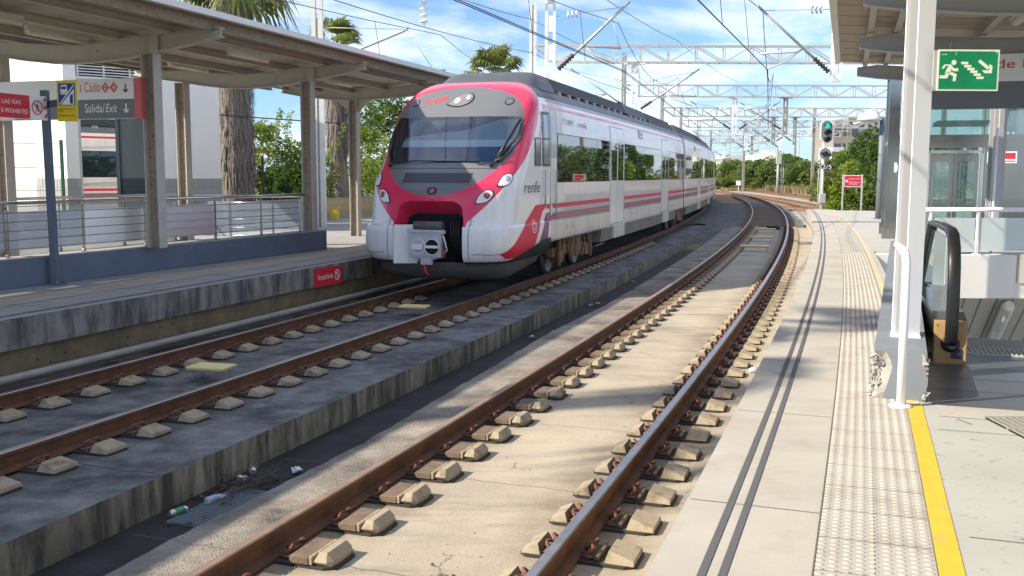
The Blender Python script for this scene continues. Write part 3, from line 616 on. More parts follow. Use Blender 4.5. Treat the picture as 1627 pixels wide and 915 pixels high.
# --- signalling beacons between the rails (cream plates on thin legs)
def beacon(s, o, z, label, wd=.34, ln=.26, h=.10, rot=0):
    x, y = xy(s, o); r_ = thing('track_beacon', (x, y, z), label, 'beacon', 'cream track beacons')
    hd = heading(s) - PI/2 + rot; Mx = Matrix.Translation((x, y, z)) @ Matrix.Rotation(hd, 4, 'Z')
    m1 = MB(); m1.hexa([Mx @ Vector(p) for p in ((-wd/2 + .01, -ln/2 + .01, h), (wd/2 - .01, -ln/2 + .01, h), (wd/2 - .01, ln/2 - .01, h), (-wd/2 + .01, ln/2 - .01, h), (-wd/2, -ln/2, h + .035), (wd/2, -ln/2, h + .035), (wd/2, ln/2, h + .035), (-wd/2, ln/2, h + .035))])
    obj('plate', m1, M['cream'], parent=r_, bevel=.008)
    m2 = MB(); m2.box(-wd/2 + .04, wd/2 - .04, -.02, .02, h - .03, h - .001, 0, Mx); obj('bracket', m2, M['signwhite'], parent=r_)
    for a in (-1, 1):
        for b in (-1, 1):
            m3 = MB(); m3.tube([Mx @ Vector((a * (wd/2 - .07), b * (ln/2 - .07), 0)), Mx @ Vector((a * (wd/2 - .07), b * (ln/2 - .07), h))], .008, 6); obj('leg', m3, M['galvdark'], parent=r_)
beacon(.1, -4.70, FS, 'cream beacon plate on thin legs on the shaded track, farther from the train', .50, .34, .15, .1)
beacon(6.0, -4.70, FS, 'cream beacon plate on thin legs just in front of the train', .50, .34, .14, .1)
beacon(22.0, .0, NS, 'nearest of the three cream beacons in the shaded curve of the empty track', .9, .3, .15)
beacon(26.8, .0, NS, 'middle of the three cream beacons in the shaded curve of the empty track', .8, .3, .15)
beacon(32.4, .0, NS, 'farthest of the three cream beacons in the shaded curve of the empty track', .8, .3, .15)
mb = MB(); mb.box(-.25, .25, -.2, .2, 0, .16); mb.box(-.30, .30, -.22, .22, 0, .02); mb.tube([(.25, 0, .05), (.6, -.1, .03), (.7, -.3, .01)], .02, 6)
q = obj('junction_box', mb, M['boot'], local=True, label='black trackside box with a cable beyond the far beacon', cat='box'); x, y = xy(35.2, .25); q.location = (x, y, NS); q.rotation_euler = (0, 0, heading(35) - PI/2)
# --- litter and grating in the channel
TZ = -1.145
def trench_pt(px_s, o, z=0): return W(px_s, o, TZ + z)
mb = MB(); gx, gy = xy(-3.0, -2.36); hd = heading(-2.7)
Mg = Matrix.Translation((gx, gy, TZ)) @ Matrix.Rotation(hd, 4, 'Z')
for i in range(29): mb.box(-.45 + .032 * i, -.45 + .032 * i + .012, -.22, .22, .0, .02, 0, Mg)
for j in range(14): mb.box(-.45, .46, -.22 + .034 * j, -.22 + .034 * j + .012, .001, .018, 0, Mg)
obj('drain_grate', mb, M['grate'], label='pale grey plastic drain grating in the channel beside litter', cat='grating')
def can(name, c, ang, L, r_, mcol, label, cat, neck=False):
    Mx = Matrix.Translation(c) @ Matrix.Rotation(ang, 4, 'Z') @ Matrix.Rotation(PI/2, 4, 'Y')
    prof = [(0, r_ * .75), (.01, r_ * .85), (.02, r_), (L - .02, r_), (L - .008, r_ * .8), (L, r_ * .75)] if not neck else [(0, r_ * .7), (.01, r_), (L * .25, r_ * .95), (L * .3, r_), (L * .55, r_), (L * .68, r_ * .9), (L * .88, r_ * .38), (L, r_ * .36)]
    root = thing(name, c, label, cat)
    mb = MB(); mb.tube([Mx @ Vector((0, 0, a)) for a, b in prof], [b for a, b in prof], 16); obj('body', mb, mcol[0], parent=root)
    if len(mcol) > 1:
        mb = MB(); a0, a1 = (L * .3, L * .55) if neck else (L * .25, L * .8); mb.tube([Mx @ Vector((0, 0, a0)), Mx @ Vector((0, 0, a1))], r_ * 1.02, 16); obj('wrapper', mb, mcol[1], parent=root)
    return root
M['canalu'] = mat('can_aluminium', (0.62, 0.63, 0.66), 0.3, metal=0.8); M['cangreen'] = mat('can_green', (0.10, 0.30, 0.16), 0.35, metal=0.4); M['plastic'] = mat('clear_plastic', (0.55, 0.60, 0.63), 0.15, alpha=0.75); M['capblue'] = mat('bottle_label', (0.30, 0.42, 0.60), 0.4)
can('drink_can', W(-2.15, -2.66, TZ + .035), 1.9, .125, .034, [M['canalu']], 'silver drink can lying in the channel beyond the twigs', 'can')
can('drink_can', W(-3.35, -2.64, TZ + .035), .9, .16, .034, [M['canalu'], M['cangreen']], 'green and silver drink can at the near end of the litter', 'can')
can('plastic_bottle', W(-3.0, -2.55, TZ + .04), .9, .20, .036, [M['plastic'], M['capblue']], 'crushed clear plastic bottle on the drain grating', 'bottle', True)
mb = MB(); rr = random.Random(5)
for k in range(110):
    c = W(-2.5 + rr.gauss(0, .22), -2.5 + rr.gauss(0, .11), TZ + .01 + abs(rr.gauss(0, .03))); a = rr.uniform(0, PI); L = rr.uniform(.04, .16)
    d = Vector((math.cos(a), math.sin(a), rr.uniform(-.3, .5))) * L; mid = c + d / 2 + Vector((rr.uniform(-.02, .02), rr.uniform(-.02, .02), rr.uniform(0, .02)))
    mb.tube([c, mid, c + d], rr.uniform(.002, .005), 4)
for k in range(40):
    c = W(-2.6 + rr.gauss(0, .4), -2.5 + rr.gauss(0, .15), TZ + .012 + rr.uniform(0, .03)); a = rr.uniform(0, 6); d = Vector((math.cos(a), math.sin(a), rr.uniform(-.4, .4))) * .035; e = Vector((-d.y, d.x, rr.uniform(-.01, .02))) * .6
    mb.add([c - d, c + e, c + d, c - e], [(0, 1, 2, 3)])
obj('twigs', mb, M['bark'], label='heap of twigs and dead leaves gathered at the drain grating', cat='debris', kind='stuff')
mb = MB()
for k, (s, o) in enumerate(((-1.95, -2.32), (-2.35, -2.64), (6.0, -2.55), (10.4, -2.6), (10.6, -2.5), (15.2, -2.6), (3.4, -1.5))):
    c = W(s, o, TZ + .02); 
    if k == 6: continue
    for j in range(5):
        a = rr.uniform(0, 6); p = [c + Vector((math.cos(a + q) * rr.uniform(.02, .08), math.sin(a + q) * rr.uniform(.02, .08), rr.uniform(0, .05))) for q in (0, 1.6, 3.1, 4.7)]; mb.add(p, [(0, 1, 2, 3)])
obj('paper_scraps', mb, M['signwhite'], label='scraps of white paper and plastic lying along the channel', cat='litter', kind='stuff')
mb = MB()
for k in range(900):
    s = rr.uniform(-5.5, 16); o = rr.choice((rr.uniform(-1.6, 1.7), rr.gauss(.869, .25), rr.gauss(-.869, .25), rr.gauss(1.55, .12))); o = max(-1.6, min(1.7, o)); c = W(s, o, NS + .003); q = rr.uniform(.0025, .010)
    mb.add([c + Vector((q * math.cos(a), q * math.sin(a), 0)) for a in (0, 1.3, 2.6, 3.9, 5.2)] + [c + Vector((0, 0, q))], [(0, 1, 5), (1, 2, 5), (2, 3, 5), (3, 4, 5), (4, 0, 5)])
obj('pebbles', mb, M['block'], label='small stones scattered over the near track slab', cat='pebbles', kind='stuff')
mb = MB()
c = W(-4.55, .25, NS + .006)
for k in range(14):
    a = rr.uniform(0, 6); b = c + Vector((rr.gauss(0, .03), rr.gauss(0, .015), 0)); d = Vector((math.cos(a) * .02, math.sin(a) * .012, rr.uniform(-.004, .012))); e = Vector((-d.y, d.x, .005)); mb.add([b - d, b + e, b + d, b - e], [(0, 1, 2, 3)])
c = W(-4.4, .12, NS + .006)
for k in range(3):
    a = rr.uniform(0, 6); b = c + Vector((rr.gauss(0, .01), rr.gauss(0, .01), 0)); d = Vector((math.cos(a) * .015, math.sin(a) * .01, .004)); e = Vector((-d.y, d.x, .005)); mb.add([b - d, b + e, b + d, b - e], [(0, 1, 2, 3)])
obj('dead_leaves', mb, M['bark'], label='few crumpled brown leaves on the slab between the near rails', cat='leaves', kind='stuff')
c = W(2.3, 1.33, NS); mb = MB(); mb.tube([c + Vector((0, 0, .03)), c + Vector((.05, .02, .03)), c + Vector((.09, .04, .03))], [.02, .036, .033], 12)
obj('plastic_cup', mb, M['signwhite'], label='small white plastic cup lying beside the sunny platform wall', cat='cup')
# ================================================================== the train
ROWS=[(.62,.12,.95,3.0,1.36),(.72,.03,.95,3.1,1.43),(.9,0,.9,3.2,1.485),(1.24,0.01,.92,3.2,1.485),(1.31,.06,.95,3.0,1.465),(1.37,.115,1.0,2.9,1.455),(1.94,.28,.95,2.9,1.47),
 (2.2,.5,.9,2.9,1.47),(2.43,.74,.85,2.9,1.47),(2.9,1.12,.76,2.9,1.47),(3.2,1.35,.74,2.9,1.46),(3.45,1.56,.72,2.8,1.44),(3.65,1.75,.7,2.6,1.40),(3.8,1.91,.7,2.5,1.33),(3.93,2.08,.65,2.5,1.22),(4.02,2.25,.6,2.5,1.10),(4.08,2.42,.5,2.5,.98),(4.12,2.65,.35,2.5,.85),(4.15,3.0,.05,2.5,.6)]
UEND = 3.15
def nrow(b):
    n=len(ROWS)-1; i=min(int(b),n-1); t=b-i
    P=[ROWS[max(0,i-1)],ROWS[i],ROWS[i+1],ROWS[min(n,i+2)]]
    out=[]
    for k in range(5):
        p0,p1,p2,p3=[q[k] for q in P]
        out.append(.5*((2*p1)+(-p0+p2)*t+(2*p0-5*p1+4*p2-p3)*t*t+(-p0+3*p1-3*p2+p3)*t**3))
    return out
def plan(r,n=120):
    h,uf,D,p,w=r
    pts=[]
    for i in range(n+1):
        f=math.pi/2*i/n
        v=w*math.sin(f)**(2/p); u=uf+D*(1-math.cos(f)**(2/p) if f<math.pi/2 else 1)
        pts.append((u,v))
    pts.append((max(UEND,pts[-1][0]+.01),w))
    L=[0]
    for a,b in zip(pts,pts[1:]): L.append(L[-1]+math.hypot(b[0]-a[0],b[1]-a[1]))
    return pts,L
def at(pl,a):
    pts,L=pl; s=abs(a)*L[-1]; i=min(max(bisect.bisect_left(L,s),1),len(L)-1)
    t=(s-L[i-1])/max(1e-9,L[i]-L[i-1])
    u=pts[i-1][0]+(pts[i][0]-pts[i-1][0])*t; v=pts[i-1][1]+(pts[i][1]-pts[i-1][1])*t
    return u,(v if a>=0 else -v)
T_S, T_O, T_Z = 7.0, FAR_O, FAR_Z
def TR(u, v, h): return W(T_S + u, T_O + v, T_Z + h)
_pl = {}
def planb(b):
    k = round(b, 3)
    if k not in _pl: r_ = nrow(k); _pl[k] = (r_, plan(r_))
    return _pl[k]
_hb = [(nrow(i / 20)[0], i / 20) for i in range((len(ROWS) - 1) * 20 + 1)]
def b_of_h(h):
    for (h0, b0), (h1, b1) in zip(_hb, _hb[1:]):
        if h <= h1: return b0 + (b1 - b0) * max(0, min(1, (h - h0) / max(1e-9, h1 - h0)))
    return _hb[-1][1]
def SPuv(a, h):
    r_, pl = planb(b_of_h(h)); u, v = at(pl, a); return u, v
def SP(a, h, off=0.0):
    u, v = SPuv(a, h); p = TR(u, v, h)
    if off:
        u1, v1 = SPuv(a + .01, h); u2, v2 = SPuv(a, h + .03)
        n = (TR(u1, v1, h) - p).cross(TR(u2, v2, h + .03) - p).normalized(); p = p + n * off
    return p
def a_of(h, v=None, u=None, side=1):
    r_, pl = planb(b_of_h(h)); lo, hi = 0.0, 1.0
    for _ in range(22):
        mid = (lo + hi) / 2; uu, vv = at(pl, mid)
        if (vv < abs(v) if v is not None else uu < u): lo = mid
        else: hi = mid
    return lo * (math.copysign(1, v) if v is not None else side)
SEC = [(.62, 1.36), (.72, 1.43), (.9, 1.47), (2.9, 1.47), (3.2, 1.46), (3.45, 1.44), (3.65, 1.40), (3.8, 1.33), (3.93, 1.22), (4.02, 1.10), (4.08, .98), (4.12, .85), (4.15, .6)]
def wsec(h):
    for (h0, w0), (h1, w1) in zip(SEC, SEC[1:]):
        if h <= h1: return w0 + (w1 - w0) * max(0, (h - h0) / (h1 - h0))
    return SEC[-1][1]
def side_pt(u, h, off=0.0, side=1):
    if u < UEND - .05: return SP(a_of(h, u=u, side=side), h, off)
    return TR(u, side * (wsec(h) + off), h)
def front_pt(v, h, off=0.0): return SP(a_of(h, v=v), h, off)
train = thing('train', TR(0, 0, 0), 'red and white commuter train with grey face standing at the left platform', 'train')
M['tw'] = mat('train_white_paint', (0.80, 0.78, 0.76), 0.28, coat=0.35, var=0.03, scale=2, dark=(0.64, 0.60, 0.55), dthr=(0.5, 0.85), dscale=5, dstretch=(1, 1, .2))
M['twl'] = mat('train_cream_dirty', (0.66, 0.61, 0.52), 0.4, coat=0.2, var=0.08, scale=2, dark=(0.45, 0.38, 0.29), dthr=(0.48, 0.8), dscale=4, dstretch=(1, 1, .25))
M['tr'] = mat('train_red_paint', (0.74, 0.032, 0.095), 0.3, coat=0.5, var=0.03, scale=3)
M['tr2'] = mat('train_stripe_red', (0.72, 0.03, 0.06), 0.45, spec=.3)
M['tp'] = mat('train_stripe_purple', (0.20, 0.04, 0.14), 0.38, coat=0.15, var=.2, scale=1.5)
M['tp2'] = mat('train_stripe_faded', (0.34, 0.09, 0.13), 0.4, coat=0.1)
M['tpk'] = mat('train_line_pink', (0.62, 0.22, 0.30), 0.35, coat=0.4)
M['tg'] = mat('train_face_grey', (0.15, 0.155, 0.16), 0.33, coat=0.35)
M['troof'] = mat('train_roof_grey', (0.13, 0.145, 0.165), 0.5, var=0.12, scale=2)
M['tfair'] = mat('train_roof_fairing', (0.085, 0.09, 0.10), 0.5, var=0.1, scale=3)
M['tskirt'] = mat('train_skirt_dark', (0.10, 0.10, 0.10), 0.42, var=0.2, scale=2, dark=(0.14, 0.11, 0.08), dthr=(0.5, 0.7), dscale=2)
M['tunder'] = mat('train_underframe_dusty', (0.25, 0.215, 0.175), 0.8, var=0.15, scale=2, dark=(0.13, .1, .07), dthr=(.5, .75), dscale=5, dstretch=(1, 1, .3))
M['tbog'] = mat('bogie_brown_dust', (0.23, 0.15, 0.09), 0.85, var=0.35, scale=7, bump=.4)
M['twheel'] = mat('wheel_steel', (0.16, 0.13, 0.11), 0.45, metal=0.6)
M['twin'] = mat('train_window_glass', (0.012, 0.016, 0.018), 0.02, spec=1.0, ior=1.9)
M['tscreen'] = glassmat('windscreen_glass', (0.02, 0.03, 0.05), 0.015, 0.5, 0.92, (0.80, 0.88, 0.92))
M['tseal'] = mat('door_seal', (0.06, 0.06, 0.06), 0.7); M['tline'] = mat('door_line', (0.26, 0.25, 0.24), 0.6)
M['tcabd'] = mat('cab_interior_dark', (0.035, 0.05, 0.09), 0.7); M['tcabg'] = mat('cab_interior_grey', (0.45, 0.46, 0.43), 0.7); M['tcabw'] = mat('cab_blind_white', (0.86, 0.88, 0.86), 0.6)
M['lens'] = mat('lamp_glass', (0.50, 0.52, 0.55), 0.12, spec=1.0, coat=1.0, metal=0.6); M['lensred'] = mat('lamp_red', (0.42, 0.03, 0.04), 0.2, coat=1)
M['lamplit'] = mat('lit_headlamp', (1, .9, .75), 0.3, emit=(1.0, 0.80, 0.55), estr=2.6)
M['lampbowl'] = mat('lamp_reflector', (0.34, 0.31, 0.29), 0.2, metal=0.5)
M['steel'] = mat('coupler_steel', (0.50, 0.52, 0.54), 0.5, metal=0.2, var=0.1, scale=8)
M['reds'] = mat('red_strap', (0.5, 0.03, 0.03), 0.6)
M['rtext'] = mat('train_letter_red', (0.85, 0.06, 0.07), 0.4); M['ptext'] = mat('train_letter_purple', (0.12, 0.03, 0.07), 0.4); M['ftext'] = mat('train_letter_faded', (0.55, 0.36, 0.36), 0.5)
# --- nose shell, split by colour into its parts
GREY = [(0, 3.97), (.15, 3.97), (.28, 3.93), (.37, 3.89), (.435, 3.83), (.475, 3.74), (.495, 3.62), (.50, 3.48), (.49, 3.30), (.47, 3.1), (.445, 2.92), (.40, 2.65), (.33, 2.42), (.235, 2.15), (.16, 1.98), (.075, 1.87), (0, 1.84)]
PINKE = [(1.36, .175), (1.69, .265), (1.98, .335), (2.25, .405), (2.53, .485), (2.85, .575), (3.17, .645), (3.48, .69), (3.83, .76), (4.05, .80), (4.2, .80)]
def itp(tab, x):
    if x <= tab[0][0]: return tab[0][1]
    for (a, b), (c, d) in zip(tab, tab[1:]):
        if x <= c: return b + (d - b) * (x - a) / (c - a)
    return tab[-1][1]
def inpoly(x, y, P):
    c = False; j = len(P) - 1
    for i in range(len(P)):
        if (P[i][1] > y) != (P[j][1] > y) and x < (P[j][0] - P[i][0]) * (y - P[i][1]) / (P[j][1] - P[i][1]) + P[i][0]: c = not c
        j = i
    return c
GP = GREY + [(-a, h) for a, h in GREY[::-1]]
WP = [(a * .965 if h > 0 else a, h) for a, h in GP]
REDD = [(.30, .80), (2.04, 1.64), (2.10, 1.655), (2.85, 1.655), (2.80, 1.54), (2.62, 1.53), (1.95, .84), (1.75, .70), (.5, .70)]
PURD = [(2.20, .84), (2.86, 1.47), (3.3, 1.47), (3.3, 1.30), (3.02, 1.28), (2.85, .84)]
HV = .69
def hole_top(v): return 1.76 - max(0, abs(v) - .40) ** 2 * 2.2 - max(0, abs(v) - .62) * 4
NA, SUB = 110, 6
NB = (len(ROWS) - 1) * SUB
grid = []; info = []
for ib in range(NB + 1):
    r_, pl = planb(ib / SUB)
    for ia in range(-NA, NA + 1):
        a = ia / NA; u, v = at(pl, a); grid.append(TR(u, v, r_[0])); info.append((a, r_[0], u, v))
NW = 2 * NA + 1
nrm = []
for ib in range(NB + 1):
    for ia in range(NW):
        l = grid[ib * NW + max(0, ia - 1)]; rr_ = grid[ib * NW + min(NW - 1, ia + 1)]; dn = grid[max(0, ib - 1) * NW + ia]; up = grid[min(NB, ib + 1) * NW + ia]
        n = (rr_ - l).cross(up - dn); nrm.append(n.normalized() if n.length > 1e-9 else Vector((0, 0, 1)))
import numpy as np
def sdist(X_, Y_, P):   # signed distance to a polygon, positive inside
    d = np.full(X_.shape, 1e9); ins = np.zeros(X_.shape, bool); n = len(P)
    for i in range(n):
        x0, y0 = P[i]; x1, y1 = P[(i + 1) % n]; ex, ey = x1 - x0, y1 - y0; L2 = ex * ex + ey * ey + 1e-12
        t = np.clip(((X_ - x0) * ex + (Y_ - y0) * ey) / L2, 0, 1); d = np.minimum(d, np.hypot(X_ - x0 - t * ex, Y_ - y0 - t * ey))
        c = (y0 > Y_) != (y1 > Y_); xi = x0 + (Y_ - y0) * ex / (ey if abs(ey) > 1e-12 else 1e-12); ins ^= c & (X_ < xi)
    return np.where(ins, d, -d)
I_ = np.array(info); Aa, Hh, Uu, Vv = I_.T; AS = 3.9
fg = sdist(Aa * AS, Hh, [(a * AS, h) for a, h in GP]); fwd = np.minimum(np.minimum(Hh - 2.47, 3.36 - Hh), fg - .05)
fp = np.minimum(np.minimum((np.interp(Hh, [q[0] for q in PINKE], [q[1] for q in PINKE]) - np.abs(Aa)) * AS, Hh - 1.30), np.maximum(4.11 - Hh, 2.62 - Uu))
frf = Hh - 3.80; fsk = .66 + .30 * np.clip((Uu - .55) / 2.1, 0, 1) - Hh
frd_ = np.minimum(sdist(Uu, Hh, REDD), (np.abs(Aa) - .2) * AS); fpd = np.minimum(sdist(Uu, Hh, PURD), (np.abs(Aa) - .2) * AS)
fho = np.minimum(np.minimum(HV - np.abs(Vv), Hh - .60), np.minimum(np.array([hole_top(v) for v in Vv]) - Hh, .8 - Uu))
G3 = np.array([tuple(p) for p in grid]); N3 = np.array([tuple(p) for p in nrm])
ALL = np.concatenate([G3, N3, np.stack([fho, fg, fwd, fp, frf, fsk, frd_, fpd, Aa, Hh], 1)], 1)
def split(polys, k):
    ins, out = [], []
    for P in polys:
        f = [p[k] for p in P]
        if min(f) >= 0: ins.append(P); continue
        if max(f) < 0: out.append(P); continue
        A_, B_ = [], []
        for i in range(len(P)):
            p, q = P[i], P[(i + 1) % len(P)]; a, b = p[k], q[k]
            (A_ if a >= 0 else B_).append(p)
            if (a >= 0) != (b >= 0): m_ = p + (q - p) * (a / (a - b)); A_.append(m_); B_.append(m_)
        if len(A_) > 2: ins.append(A_)
        if len(B_) > 2: out.append(B_)
    return ins, out
cells = [[ALL[ib * NW + ia], ALL[ib * NW + ia + 1], ALL[(ib + 1) * NW + ia + 1], ALL[(ib + 1) * NW + ia]] for ib in range(NB) for ia in range(NW - 1)]
_, rest = split(cells, 6); g_, rest = split(rest, 7); scr, g_ = split(g_, 8); pk, rest = split(rest, 9); rf_, rest = split(rest, 10); sk_, rest = split(rest, 11); rd_, rest = split(rest, 12); pu_, wh_ = split(rest, 13)
faces = dict(white=wh_, red=pk, grey=g_, screen=scr, skirt=sk_, redd=rd_, purd=pu_, roof=rf_)
def skin_part(name, polys, m, parent, off=0.0, label=None):
    idx = {}; vs_ = []; ns = []; fs = []
    for P in polys:
        f = []
        for q in P:
            k = (round(q[0], 5), round(q[1], 5), round(q[2], 5))
            if k not in idx: idx[k] = len(vs_); n_ = Vector(q[3:6]).normalized(); vs_.append(Vector(q[:3]) + n_ * off); ns.append(tuple(n_))
            if not f or f[-1] != idx[k]: f.append(idx[k])
        if len(set(f)) > 2 and f[0] != f[-1]: fs.append(f)
    mb = MB(); mb.add(vs_, fs, 0, True)
    ob = obj(name, mb, m, parent=parent, recalc=False, label=label)
    ob.data.normals_split_custom_set_from_vertices(ns)
    return ob
def body_loft(mb, u0, u1, nu):
    prof = [(.80, -1.20), (.86, -1.44)] + [(h, -w_) for h, w_ in SEC[2:]] + [(h, w_) for h, w_ in SEC[:1:-1]] + [(.86, 1.44), (.80, 1.20)]
    us = [u0 + (u1 - u0) * k / nu for k in range(nu + 1)]; n = len(prof); vs_ = [TR(u, v, h) for u in us for h, v in prof]; b = len(mb.v)
    mb.add(vs_, [])
    for i in range(nu):
        for k in range(n):
            k2 = (k + 1) % n; hh = (prof[k][0] + prof[k2][0]) / 2; vv = abs(prof[k][1] + prof[k2][1]) / 2
            mb.f.append([b + i * n + k, b + (i + 1) * n + k, b + (i + 1) * n + k2, b + i * n + k2]); mb.m.append(1 if hh > 3.78 and k2 != 0 else 0); mb.sm.append(k not in (n - 1, 0, 1, n - 2, n - 3) )
    for e, rev in ((0, True), (nu, False)):
        f = [b + e * n + k for k in range(n)]; mb.f.append(f[::-1] if rev else f); mb.m.append(2); mb.sm.append(False)
car = thing('leading_car', TR(0, 0, 0), parent=train)
shell = skin_part('nose_shell', faces['white'], M['tw'], car)
skin_part('red_face_band', faces['red'], M['tr'], car); skin_part('grey_face_panel', faces['grey'], M['tg'], car); skin_part('windscreen', faces['screen'], M['tscreen'], car)
skin_part('nose_roof', faces['roof'], M['troof'], car)
for sg in (-1, 1):
    skin_part('side_flash', [P for P in faces['redd'] if P[0][14] * sg > 0], M['tr2'], car); skin_part('purple_flash', [P for P in faces['purd'] if P[0][14] * sg > 0], M['tp'], car); skin_part('lower_nose', faces['skirt'], M['tskirt'], car)
# cab seen through the windscreen
def split_fn(polys, fn):
    ins, out = [], []
    for P in polys:
        f = [fn(q[14], q[15]) for q in P]
        if min(f) >= 0: ins.append(P); continue
        if max(f) < 0: out.append(P); continue
        A_, B_ = [], []
        for i in range(len(P)):
            p, q = P[i], P[(i + 1) % len(P)]; a, b = f[i], f[(i + 1) % len(P)]
            (A_ if a >= 0 else B_).append(p)
            if (a >= 0) != (b >= 0): m_ = p + (q - p) * (a / (a - b)); A_.append(m_); B_.append(m_)
        if len(A_) > 2: ins.append(A_)
        if len(B_) > 2: out.append(B_)
    return ins, out
def cabskin():
    side, rest = split_fn(faces['screen'], lambda a, h: a + .33)
    band, r2 = split_fn(side, lambda a, h: min(h - 2.82, 2.95 - h)); up, lo = split_fn(r2, lambda a, h: h - 2.95)
    arch, hi = split_fn(up, lambda a, h: (3.12 + 1.1 * max(0, a - .05) ** 1.1 * .9 - .35 * max(0, -a)) - h)
    mb = MB()
    for polys, m_ in ((rest + lo + hi, 0), (arch, 1), (band, 2)):
        for P in polys: mb.add([Vector(q[:3]) - Vector(q[3:6]) * .08 for q in P], [tuple(range(len(P)))], m_)
    obj('cab_interior', mb, [M['tcabd'], M['tcabg'], M['tcabw']], parent=car, recalc=False)
cabskin()
# funnel of the coupler opening
pts = [(-HV, .62 + (hole_top(HV) - .62) * k / 6) for k in range(6)] + [(-HV + 2 * HV * k / 40, hole_top(-HV + 2 * HV * k / 40)) for k in range(41)] + [(HV, hole_top(HV) - (hole_top(HV) - .62) * k / 6) for k in range(1, 7)]
mb = MB(); fm = MB()
for (v0, h0), (v1, h1) in zip(pts, pts[1:]):
    def inn(v, h): hh = .55 if h <= .63 else (.62 + (h - .62) * .78); return TR(.52, v * .90, hh)
    A, B_ = front_pt(v0, h0), front_pt(v1, h1); red = (h0 + h1) / 2 > 1.33
    (mb if red else fm).quad(A, B_, inn(v1, h1), inn(v0, h0))
obj('coupler_hood', mb, M['tr'], parent=car); obj('coupler_recess', fm, M['tw'], parent=car)
mb = MB(); mb.hexa([TR(.50, -.66, .30), TR(.50, .66, .30), TR(1.5, .66, .30), TR(1.5, -.66, .30), TR(.50, -.66, 1.58), TR(.50, .66, 1.58), TR(1.5, .66, 1.58), TR(1.5, -.66, 1.58)]); obj('coupler_bay', mb, M['dark'], parent=car)
# left flap standing in the opening, edge strip on the right
mb = MB(); mb.hexa([TR(.03, -.68, .60), TR(.22, -.24, .60), TR(.26, -.24, .60), TR(.07, -.68, .60), TR(.07, -.68, 1.32), TR(.24, -.30, 1.32), TR(.28, -.30, 1.32), TR(.11, -.68, 1.32)]); obj('coupler_flap', mb, M['tw'], parent=car, bevel=.01)
# skirt / plough under the nose
mb = MB(); vs_ = []; n = 41
for (h, uf, w_, D) in ((.64, .20, 1.33, .95), (.50, .24, 1.30, .95), (.36, .34, 1.24, .95), (.30, .50, 1.15, .9)):
    for k in range(n):
        f = (k / (n - 1) * 2 - 1) * PI/2; v = w_ * math.copysign(abs(math.sin(f)) ** (2 / 3.0), f); u = uf + D * (1 - max(0, math.cos(f)) ** (2 / 3.0)); vs_.append(TR(u, v, h))
    vs_.append(TR(2.9, w_ * 1.0, h + (.12 if h < .6 else .15)))
nn = n + 1
mb.add(vs_, [(i * nn + k, i * nn + k + 1, (i + 1) * nn + k + 1, (i + 1) * nn + k) for i in range(3) for k in range(nn - 1)], 0, True)
obj('plough_skirt', mb, M['tskirt'], parent=car)
# coupler
mb = MB()
def cb(u0, u1, v0, v1, h0, h1, m=0): mb.hexa([TR(u0, v0, h0), TR(u0, v1, h0), TR(u1, v1, h0), TR(u1, v0, h0), TR(u0, v0, h1), TR(u0, v1, h1), TR(u1, v1, h1), TR(u1, v0, h1)], m)
cb(-.02, .08, -.33, .30, .74, 1.20); cb(.0, .10, -.12, .10, .60, .74); cb(.02, .5, -.20, .18, .7, 1.1)
cb(-.03, .06, -.37, .36, 1.17, 1.24)
for k in range(7): mb.tube([TR(-.05, -.28 + .09 * k, 1.21), TR(.0, -.28 + .09 * k, 1.21)], .022, 8)
obj('coupler', mb, M['steel'], parent=car, bevel=.006)
mb = MB(); mb.tube([TR(.10, -.27, 1.31), TR(.10, .29, 1.31)], .085, 14); obj('coupler_cover', mb, M['tskirt'], parent=car)
mb = MB()
fnc = lambda x, y: TR(-.026, x, y)
disc(mb, fnc, .12, .93, .145, m=0); obj('coupler_socket', mb, M['dark'], parent=car)
mb = MB()
vv = []
for k in range(25): a = 2 * PI * k / 24; vv.append(TR(-.03, -.16 + .14 * math.cos(a), .93 + .14 * math.sin(a)))
mb.tube(vv, .012, 5); vv = [TR(-.03, .12 + .145 * math.cos(2*PI*k/24), .93 + .145 * math.sin(2*PI*k/24)) for k in range(25)]; mb.tube(vv, .010, 5)
cb(-.07, -.03, -.26, -.06, .88, .98); cb(-.06, -.03, -.0, .25, .91, .96)
mb.tube([TR(-.03, .34, 1.15), TR(-.06, .40, 1.02), TR(-.03, .42, .88), TR(0, .33, .80)], .012, 5)
obj('coupler_fittings', mb, M['signwhite'], parent=car)
mb = MB(); mb.tube([TR(-.03, -.03, .60), TR(-.06, .0, .50), TR(-.07, .06, .42)], .022, 6); obj('red_release_strap', mb, M['reds'], parent=car); mb = MB(); mb.tube([TR(-.03, .33, .98), TR(-.03, .35, .72)], .014, 5); obj('red_release_strap', mb, M['reds'], parent=car)
mb = MB()
for k in range(4): mb.tube([TR(.3, .36 + .06 * k, 1.45), TR(.2, .40 + .05 * k, 1.1), TR(.35, .45 + .04 * k, .75), TR(.5, .4, .6)], .018, 5)
obj('hoses', mb, M['black'], parent=car)
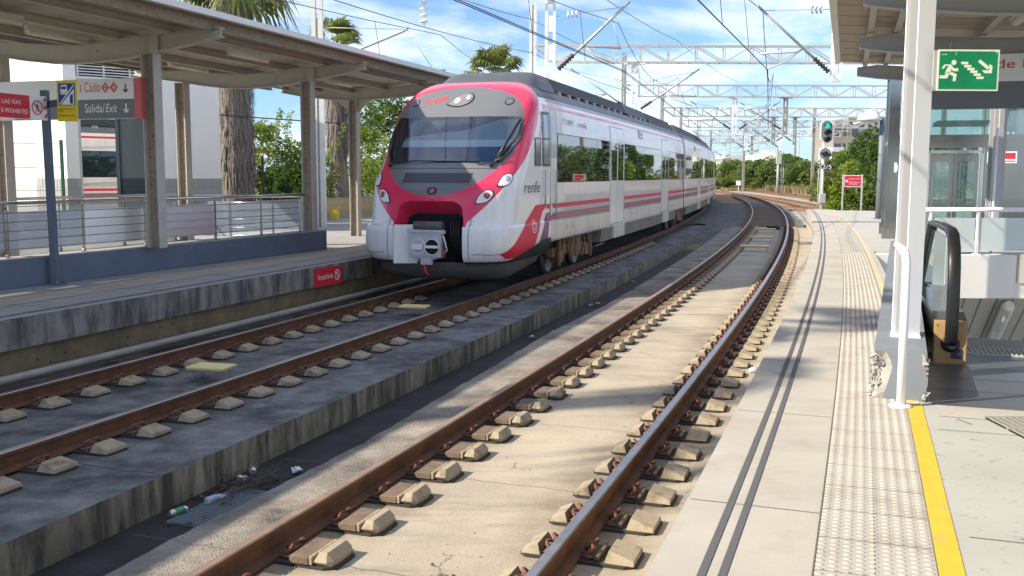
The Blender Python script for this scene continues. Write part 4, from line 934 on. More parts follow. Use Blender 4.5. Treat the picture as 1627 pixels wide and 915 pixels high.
# lamps
def almond(mb, ca, ch, la, lh, ang, sc, off, m=0, n=28, pw=1.5, blunt=0.25, per=3.9):
    out = []
    for k in range(n):
        t = 2 * PI * k / n; x = math.cos(t); y = math.sin(t) * (1 - .42 * max(0, -x) ** 1.6) * (1 + .12 * x)
        X = x * la * sc; Y = y * lh * sc; ca_, sa_ = math.cos(ang), math.sin(ang)
        out.append((X * ca_ - Y * sa_, X * sa_ + Y * ca_))
    vs_ = [SP(ca + x / per * (1 if ca > 0 or abs(ca) < .2 else -1), ch + y, off) for x, y in out]
    c = SP(ca, ch, off + .006); b = len(mb.v); mb.add(vs_ + [c], [(k, (k + 1) % n, n) for k in range(n)], m, True)
for side in (-1, 1):
    for ca, ch, la, lh, an, nm in ((.352, 2.135, .185, .095, .55, 'headlight'), (.252, 1.83, .185, .095, .62, 'headlight')):
        mb = MB()
        almond(mb, ca * side, ch, la, lh, an, 1.08, .005, 0); almond(mb, ca * side, ch, la, lh, an, .92, .014, 1)
        o_ = obj('headlight', mb, [M['black'], M['signwhite']], parent=car, recalc=False)
        mb = MB(); cc = SP((ca + .012) * side, ch + .035, .012)
        n_ = (SP(ca * side, ch, .05) - SP(ca * side, ch, 0)).normalized(); tx = n_.cross(Vector((0, 0, 1))).normalized(); ty = tx.cross(n_)
        for rg, (rr_, hh) in enumerate(((.062, .0), (.055, .018), (.03, .03))): mb.v += [cc + (tx * math.cos(2*PI*k/16) + ty * math.sin(2*PI*k/16)) * rr_ + n_ * hh for k in range(16)]
        for rg in range(2):
            for k in range(16): mb.f.append([rg*16+k, rg*16+(k+1)%16, (rg+1)*16+(k+1)%16, (rg+1)*16+k]); mb.m.append(0); mb.sm.append(True)
        mb.f.append([32 + k for k in range(16)]); mb.m.append(0); mb.sm.append(True)
        obj('lamp_lens', mb, M['lens'] if ca > .3 else M['lensred'], parent=car)
mb = MB(); almond(mb, .005, 3.69, .275, .135, .30, 1.0, .006, 0, per=2.4); almond(mb, .005, 3.69, .275, .135, .30, .90, .014, 1, per=2.4); obj('top_headlight', mb, [M['black'], M['lampbowl']], parent=car, recalc=False)
for cv, ch, rr_ in ((-.06, 3.675, .075), (.15, 3.735, .055)):
    mb = MB(); disc(mb, lambda x, y: front_pt(x, y, .022), cv, ch, rr_, m=0); obj('lamp_lens', mb, M['lens'], parent=car, recalc=False)
    mb = MB(); disc(mb, lambda x, y: front_pt(x, y, .026), cv, ch, rr_ * .5, m=0); obj('lamp_bulb', mb, M['lamplit'], parent=car, recalc=False)
for v in (-.98, .98):
    mb = MB(); disc(mb, lambda x, y: front_pt(x, y, .005), v, 3.66, .085, .075, m=0); disc(mb, lambda x, y: front_pt(x, y, .008), v, 3.66, .068, .058, m=1); obj('round_cap', mb, [M['black'], M['tg']], parent=car, recalc=False)
mb = MB()
def rrect(x0, x1, y0, y1, r_, n=6):
    P = []
    for cx_, cy_, a0 in ((x1 - r_, y1 - r_, 0), (x0 + r_, y1 - r_, PI/2), (x0 + r_, y0 + r_, PI), (x1 - r_, y0 + r_, 3*PI/2)):
        for k in range(n + 1): a = a0 + PI/2 * k / n; P.append((cx_ + r_ * math.cos(a), cy_ + r_ * math.sin(a)))
    return P
def striprect(mb, fn, x0, x1, y0, y1, nx, m=0):
    for k in range(nx):
        a = x0 + (x1 - x0) * k / nx; b = x0 + (x1 - x0) * (k + 1) / nx; mb.quad(fn(a, y0), fn(b, y0), fn(b, y1), fn(a, y1), m)
striprect(mb, lambda x, y: front_pt(x, y, .004), -.72, .72, 2.07, 2.29, 24, 0); striprect(mb, lambda x, y: front_pt(x, y, .008), -.66, .69, 2.09, 2.27, 24, 1)
obj('destination_display', mb, [M['tg'], mat('display_dark', (0.035, 0.04, 0.05), 0.35)], parent=car, recalc=False)
mb = MB(); disc(mb, lambda x, y: front_pt(x, y, .004), 0, 1.945, .10, .07, m=0); disc(mb, lambda x, y: front_pt(x, y, .008), 0, 1.945, .055, .045, m=1); obj('small_red_lamp', mb, [M['black'], M['lensred']], parent=car, recalc=False)
mb = MB(); fp = lambda x, y: front_pt(x, y, .006)
add_text(mb, '718M', lambda x, y: fp(x + (y - 3.63) * .25, y + (x + .75) * .22), -.78, 3.585, width=.46, height=.125); 
obj('fleet_number', mb, M['rtext'], parent=car, recalc=False)
# wipers
mb = MB(); p = [SP(.275 + .01, 2.42, .03), SP(.33, 2.60, .05), SP(.42, 2.92, .06), SP(.485, 3.30, .05)]; mb.tube(p, [.022, .018, .014, .01], 6)
mb.tube([SP(.30, 2.46, .06), SP(.37, 2.62, .06), SP(.44, 2.88, .06), SP(.475, 3.15, .05)], .016, 5); mb.tube([SP(.30, 2.50, .04), SP(.455, 3.28, .03)], .024, 5)
mb.tube([SP(.20, 2.44, .03), SP(.29, 2.42, .05)], .012, 5); mb.tube([SP(.275, 2.40, 0), SP(.275, 2.40, .06)], .03, 10)
obj('wiper', mb, M['black'], parent=car)
mb = MB(); mb.tube([SP(-.30, 2.43, .03), SP(-.16, 2.475, .04), SP(.22, 2.46, .04)], .013, 5); mb.tube([SP(-.31, 2.40, 0), SP(-.31, 2.40, .05)], .03, 8); mb.tube([SP(-.31, 2.42, .04), SP(-.40, 2.75, .04), SP(-.44, 3.1, .03)], .016, 5); obj('wiper', mb, M['black'], parent=car)
mb = MB()
for k in range(20):
    a = -.29 + .60 * k / 20; b = a + .6 / 20; mb.quad(SP(a, 2.355, .003), SP(b, 2.355, .003), SP(b, 2.363, .003), SP(a, 2.363, .003))
obj('panel_seam', mb, M['black'], parent=car, recalc=False)
for sg in (-1, 1):
    mb = MB(); mb.tube([front_pt(sg * .80, .64 + .09 * k, .002) for k in range(10)], .006, 5); obj('panel_seam', mb, M['tseal'], parent=car)
    mb = MB(); mb.tube([front_pt(sg * (.86 + .055 * k), .80 + .012 * math.sin(k * .9), .001) for k in range(11)], .005, 5); obj('bumper_crease', mb, M['tseal'], parent=car)
    
for k_, (u_, h_) in enumerate(((4.4, 1.12), (5.0, 1.12), (12.2, 1.1), (13.0, 1.1), (22, 1.1))):
    mb = MB(); frame_rect_ = [(u_, h_ - .07), (u_ + .16, h_ + .07)]; side_q = lambda a, b: TR(a, 1.47 + .008, b)
    for q in range(3): mb.quad(side_q(u_ + .01, h_ - .06 + .045 * q), side_q(u_ + .15, h_ - .06 + .045 * q), side_q(u_ + .15, h_ - .04 + .045 * q), side_q(u_ + .01, h_ - .04 + .045 * q))
    obj('data_plate', mb, M['tline'], parent=car, recalc=False)
# --- side decoration helpers
def side_rect(mb, u0, u1, h0, h1, off, m=0, side=1, nu=None):
    nu = nu or max(1, int((u1 - u0) / .8)); hs = [h0] + [h for h, _ in SEC if h0 + .02 < h < h1 - .02] + [h1]
    for i in range(nu):
        a = u0 + (u1 - u0) * i / nu; b = u0 + (u1 - u0) * (i + 1) / nu
        for y0, y1 in zip(hs, hs[1:]):
            mb.quad(side_pt(a, y0, off, side), side_pt(b, y0, off, side), side_pt(b, y1, off, side), side_pt(a, y1, off, side), m)
def side_panel(mb, u0, u1, h0, h1, off0, off1, m=0, side=1):   # a panel with thickness
    side_rect(mb, u0, u1, h0, h1, off1, m, side)
    for (ua, ha, ub, hb) in ((u0, h0, u1, h0), (u1, h0, u1, h1), (u1, h1, u0, h1), (u0, h1, u0, h0)):
        mb.quad(side_pt(ua, ha, off0, side), side_pt(ub, hb, off0, side), side_pt(ub, hb, off1, side), side_pt(ua, ha, off1, side), m)
def frame_rect(mb, u0, u1, h0, h1, t, off, m=0):
    side_rect(mb, u0, u1, h0, h0 + t, off, m); side_rect(mb, u0, u1, h1 - t, h1, off, m); side_rect(mb, u0, u0 + t, h0, h1, off, m, nu=1); side_rect(mb, u1 - t, u1, h0, h1, off, m, nu=1)
def ptxt(parent, name, body, u0, h0, width, height, m, slope=0.0, shear=0.0):
    mb = MB(); add_text(mb, body, lambda x, y: side_pt(x, y, .006), u0, h0, width, height, shear=shear); return obj(name, mb, m, parent=parent, recalc=False)
# --- bogie
def bogie(parent, uc, wb, vis=True):
    mb = MB(); v = 1.12
    for sg in (-1, 1):
        def b_(u0, u1, v0, v1, h0, h1): mb.hexa([TR(u0, v0, h0), TR(u0, v1, h0), TR(u1, v1, h0), TR(u1, v0, h0), TR(u0, v0, h1), TR(u0, v1, h1), TR(u1, v1, h1), TR(u1, v0, h1)])
        b_(uc - wb/2 - .5, uc + wb/2 + .5, min(sg * .98, sg * 1.16), max(sg * .98, sg * 1.16), .42, .62)
        for q in (-1, 1): b_(uc + q * wb/2 - .17, uc + q * wb/2 + .17, min(sg * 1.0, sg * 1.24), max(sg * 1.0, sg * 1.24), .28, .60)
        for q in (-.35, .0, .35): mb.tube([TR(uc + q, sg * 1.2, .35), TR(uc + q, sg * 1.22, .88)], .09 if q else .13, 10)
        for q in (-1, 1):
            mb.tube([TR(uc + q * (wb/2 + .28), sg * 1.25, .22), TR(uc + q * (wb/2 + .3), sg * 1.25, .88)], .05, 8)
            mb.tube([TR(uc + q * .55, sg * 1.27, .3), TR(uc + q * .85, sg * 1.27, .62), TR(uc + q * .6, sg * 1.27, .86)], .03, 6)
            mb.tube([TR(uc + q * wb/2, sg * 1.28, .58), TR(uc + q * (wb/2 - .35), sg * 1.3, .86), TR(uc + q * .2, sg * 1.28, .9)], .022, 6)
            b_(uc + q * (wb/2) - .06, uc + q * wb/2 + .06, min(sg * 1.1, sg * 1.3), max(sg * 1.1, sg * 1.3), .58, .9)
    obj('bogie_frame', mb, M['tbog'], parent=parent, bevel=.01)
    for q in (-1, 1):
        for sg in (-1, 1):
            w_ = MB(); u = uc + q * wb/2; v0 = sg * .80; n = 28
            prof = [(.0, .76), (.16, .76), (.30, .80), (.42, .80), (.46, .79), (.455, .87), (.42, .93), (.38, .93), (.30, .86), (.14, .86), (.10, .95), (0, .95)]
            vs_ = []
            for r_, vv_ in prof:
                for k in range(n): a = 2*PI*k/n; vs_.append(TR(u + r_ * math.cos(a), sg * vv_, .46 + r_ * math.sin(a)))
            w_.add(vs_, [(i*n+k, i*n+(k+1)%n, (i+1)*n+(k+1)%n, (i+1)*n+k) for i in range(len(prof)-1) for k in range(n)], 0, True)
            obj('wheel', w_, M['twheel'], parent=parent)
        ax = MB(); ax.tube([TR(uc + q * wb/2, -.8, .46), TR(uc + q * wb/2, .8, .46)], .09, 10); obj('axle', ax, M['tbog'], parent=parent)
# --- roof fairings: long louvred housings
def fairing(parent, u0, u1, kind):
    mb = MB()
    if kind == 'front':
        vs_ = []; n = 25
        for (h, uf, w_, D, ue) in ((4.02, u0 - .05, 1.12, .55, u1), (4.20, u0 + .12, 1.04, .5, u1 - .05), (4.36, u0 + .38, .93, .45, u1 - .12), (4.40, u0 + .55, .85, .4, u1 - .16)):
            for k in range(n):
                f = (k / (n - 1) * 2 - 1) * PI/2; v = w_ * math.copysign(abs(math.sin(f)) ** (2 / 3.4), f); u = uf + D * (1 - max(0, math.cos(f)) ** (2 / 3.4)); vs_.append(TR(u, v, h))
            vs_.append(TR(ue, w_, h)); vs_.insert(len(vs_) - n - 1, TR(ue, -w_, h))
        nn = n + 2
        mb.add(vs_, [(i*nn+k, i*nn+(k+1) % nn, (i+1)*nn+(k+1) % nn, (i+1)*nn+k) for i in range(3) for k in range(nn)] + [tuple(3*nn+k for k in range(nn))], 0, True)
        return obj('roof_fairing', mb, M['tfair'], parent=parent)
    n = max(1, int((u1 - u0) / 1.5))
    def lbar(h0, v0, h1, v1, m=0):
        for i in range(n):
            a = u0 + (u1 - u0) * i / n; b = u0 + (u1 - u0) * (i + 1) / n
            mb.add([TR(a, v0, h0), TR(b, v0, h0), TR(b, v1, h1), TR(a, v1, h1)], [(0, 1, 2, 3)], m)
    for sg in (-1, 1):
        if kind == 'louvre':
            for k in range(7):
                h = 4.10 + .040 * k; v = sg * (1.06 - .028 * k)
                lbar(h, v + sg * .012, h + .020, v + sg * .004, 0); lbar(h + .020, v + sg * .004, h + .022, v - sg * .06, 0); lbar(h, v + sg * .012, h, v - sg * .06, 0); lbar(h + .02, v - sg * .045, h + .04, v - sg * .045, 1)
        else:
            lbar(4.08, sg * 1.06, 4.40, sg * .86, 1)
            for i in range(n * 4):
                a = u0 + (u1 - u0) * i / (n * 4); mb.hexa([TR(a, sg * 1.075, 4.08), TR(a + .07, sg * 1.075, 4.08), TR(a + .07, sg * 1.0, 4.08), TR(a, sg * 1.0, 4.08), TR(a, sg * .875, 4.40), TR(a + .07, sg * .875, 4.40), TR(a + .07, sg * .8, 4.40), TR(a, sg * .8, 4.40)], 0)
    lbar(4.385, -.87, 4.385, .87, 0)
    for e in (u0, u1): mb.add([TR(e, -1.08, 4.06), TR(e, 1.08, 4.06), TR(e, .86, 4.40), TR(e, -.86, 4.40)], [(0, 1, 2, 3)], 0)
    for i in range(int((u1 - u0) / .9)):
        a = u0 + .3 + .9 * i
        for sg in (-1, 1): mb.hexa([TR(a, sg*1.12, 4.0), TR(a+.25, sg*1.12, 4.0), TR(a+.25, sg*.98, 4.0), TR(a, sg*.98, 4.0), TR(a, sg*1.1, 4.09), TR(a+.25, sg*1.1, 4.09), TR(a+.25, sg*.98, 4.09), TR(a, sg*.98, 4.09)], 2)
    return obj('roof_fairing', mb, [M['tfair'], M['black'], M['galvdark']], parent=parent)
# --- generic car body and trim
def car_body(parent, u0, u1, name='car_body'):
    mb = MB(); body_loft(mb, u0, u1, max(6, int((u1 - u0) / 1.2))); return obj(name, mb, [M['tw'], M['troof'], M['tseal']], parent=parent)
def lower_band(parent, u0, u1):
    mb = MB(); side_rect(mb, u0, u1, .905, 1.27, .004); obj('lower_cream_panel', mb, M['twl'], parent=parent, recalc=False)
def door(parent, u0, u1):
    um = (u0 + u1) / 2
    for a, b in ((u0, um - .008), (um + .008, u1)):
        d = MB(); side_panel(d, a, b, .96, 3.50, -.0, .005); obj('door_leaf', d, M['tw'], parent=parent, recalc=False)
        g = MB(); side_rect(g, a + .07, b - .07, 2.10, 3.10, .008); obj('door_window', g, M['twin'], parent=parent, recalc=False)
    s_ = MB(); frame_rect(s_, u0 - .018, u1 + .018, .93, 3.52, .016, .006); side_rect(s_, um - .008, um + .008, .96, 3.5, .004, nu=1); obj('door_seal', s_, M['tline'], parent=parent, recalc=False)
    st = MB(); st.hexa([TR(u0 + .55, 1.38, .55), TR(u0 + .55, 1.482, .55), TR(u1 + .25, 1.482, .55), TR(u1 + .25, 1.38, .55), TR(u0 + .55, 1.38, .93), TR(u0 + .55, 1.482, .93), TR(u1 + .25, 1.482, .93), TR(u1 + .25, 1.38, .93)]); obj('door_step', st, M['twl'], parent=parent, bevel=.01)
def windows(parent, u0, u1, divs, side=1):
    e = [u0] + divs + [u1]
    for a, b in zip(e, e[1:]):
        g = MB(); side_rect(g, a + .012, b - .012, 2.10, 3.10, .008, 0, side, nu=max(1, int((b - a) / 1.6))); obj('window', g, M['twin'], parent=parent, recalc=False)
    f = MB(); side_rect(f, u0 - .02, u1 + .02, 2.085, 3.115, .004, 0, side); obj('window_surround', f, M['tseal'], parent=parent, recalc=False)
def stripes(parent, segs, m1, m2, side=1):
    for u0, u1 in segs:
        a = MB(); b = MB(); side_rect(a, u0, u1, 1.555, 1.65, .005, 0, side); side_rect(b, u0, u1, 1.31, 1.46, .0055, 0, side)
        obj('red_stripe', a, m1, parent=parent, recalc=False); obj('purple_stripe', b, m2, parent=parent, recalc=False)
def underbox(parent, u0, u1):
    mb = MB(); n = max(1, int((u1 - u0) / 2)); 
    for i in range(n):
        a = u0 + (u1 - u0) * i / n; b = u0 + (u1 - u0) * (i + 1) / n - .012
        mb.hexa([TR(a, -1.38, .52), TR(a, 1.38, .52), TR(b, 1.38, .52), TR(b, -1.38, .52), TR(a, -1.43, .895), TR(a, 1.43, .895), TR(b, 1.43, .895), TR(b, -1.43, .895)])
    return obj('underframe_skirt', mb, M['tunder'], parent=parent)
# leading car
G1 = 25.75
car_body(car, UEND - .01, G1 - .12)
lower_band(car, 3.18, 18.3); lower_band(car, 20.7, G1 - .15)
door(car, 9.12, 10.95); door(car, 18.45, 20.25)
windows(car, 3.66, 8.98, [7.47]); windows(car, 11.1, 18.25, [14.6]); windows(car, 20.4, G1 - .2, [])
stripes(car, [(2.85, 8.98), (11.1, 18.3), (20.4, G1 - .15)], M['tr2'], M['tp2']); stripes(car, [(2.85, 8.98), (11.1, 18.3), (20.4, G1 - .15)], M['tr2'], M['tp2'], -1)
windows(car, 3.66, 8.98, [7.47], -1); windows(car, 11.1, 18.25, [14.6], -1); windows(car, 20.4, G1 - .2, [], -1)
mb = MB(); side_rect(mb, 2.75, G1 - .15, 3.60, 3.68, .005, 0, -1, nu=24); obj('pink_line', mb, M['tr2'], parent=car, recalc=False)
mb = MB(); side_rect(mb, 2.75, G1 - .15, 3.60, 3.66, .005, nu=24); 
for h0, h1, ua, ub in ((2.45, 2.8, 1.95, 2.12), (2.8, 3.2, 2.12, 2.42), (3.2, 3.6, 2.42, 2.70)): mb.quad(side_pt(ua, h0, .005), side_pt(ua + .09, h0, .005), side_pt(ub + .09, h1, .005), side_pt(ub, h1, .005))
mb.quad(side_pt(2.70, 3.6, .005), side_pt(2.80, 3.6, .005), side_pt(2.80, 3.66, .005), side_pt(2.72, 3.66, .005))
obj('pink_line', mb, M['tpk'], parent=car, recalc=False)
mb = MB(); side_rect(mb, 2.80, 3.6, 2.6, 3.58, .003, nu=3); obj('grey_cab_patch', mb, mat('train_patch_grey', (0.42, 0.43, 0.45), 0.35, coat=.4), parent=car, recalc=False)
mb = MB(); frame_rect(mb, 2.50, 3.0, 2.42, 3.50, .045, .03); side_rect(mb, 2.50, 3.0, 2.95, 2.98, .03, nu=1); obj('cab_window_frame', mb, M['black'], parent=car, recalc=False)
mb = MB(); side_rect(mb, 2.52, 2.98, 2.44, 3.48, .012); obj('cab_window', mb, mat('cab_glass_grey', (0.30, 0.32, 0.32), 0.08, spec=1), parent=car, recalc=False)
mb = MB(); side_rect(mb, 1.98, 2.34, 2.44, 2.95, .012, nu=2); obj('cab_side_window', mb, mat('cab_glass_blue', (0.16, 0.20, 0.23), 0.08, spec=1), parent=car, recalc=False)
mb = MB(); frame_rect(mb, 1.96, 2.36, 2.42, 2.97, .03, .016); obj('cab_window_frame', mb, M['black'], parent=car, recalc=False)
for u in (2.60, 3.42):
    mb = MB(); mb.tube([side_pt(u, 1.35 if u > 3 else 1.62, .05), side_pt(u, 2.35, .05)], .016, 6); obj('grab_rail', mb, M['galv'], parent=car)
ptxt(car, 'operator_name', 'renfe', 1.30, 1.90, 1.05, .22, M['ptext'])
ptxt(car, 'car_number', '718M   renfe', 4.1, 3.32, 2.3, .13, M['ftext'])
mb = MB(); disc(mb, lambda x, y: side_pt(x, y, .006), 1.93, 1.24, .17, .13, m=0, r0=.145); disc(mb, lambda x, y: side_pt(x, y, .006), 1.93, 1.24, .10, .075, m=0, n=20, r0=.07)
obj('round_emblem', mb, M['signwhite'], parent=car, recalc=False)
mb = MB(); side_rect(mb, 3.12, 3.135, .95, 3.55, .004, nu=1); side_rect(mb, 3.62, 3.632, .95, 3.7, .004, nu=1); obj('panel_gap', mb, M['tseal'], parent=car, recalc=False)
mb = MB(); frame_rect(mb, 13.5, 14.2, 3.36, 3.60, .03, .02); side_rect(mb, 13.5, 14.2, 3.36, 3.6, .012, nu=1); obj('route_display', mb, M['twin'], parent=car, recalc=False)
mb = MB(); side_rect(mb, 3.15, G1 - .15, 3.765, 3.79, .03, nu=24); side_rect(mb, 3.15, G1 - .15, 3.79, 3.80, .03, nu=24); obj('roof_gutter', mb, M['galv'], parent=car, recalc=False)
bogie(car, 6.2, 2.5); underbox(car, 8.35, 23.2)
fairing(car, 3.05, 4.75, 'front'); fairing(car, 4.75, 13.6, 'louvre'); fairing(car, 13.65, 17.6, 'grille'); fairing(car, 17.65, 24.6, 'louvre')
mb = MB(); mb.hexa([TR(G1-.2, -1.30, .9), TR(G1-.2, 1.30, .9), TR(G1+.25, 1.30, .9), TR(G1+.25, -1.30, .9), TR(G1-.2, -1.26, 3.7), TR(G1-.2, 1.26, 3.7), TR(G1+.25, 1.26, 3.7), TR(G1+.25, -1.26, 3.7)]); obj('gangway_bellows', mb, M['tseal'], parent=car)
# following cars
ends = [(G1 + .15, 49.8), (50.1, 68), (68.3, 86), (86.3, 108)]
for i, (a, b) in enumerate(ends):
    c = thing('following_car', TR(a, 0, 0), parent=train)
    car_body(c, a, b); lower_band(c, a + .05, b - .05)
    L = b - a; d1 = a + L * .30; d2 = a + L * .68
    door(c, d1, d1 + 1.8); door(c, d2, d2 + 1.8)
    windows(c, a + .4, d1 - .12, []); windows(c, d1 + 1.92, d2 - .12, [(d1 + d2) / 2 + .9]); windows(c, d2 + 1.92, b - .4, [])
    stripes(c, [(a + .1, d1 - .1), (d1 + 1.9, d2 - .1), (d2 + 1.9, b - .1)], M['tp2'], M['tp2'])
    mb = MB(); frame_rect(mb, d1 - 2.2, d1 - 1.5, 3.36, 3.60, .03, .02); side_rect(mb, d1 - 2.2, d1 - 1.5, 3.36, 3.6, .012, nu=1); obj('route_display', mb, M['twin'], parent=c, recalc=False)
    underbox(c, a + 1.6, b - 1.6); bogie(c, a - .15, 2.4)
    fairing(c, a + 1.0, a + L * .45, 'louvre'); fairing(c, a + L * .46, a + L * .62, 'grille'); fairing(c, a + L * .63, b - 1, 'louvre')
    mb = MB(); side_rect(mb, a, b, 3.765, 3.79, .03, nu=18); obj('roof_gutter', mb, M['galv'], parent=c, recalc=False)
    if i < 3: mb = MB(); mb.hexa([TR(b-.1, -1.30, .9), TR(b-.1, 1.30, .9), TR(b+.4, 1.30, .9), TR(b+.4, -1.30, .9), TR(b-.1, -1.26, 3.7), TR(b-.1, 1.26, 3.7), TR(b+.4, 1.26, 3.7), TR(b+.4, -1.26, 3.7)]); obj('gangway_bellows', mb, M['tseal'], parent=c)
    if i == 2:   # pantograph
        mb = MB(); uc = a + 8
        mb.tube([TR(uc - 1, -.5, 4.45), TR(uc + .6, 0, 5.1), TR(uc - .6, 0, 5.75)], .04, 6); mb.tube([TR(uc - 1, .5, 4.45), TR(uc + .6, 0, 5.1)], .04, 6); mb.tube([TR(uc - .6, -.8, 5.75), TR(uc - .6, .8, 5.75)], .03, 6)
        obj('pantograph', mb, M['reds'], parent=c)
# ================================================================== vegetation builders
def leaves(mb, centre, rad, n, size, rr, flat=0.75, m=0):
    cx, cy, cz = centre
    for _ in range(n):
        while True:
            p = Vector((rr.uniform(-1, 1), rr.uniform(-1, 1), rr.uniform(-1, 1)))
            l = p.length
            if .25 < l < 1: break
        p = p / l * (l ** .45)
        c = Vector((cx + p.x * rad, cy + p.y * rad, cz + p.z * rad * flat))
        a = Vector((rr.gauss(0, 1), rr.gauss(0, 1), rr.gauss(0, .6))).normalized(); b = a.cross(Vector((rr.gauss(0, 1), rr.gauss(0, 1), rr.gauss(0, 1)))).normalized()
        s = size * rr.uniform(.6, 1.3); e = s * .42
        mb.add([c - a * s, c + b * e, c + a * s * 1.1, c - b * e], [(0, 1, 2, 3)], m)
def tree(name, loc, h, rad, label, cat='tree', m='leaf', clumps=26, per=170, leaf=.11, seed=0, trunk=.3, low=0.15, group=None, flat=.8, spread=1.0, wispy=0):
    rr = random.Random(seed); x, y, z = loc; root = thing(name, loc, label, cat, group)
    mb = MB(); cents = []
    for k in range(clumps):
        t = rr.random(); zz = z + h * (low + (1 - low - .08) * t); prof = math.sin(PI * min(1, .18 + .82 * t) ** .8) ** .6 * rad * spread
        a = rr.uniform(0, 2 * PI); q = math.sqrt(rr.uniform(.15, 1)) * prof; c = (x + q * math.cos(a), y + q * math.sin(a), zz)
        cr_ = rad * rr.uniform(.22, .42); cents.append(c); leaves(mb, c, cr_, per, leaf, rr, flat)
    for k in range(wispy):
        a = rr.uniform(0, 2 * PI); c = Vector((x + rad * .7 * math.cos(a), y + rad * .7 * math.sin(a), z + h * rr.uniform(.6, .95))); d = Vector((math.cos(a) * .5, math.sin(a) * .5, rr.uniform(.7, 1.4))).normalized() * rr.uniform(.5, 1.3)
        for j in range(26):
            p = c + d * (j / 26); leaves(mb, p, .13, 3, leaf * .8, rr)
    obj('crown', mb, M[m], parent=root, recalc=False)
    tb = MB(); tb.tube([(x, y, z - .1), (x + .05, y, z + h * .25), (x, y + .05, z + h * .6)], [trunk * .5, trunk * .38, trunk * .2], 8)
    for c in cents[:9]: b = Vector((x, y, z + h * rr.uniform(.15, .45))); tb.tube([b, (b + Vector(c)) / 2 + Vector((0, 0, .1)), Vector(c)], [trunk * .18, trunk * .12, trunk * .05], 5)
    obj('trunk', tb, M['bark'], parent=root); return root
def fan_leaf(mb, base, d, L, rr, droop, m=0, blades=15, up=Vector((0, 0, 1))):
    d = d.normalized(); side = d.cross(up); side = side.normalized() if side.length > .05 else Vector((1, 0, 0)); nrm_ = side.cross(d).normalized()
    pet = base + d * L * .55; mb.tube([base, (base + pet) / 2 + Vector((0, 0, .04)), pet], [.022, .016, .01], 4, m)
    F = L * .75
    for k in range(blades):
        a = (k / (blades - 1) - .5) * 2.6 + rr.uniform(-.05, .05); q = (d * math.cos(a) + side * math.sin(a)); w_ = .045 * F
        l = F * (1 - .18 * abs(a)) * rr.uniform(.9, 1.08); pp = q.cross(nrm_).normalized()
        mid = pet + q * l * .55 + nrm_ * .03; tip = pet + q * l * .9 - Vector((0, 0, droop * l * rr.uniform(.25, .6)))
        mb.add([pet, mid - pp * w_, tip, mid + pp * w_], [(0, 1, 2, 3)], m)
def palm(loc, ztop, crown, tr, label, seed=1, skirt=1.8, nf=44, group=None, fl=1.25, name='palm_tree'):
    rr = random.Random(seed); x, y, z = loc; root = thing(name, loc, label, 'palm', group)
    mb = MB()
    for k in range(nf):
        a = rr.uniform(0, 2 * PI); el = rr.uniform(-.55, 1.35); d = Vector((math.cos(a) * math.cos(el), math.sin(a) * math.cos(el), math.sin(el))); fan_leaf(mb, Vector((x, y, ztop + .2 * el)), d, fl * crown * rr.uniform(.85, 1.1), rr, .75 if el > .4 else 1.1)
    obj('crown', mb, M['palm'], parent=root, recalc=False)
    tb = MB(); n = 14; P = []; Rr = []
    for k in range(n + 1):
        t = k / n; P.append((x + .05 * math.sin(3 * t + seed), y, z + (ztop - z) * t)); Rr.append(tr * (1.15 - .25 * t) * (1 + .06 * math.sin(9 * t + seed)))
    tb.tube(P, Rr, 18); obj('trunk', tb, M['thatch'], parent=root)
    sk = MB()
    for k in range(int(900 * skirt)):   # hanging dead fronds
        zz = rr.uniform(max(z + .6, ztop - skirt * 2.2), ztop); a = rr.uniform(0, 2 * PI); r0 = tr * 1.02 + rr.uniform(0, .10) + .22 * max(0, (zz - (ztop - 1.4)) / 1.4); L = rr.uniform(.35, .9)
        p = Vector((x + r0 * math.cos(a), y + r0 * math.sin(a), zz)); t_ = Vector((-math.sin(a), math.cos(a), 0)) * rr.uniform(.008, .030); e = p + Vector((math.cos(a) * rr.uniform(-.02, .16), math.sin(a) * rr.uniform(-.02, .16), -L)) + t_ * rr.uniform(-3, 3)
        sk.add([p - t_, p + t_, e], [(0, 1, 2)])
    obj('dead_frond_skirt', sk, M['thatch'], parent=root, recalc=False); return root
# ================================================================== left station
c1 = Vector((-5.96, 16.70, 0)); cT = Vector((.311, .950, 0)).normalized(); cN = Vector((cT.y, -cT.x, 0))
def CF(t, n, z): p = c1 + cT * t + cN * n; return Vector((p.x, p.y, z))
def hcol(mb, t, n, z0, z1, fl=.20, dp=.25, m=0, m2=None, F=CF):   # H column, flanges face +-N
    def b_(t0, t1, n0, n1, mm): mb.hexa([F(t + t0, n + n0, z0), F(t + t0, n + n1, z0), F(t + t1, n + n1, z0), F(t + t1, n + n0, z0), F(t + t0, n + n0, z1), F(t + t0, n + n1, z1), F(t + t1, n + n1, z1), F(t + t1, n + n0, z1)], mm)
    b_(-fl/2, fl/2, -dp/2, -dp/2 + .018, m); b_(-fl/2, fl/2, dp/2 - .018, dp/2, m); b_(-.008, .008, -dp/2 + .018, dp/2 - .018, m2 if m2 is not None else m)
def gull_beam(mb, t, prof, w_=.17, m=0, F=CF):   # prof: (n, z bottom, z top)
    for (n0, b0, t0), (n1, b1, t1) in zip(prof, prof[1:]):
        def h_(ta, tb, a0, a1, c0, c1_): mb.hexa([F(t + ta, n0, a0), F(t + ta, n1, c0), F(t + tb, n1, c0), F(t + tb, n0, a0), F(t + ta, n0, a1), F(t + ta, n1, c1_), F(t + tb, n1, c1_), F(t + tb, n0, a1)], m)
        h_(-.01, .01, b0 + .015, t0 - .015, b1 + .015, t1 - .015); h_(-w_/2, w_/2, b0, b0 + .015, b1, b1 + .015); h_(-w_/2, w_/2, t0 - .015, t0, t1 - .015, t1)
    n, b, t_ = prof[-1]
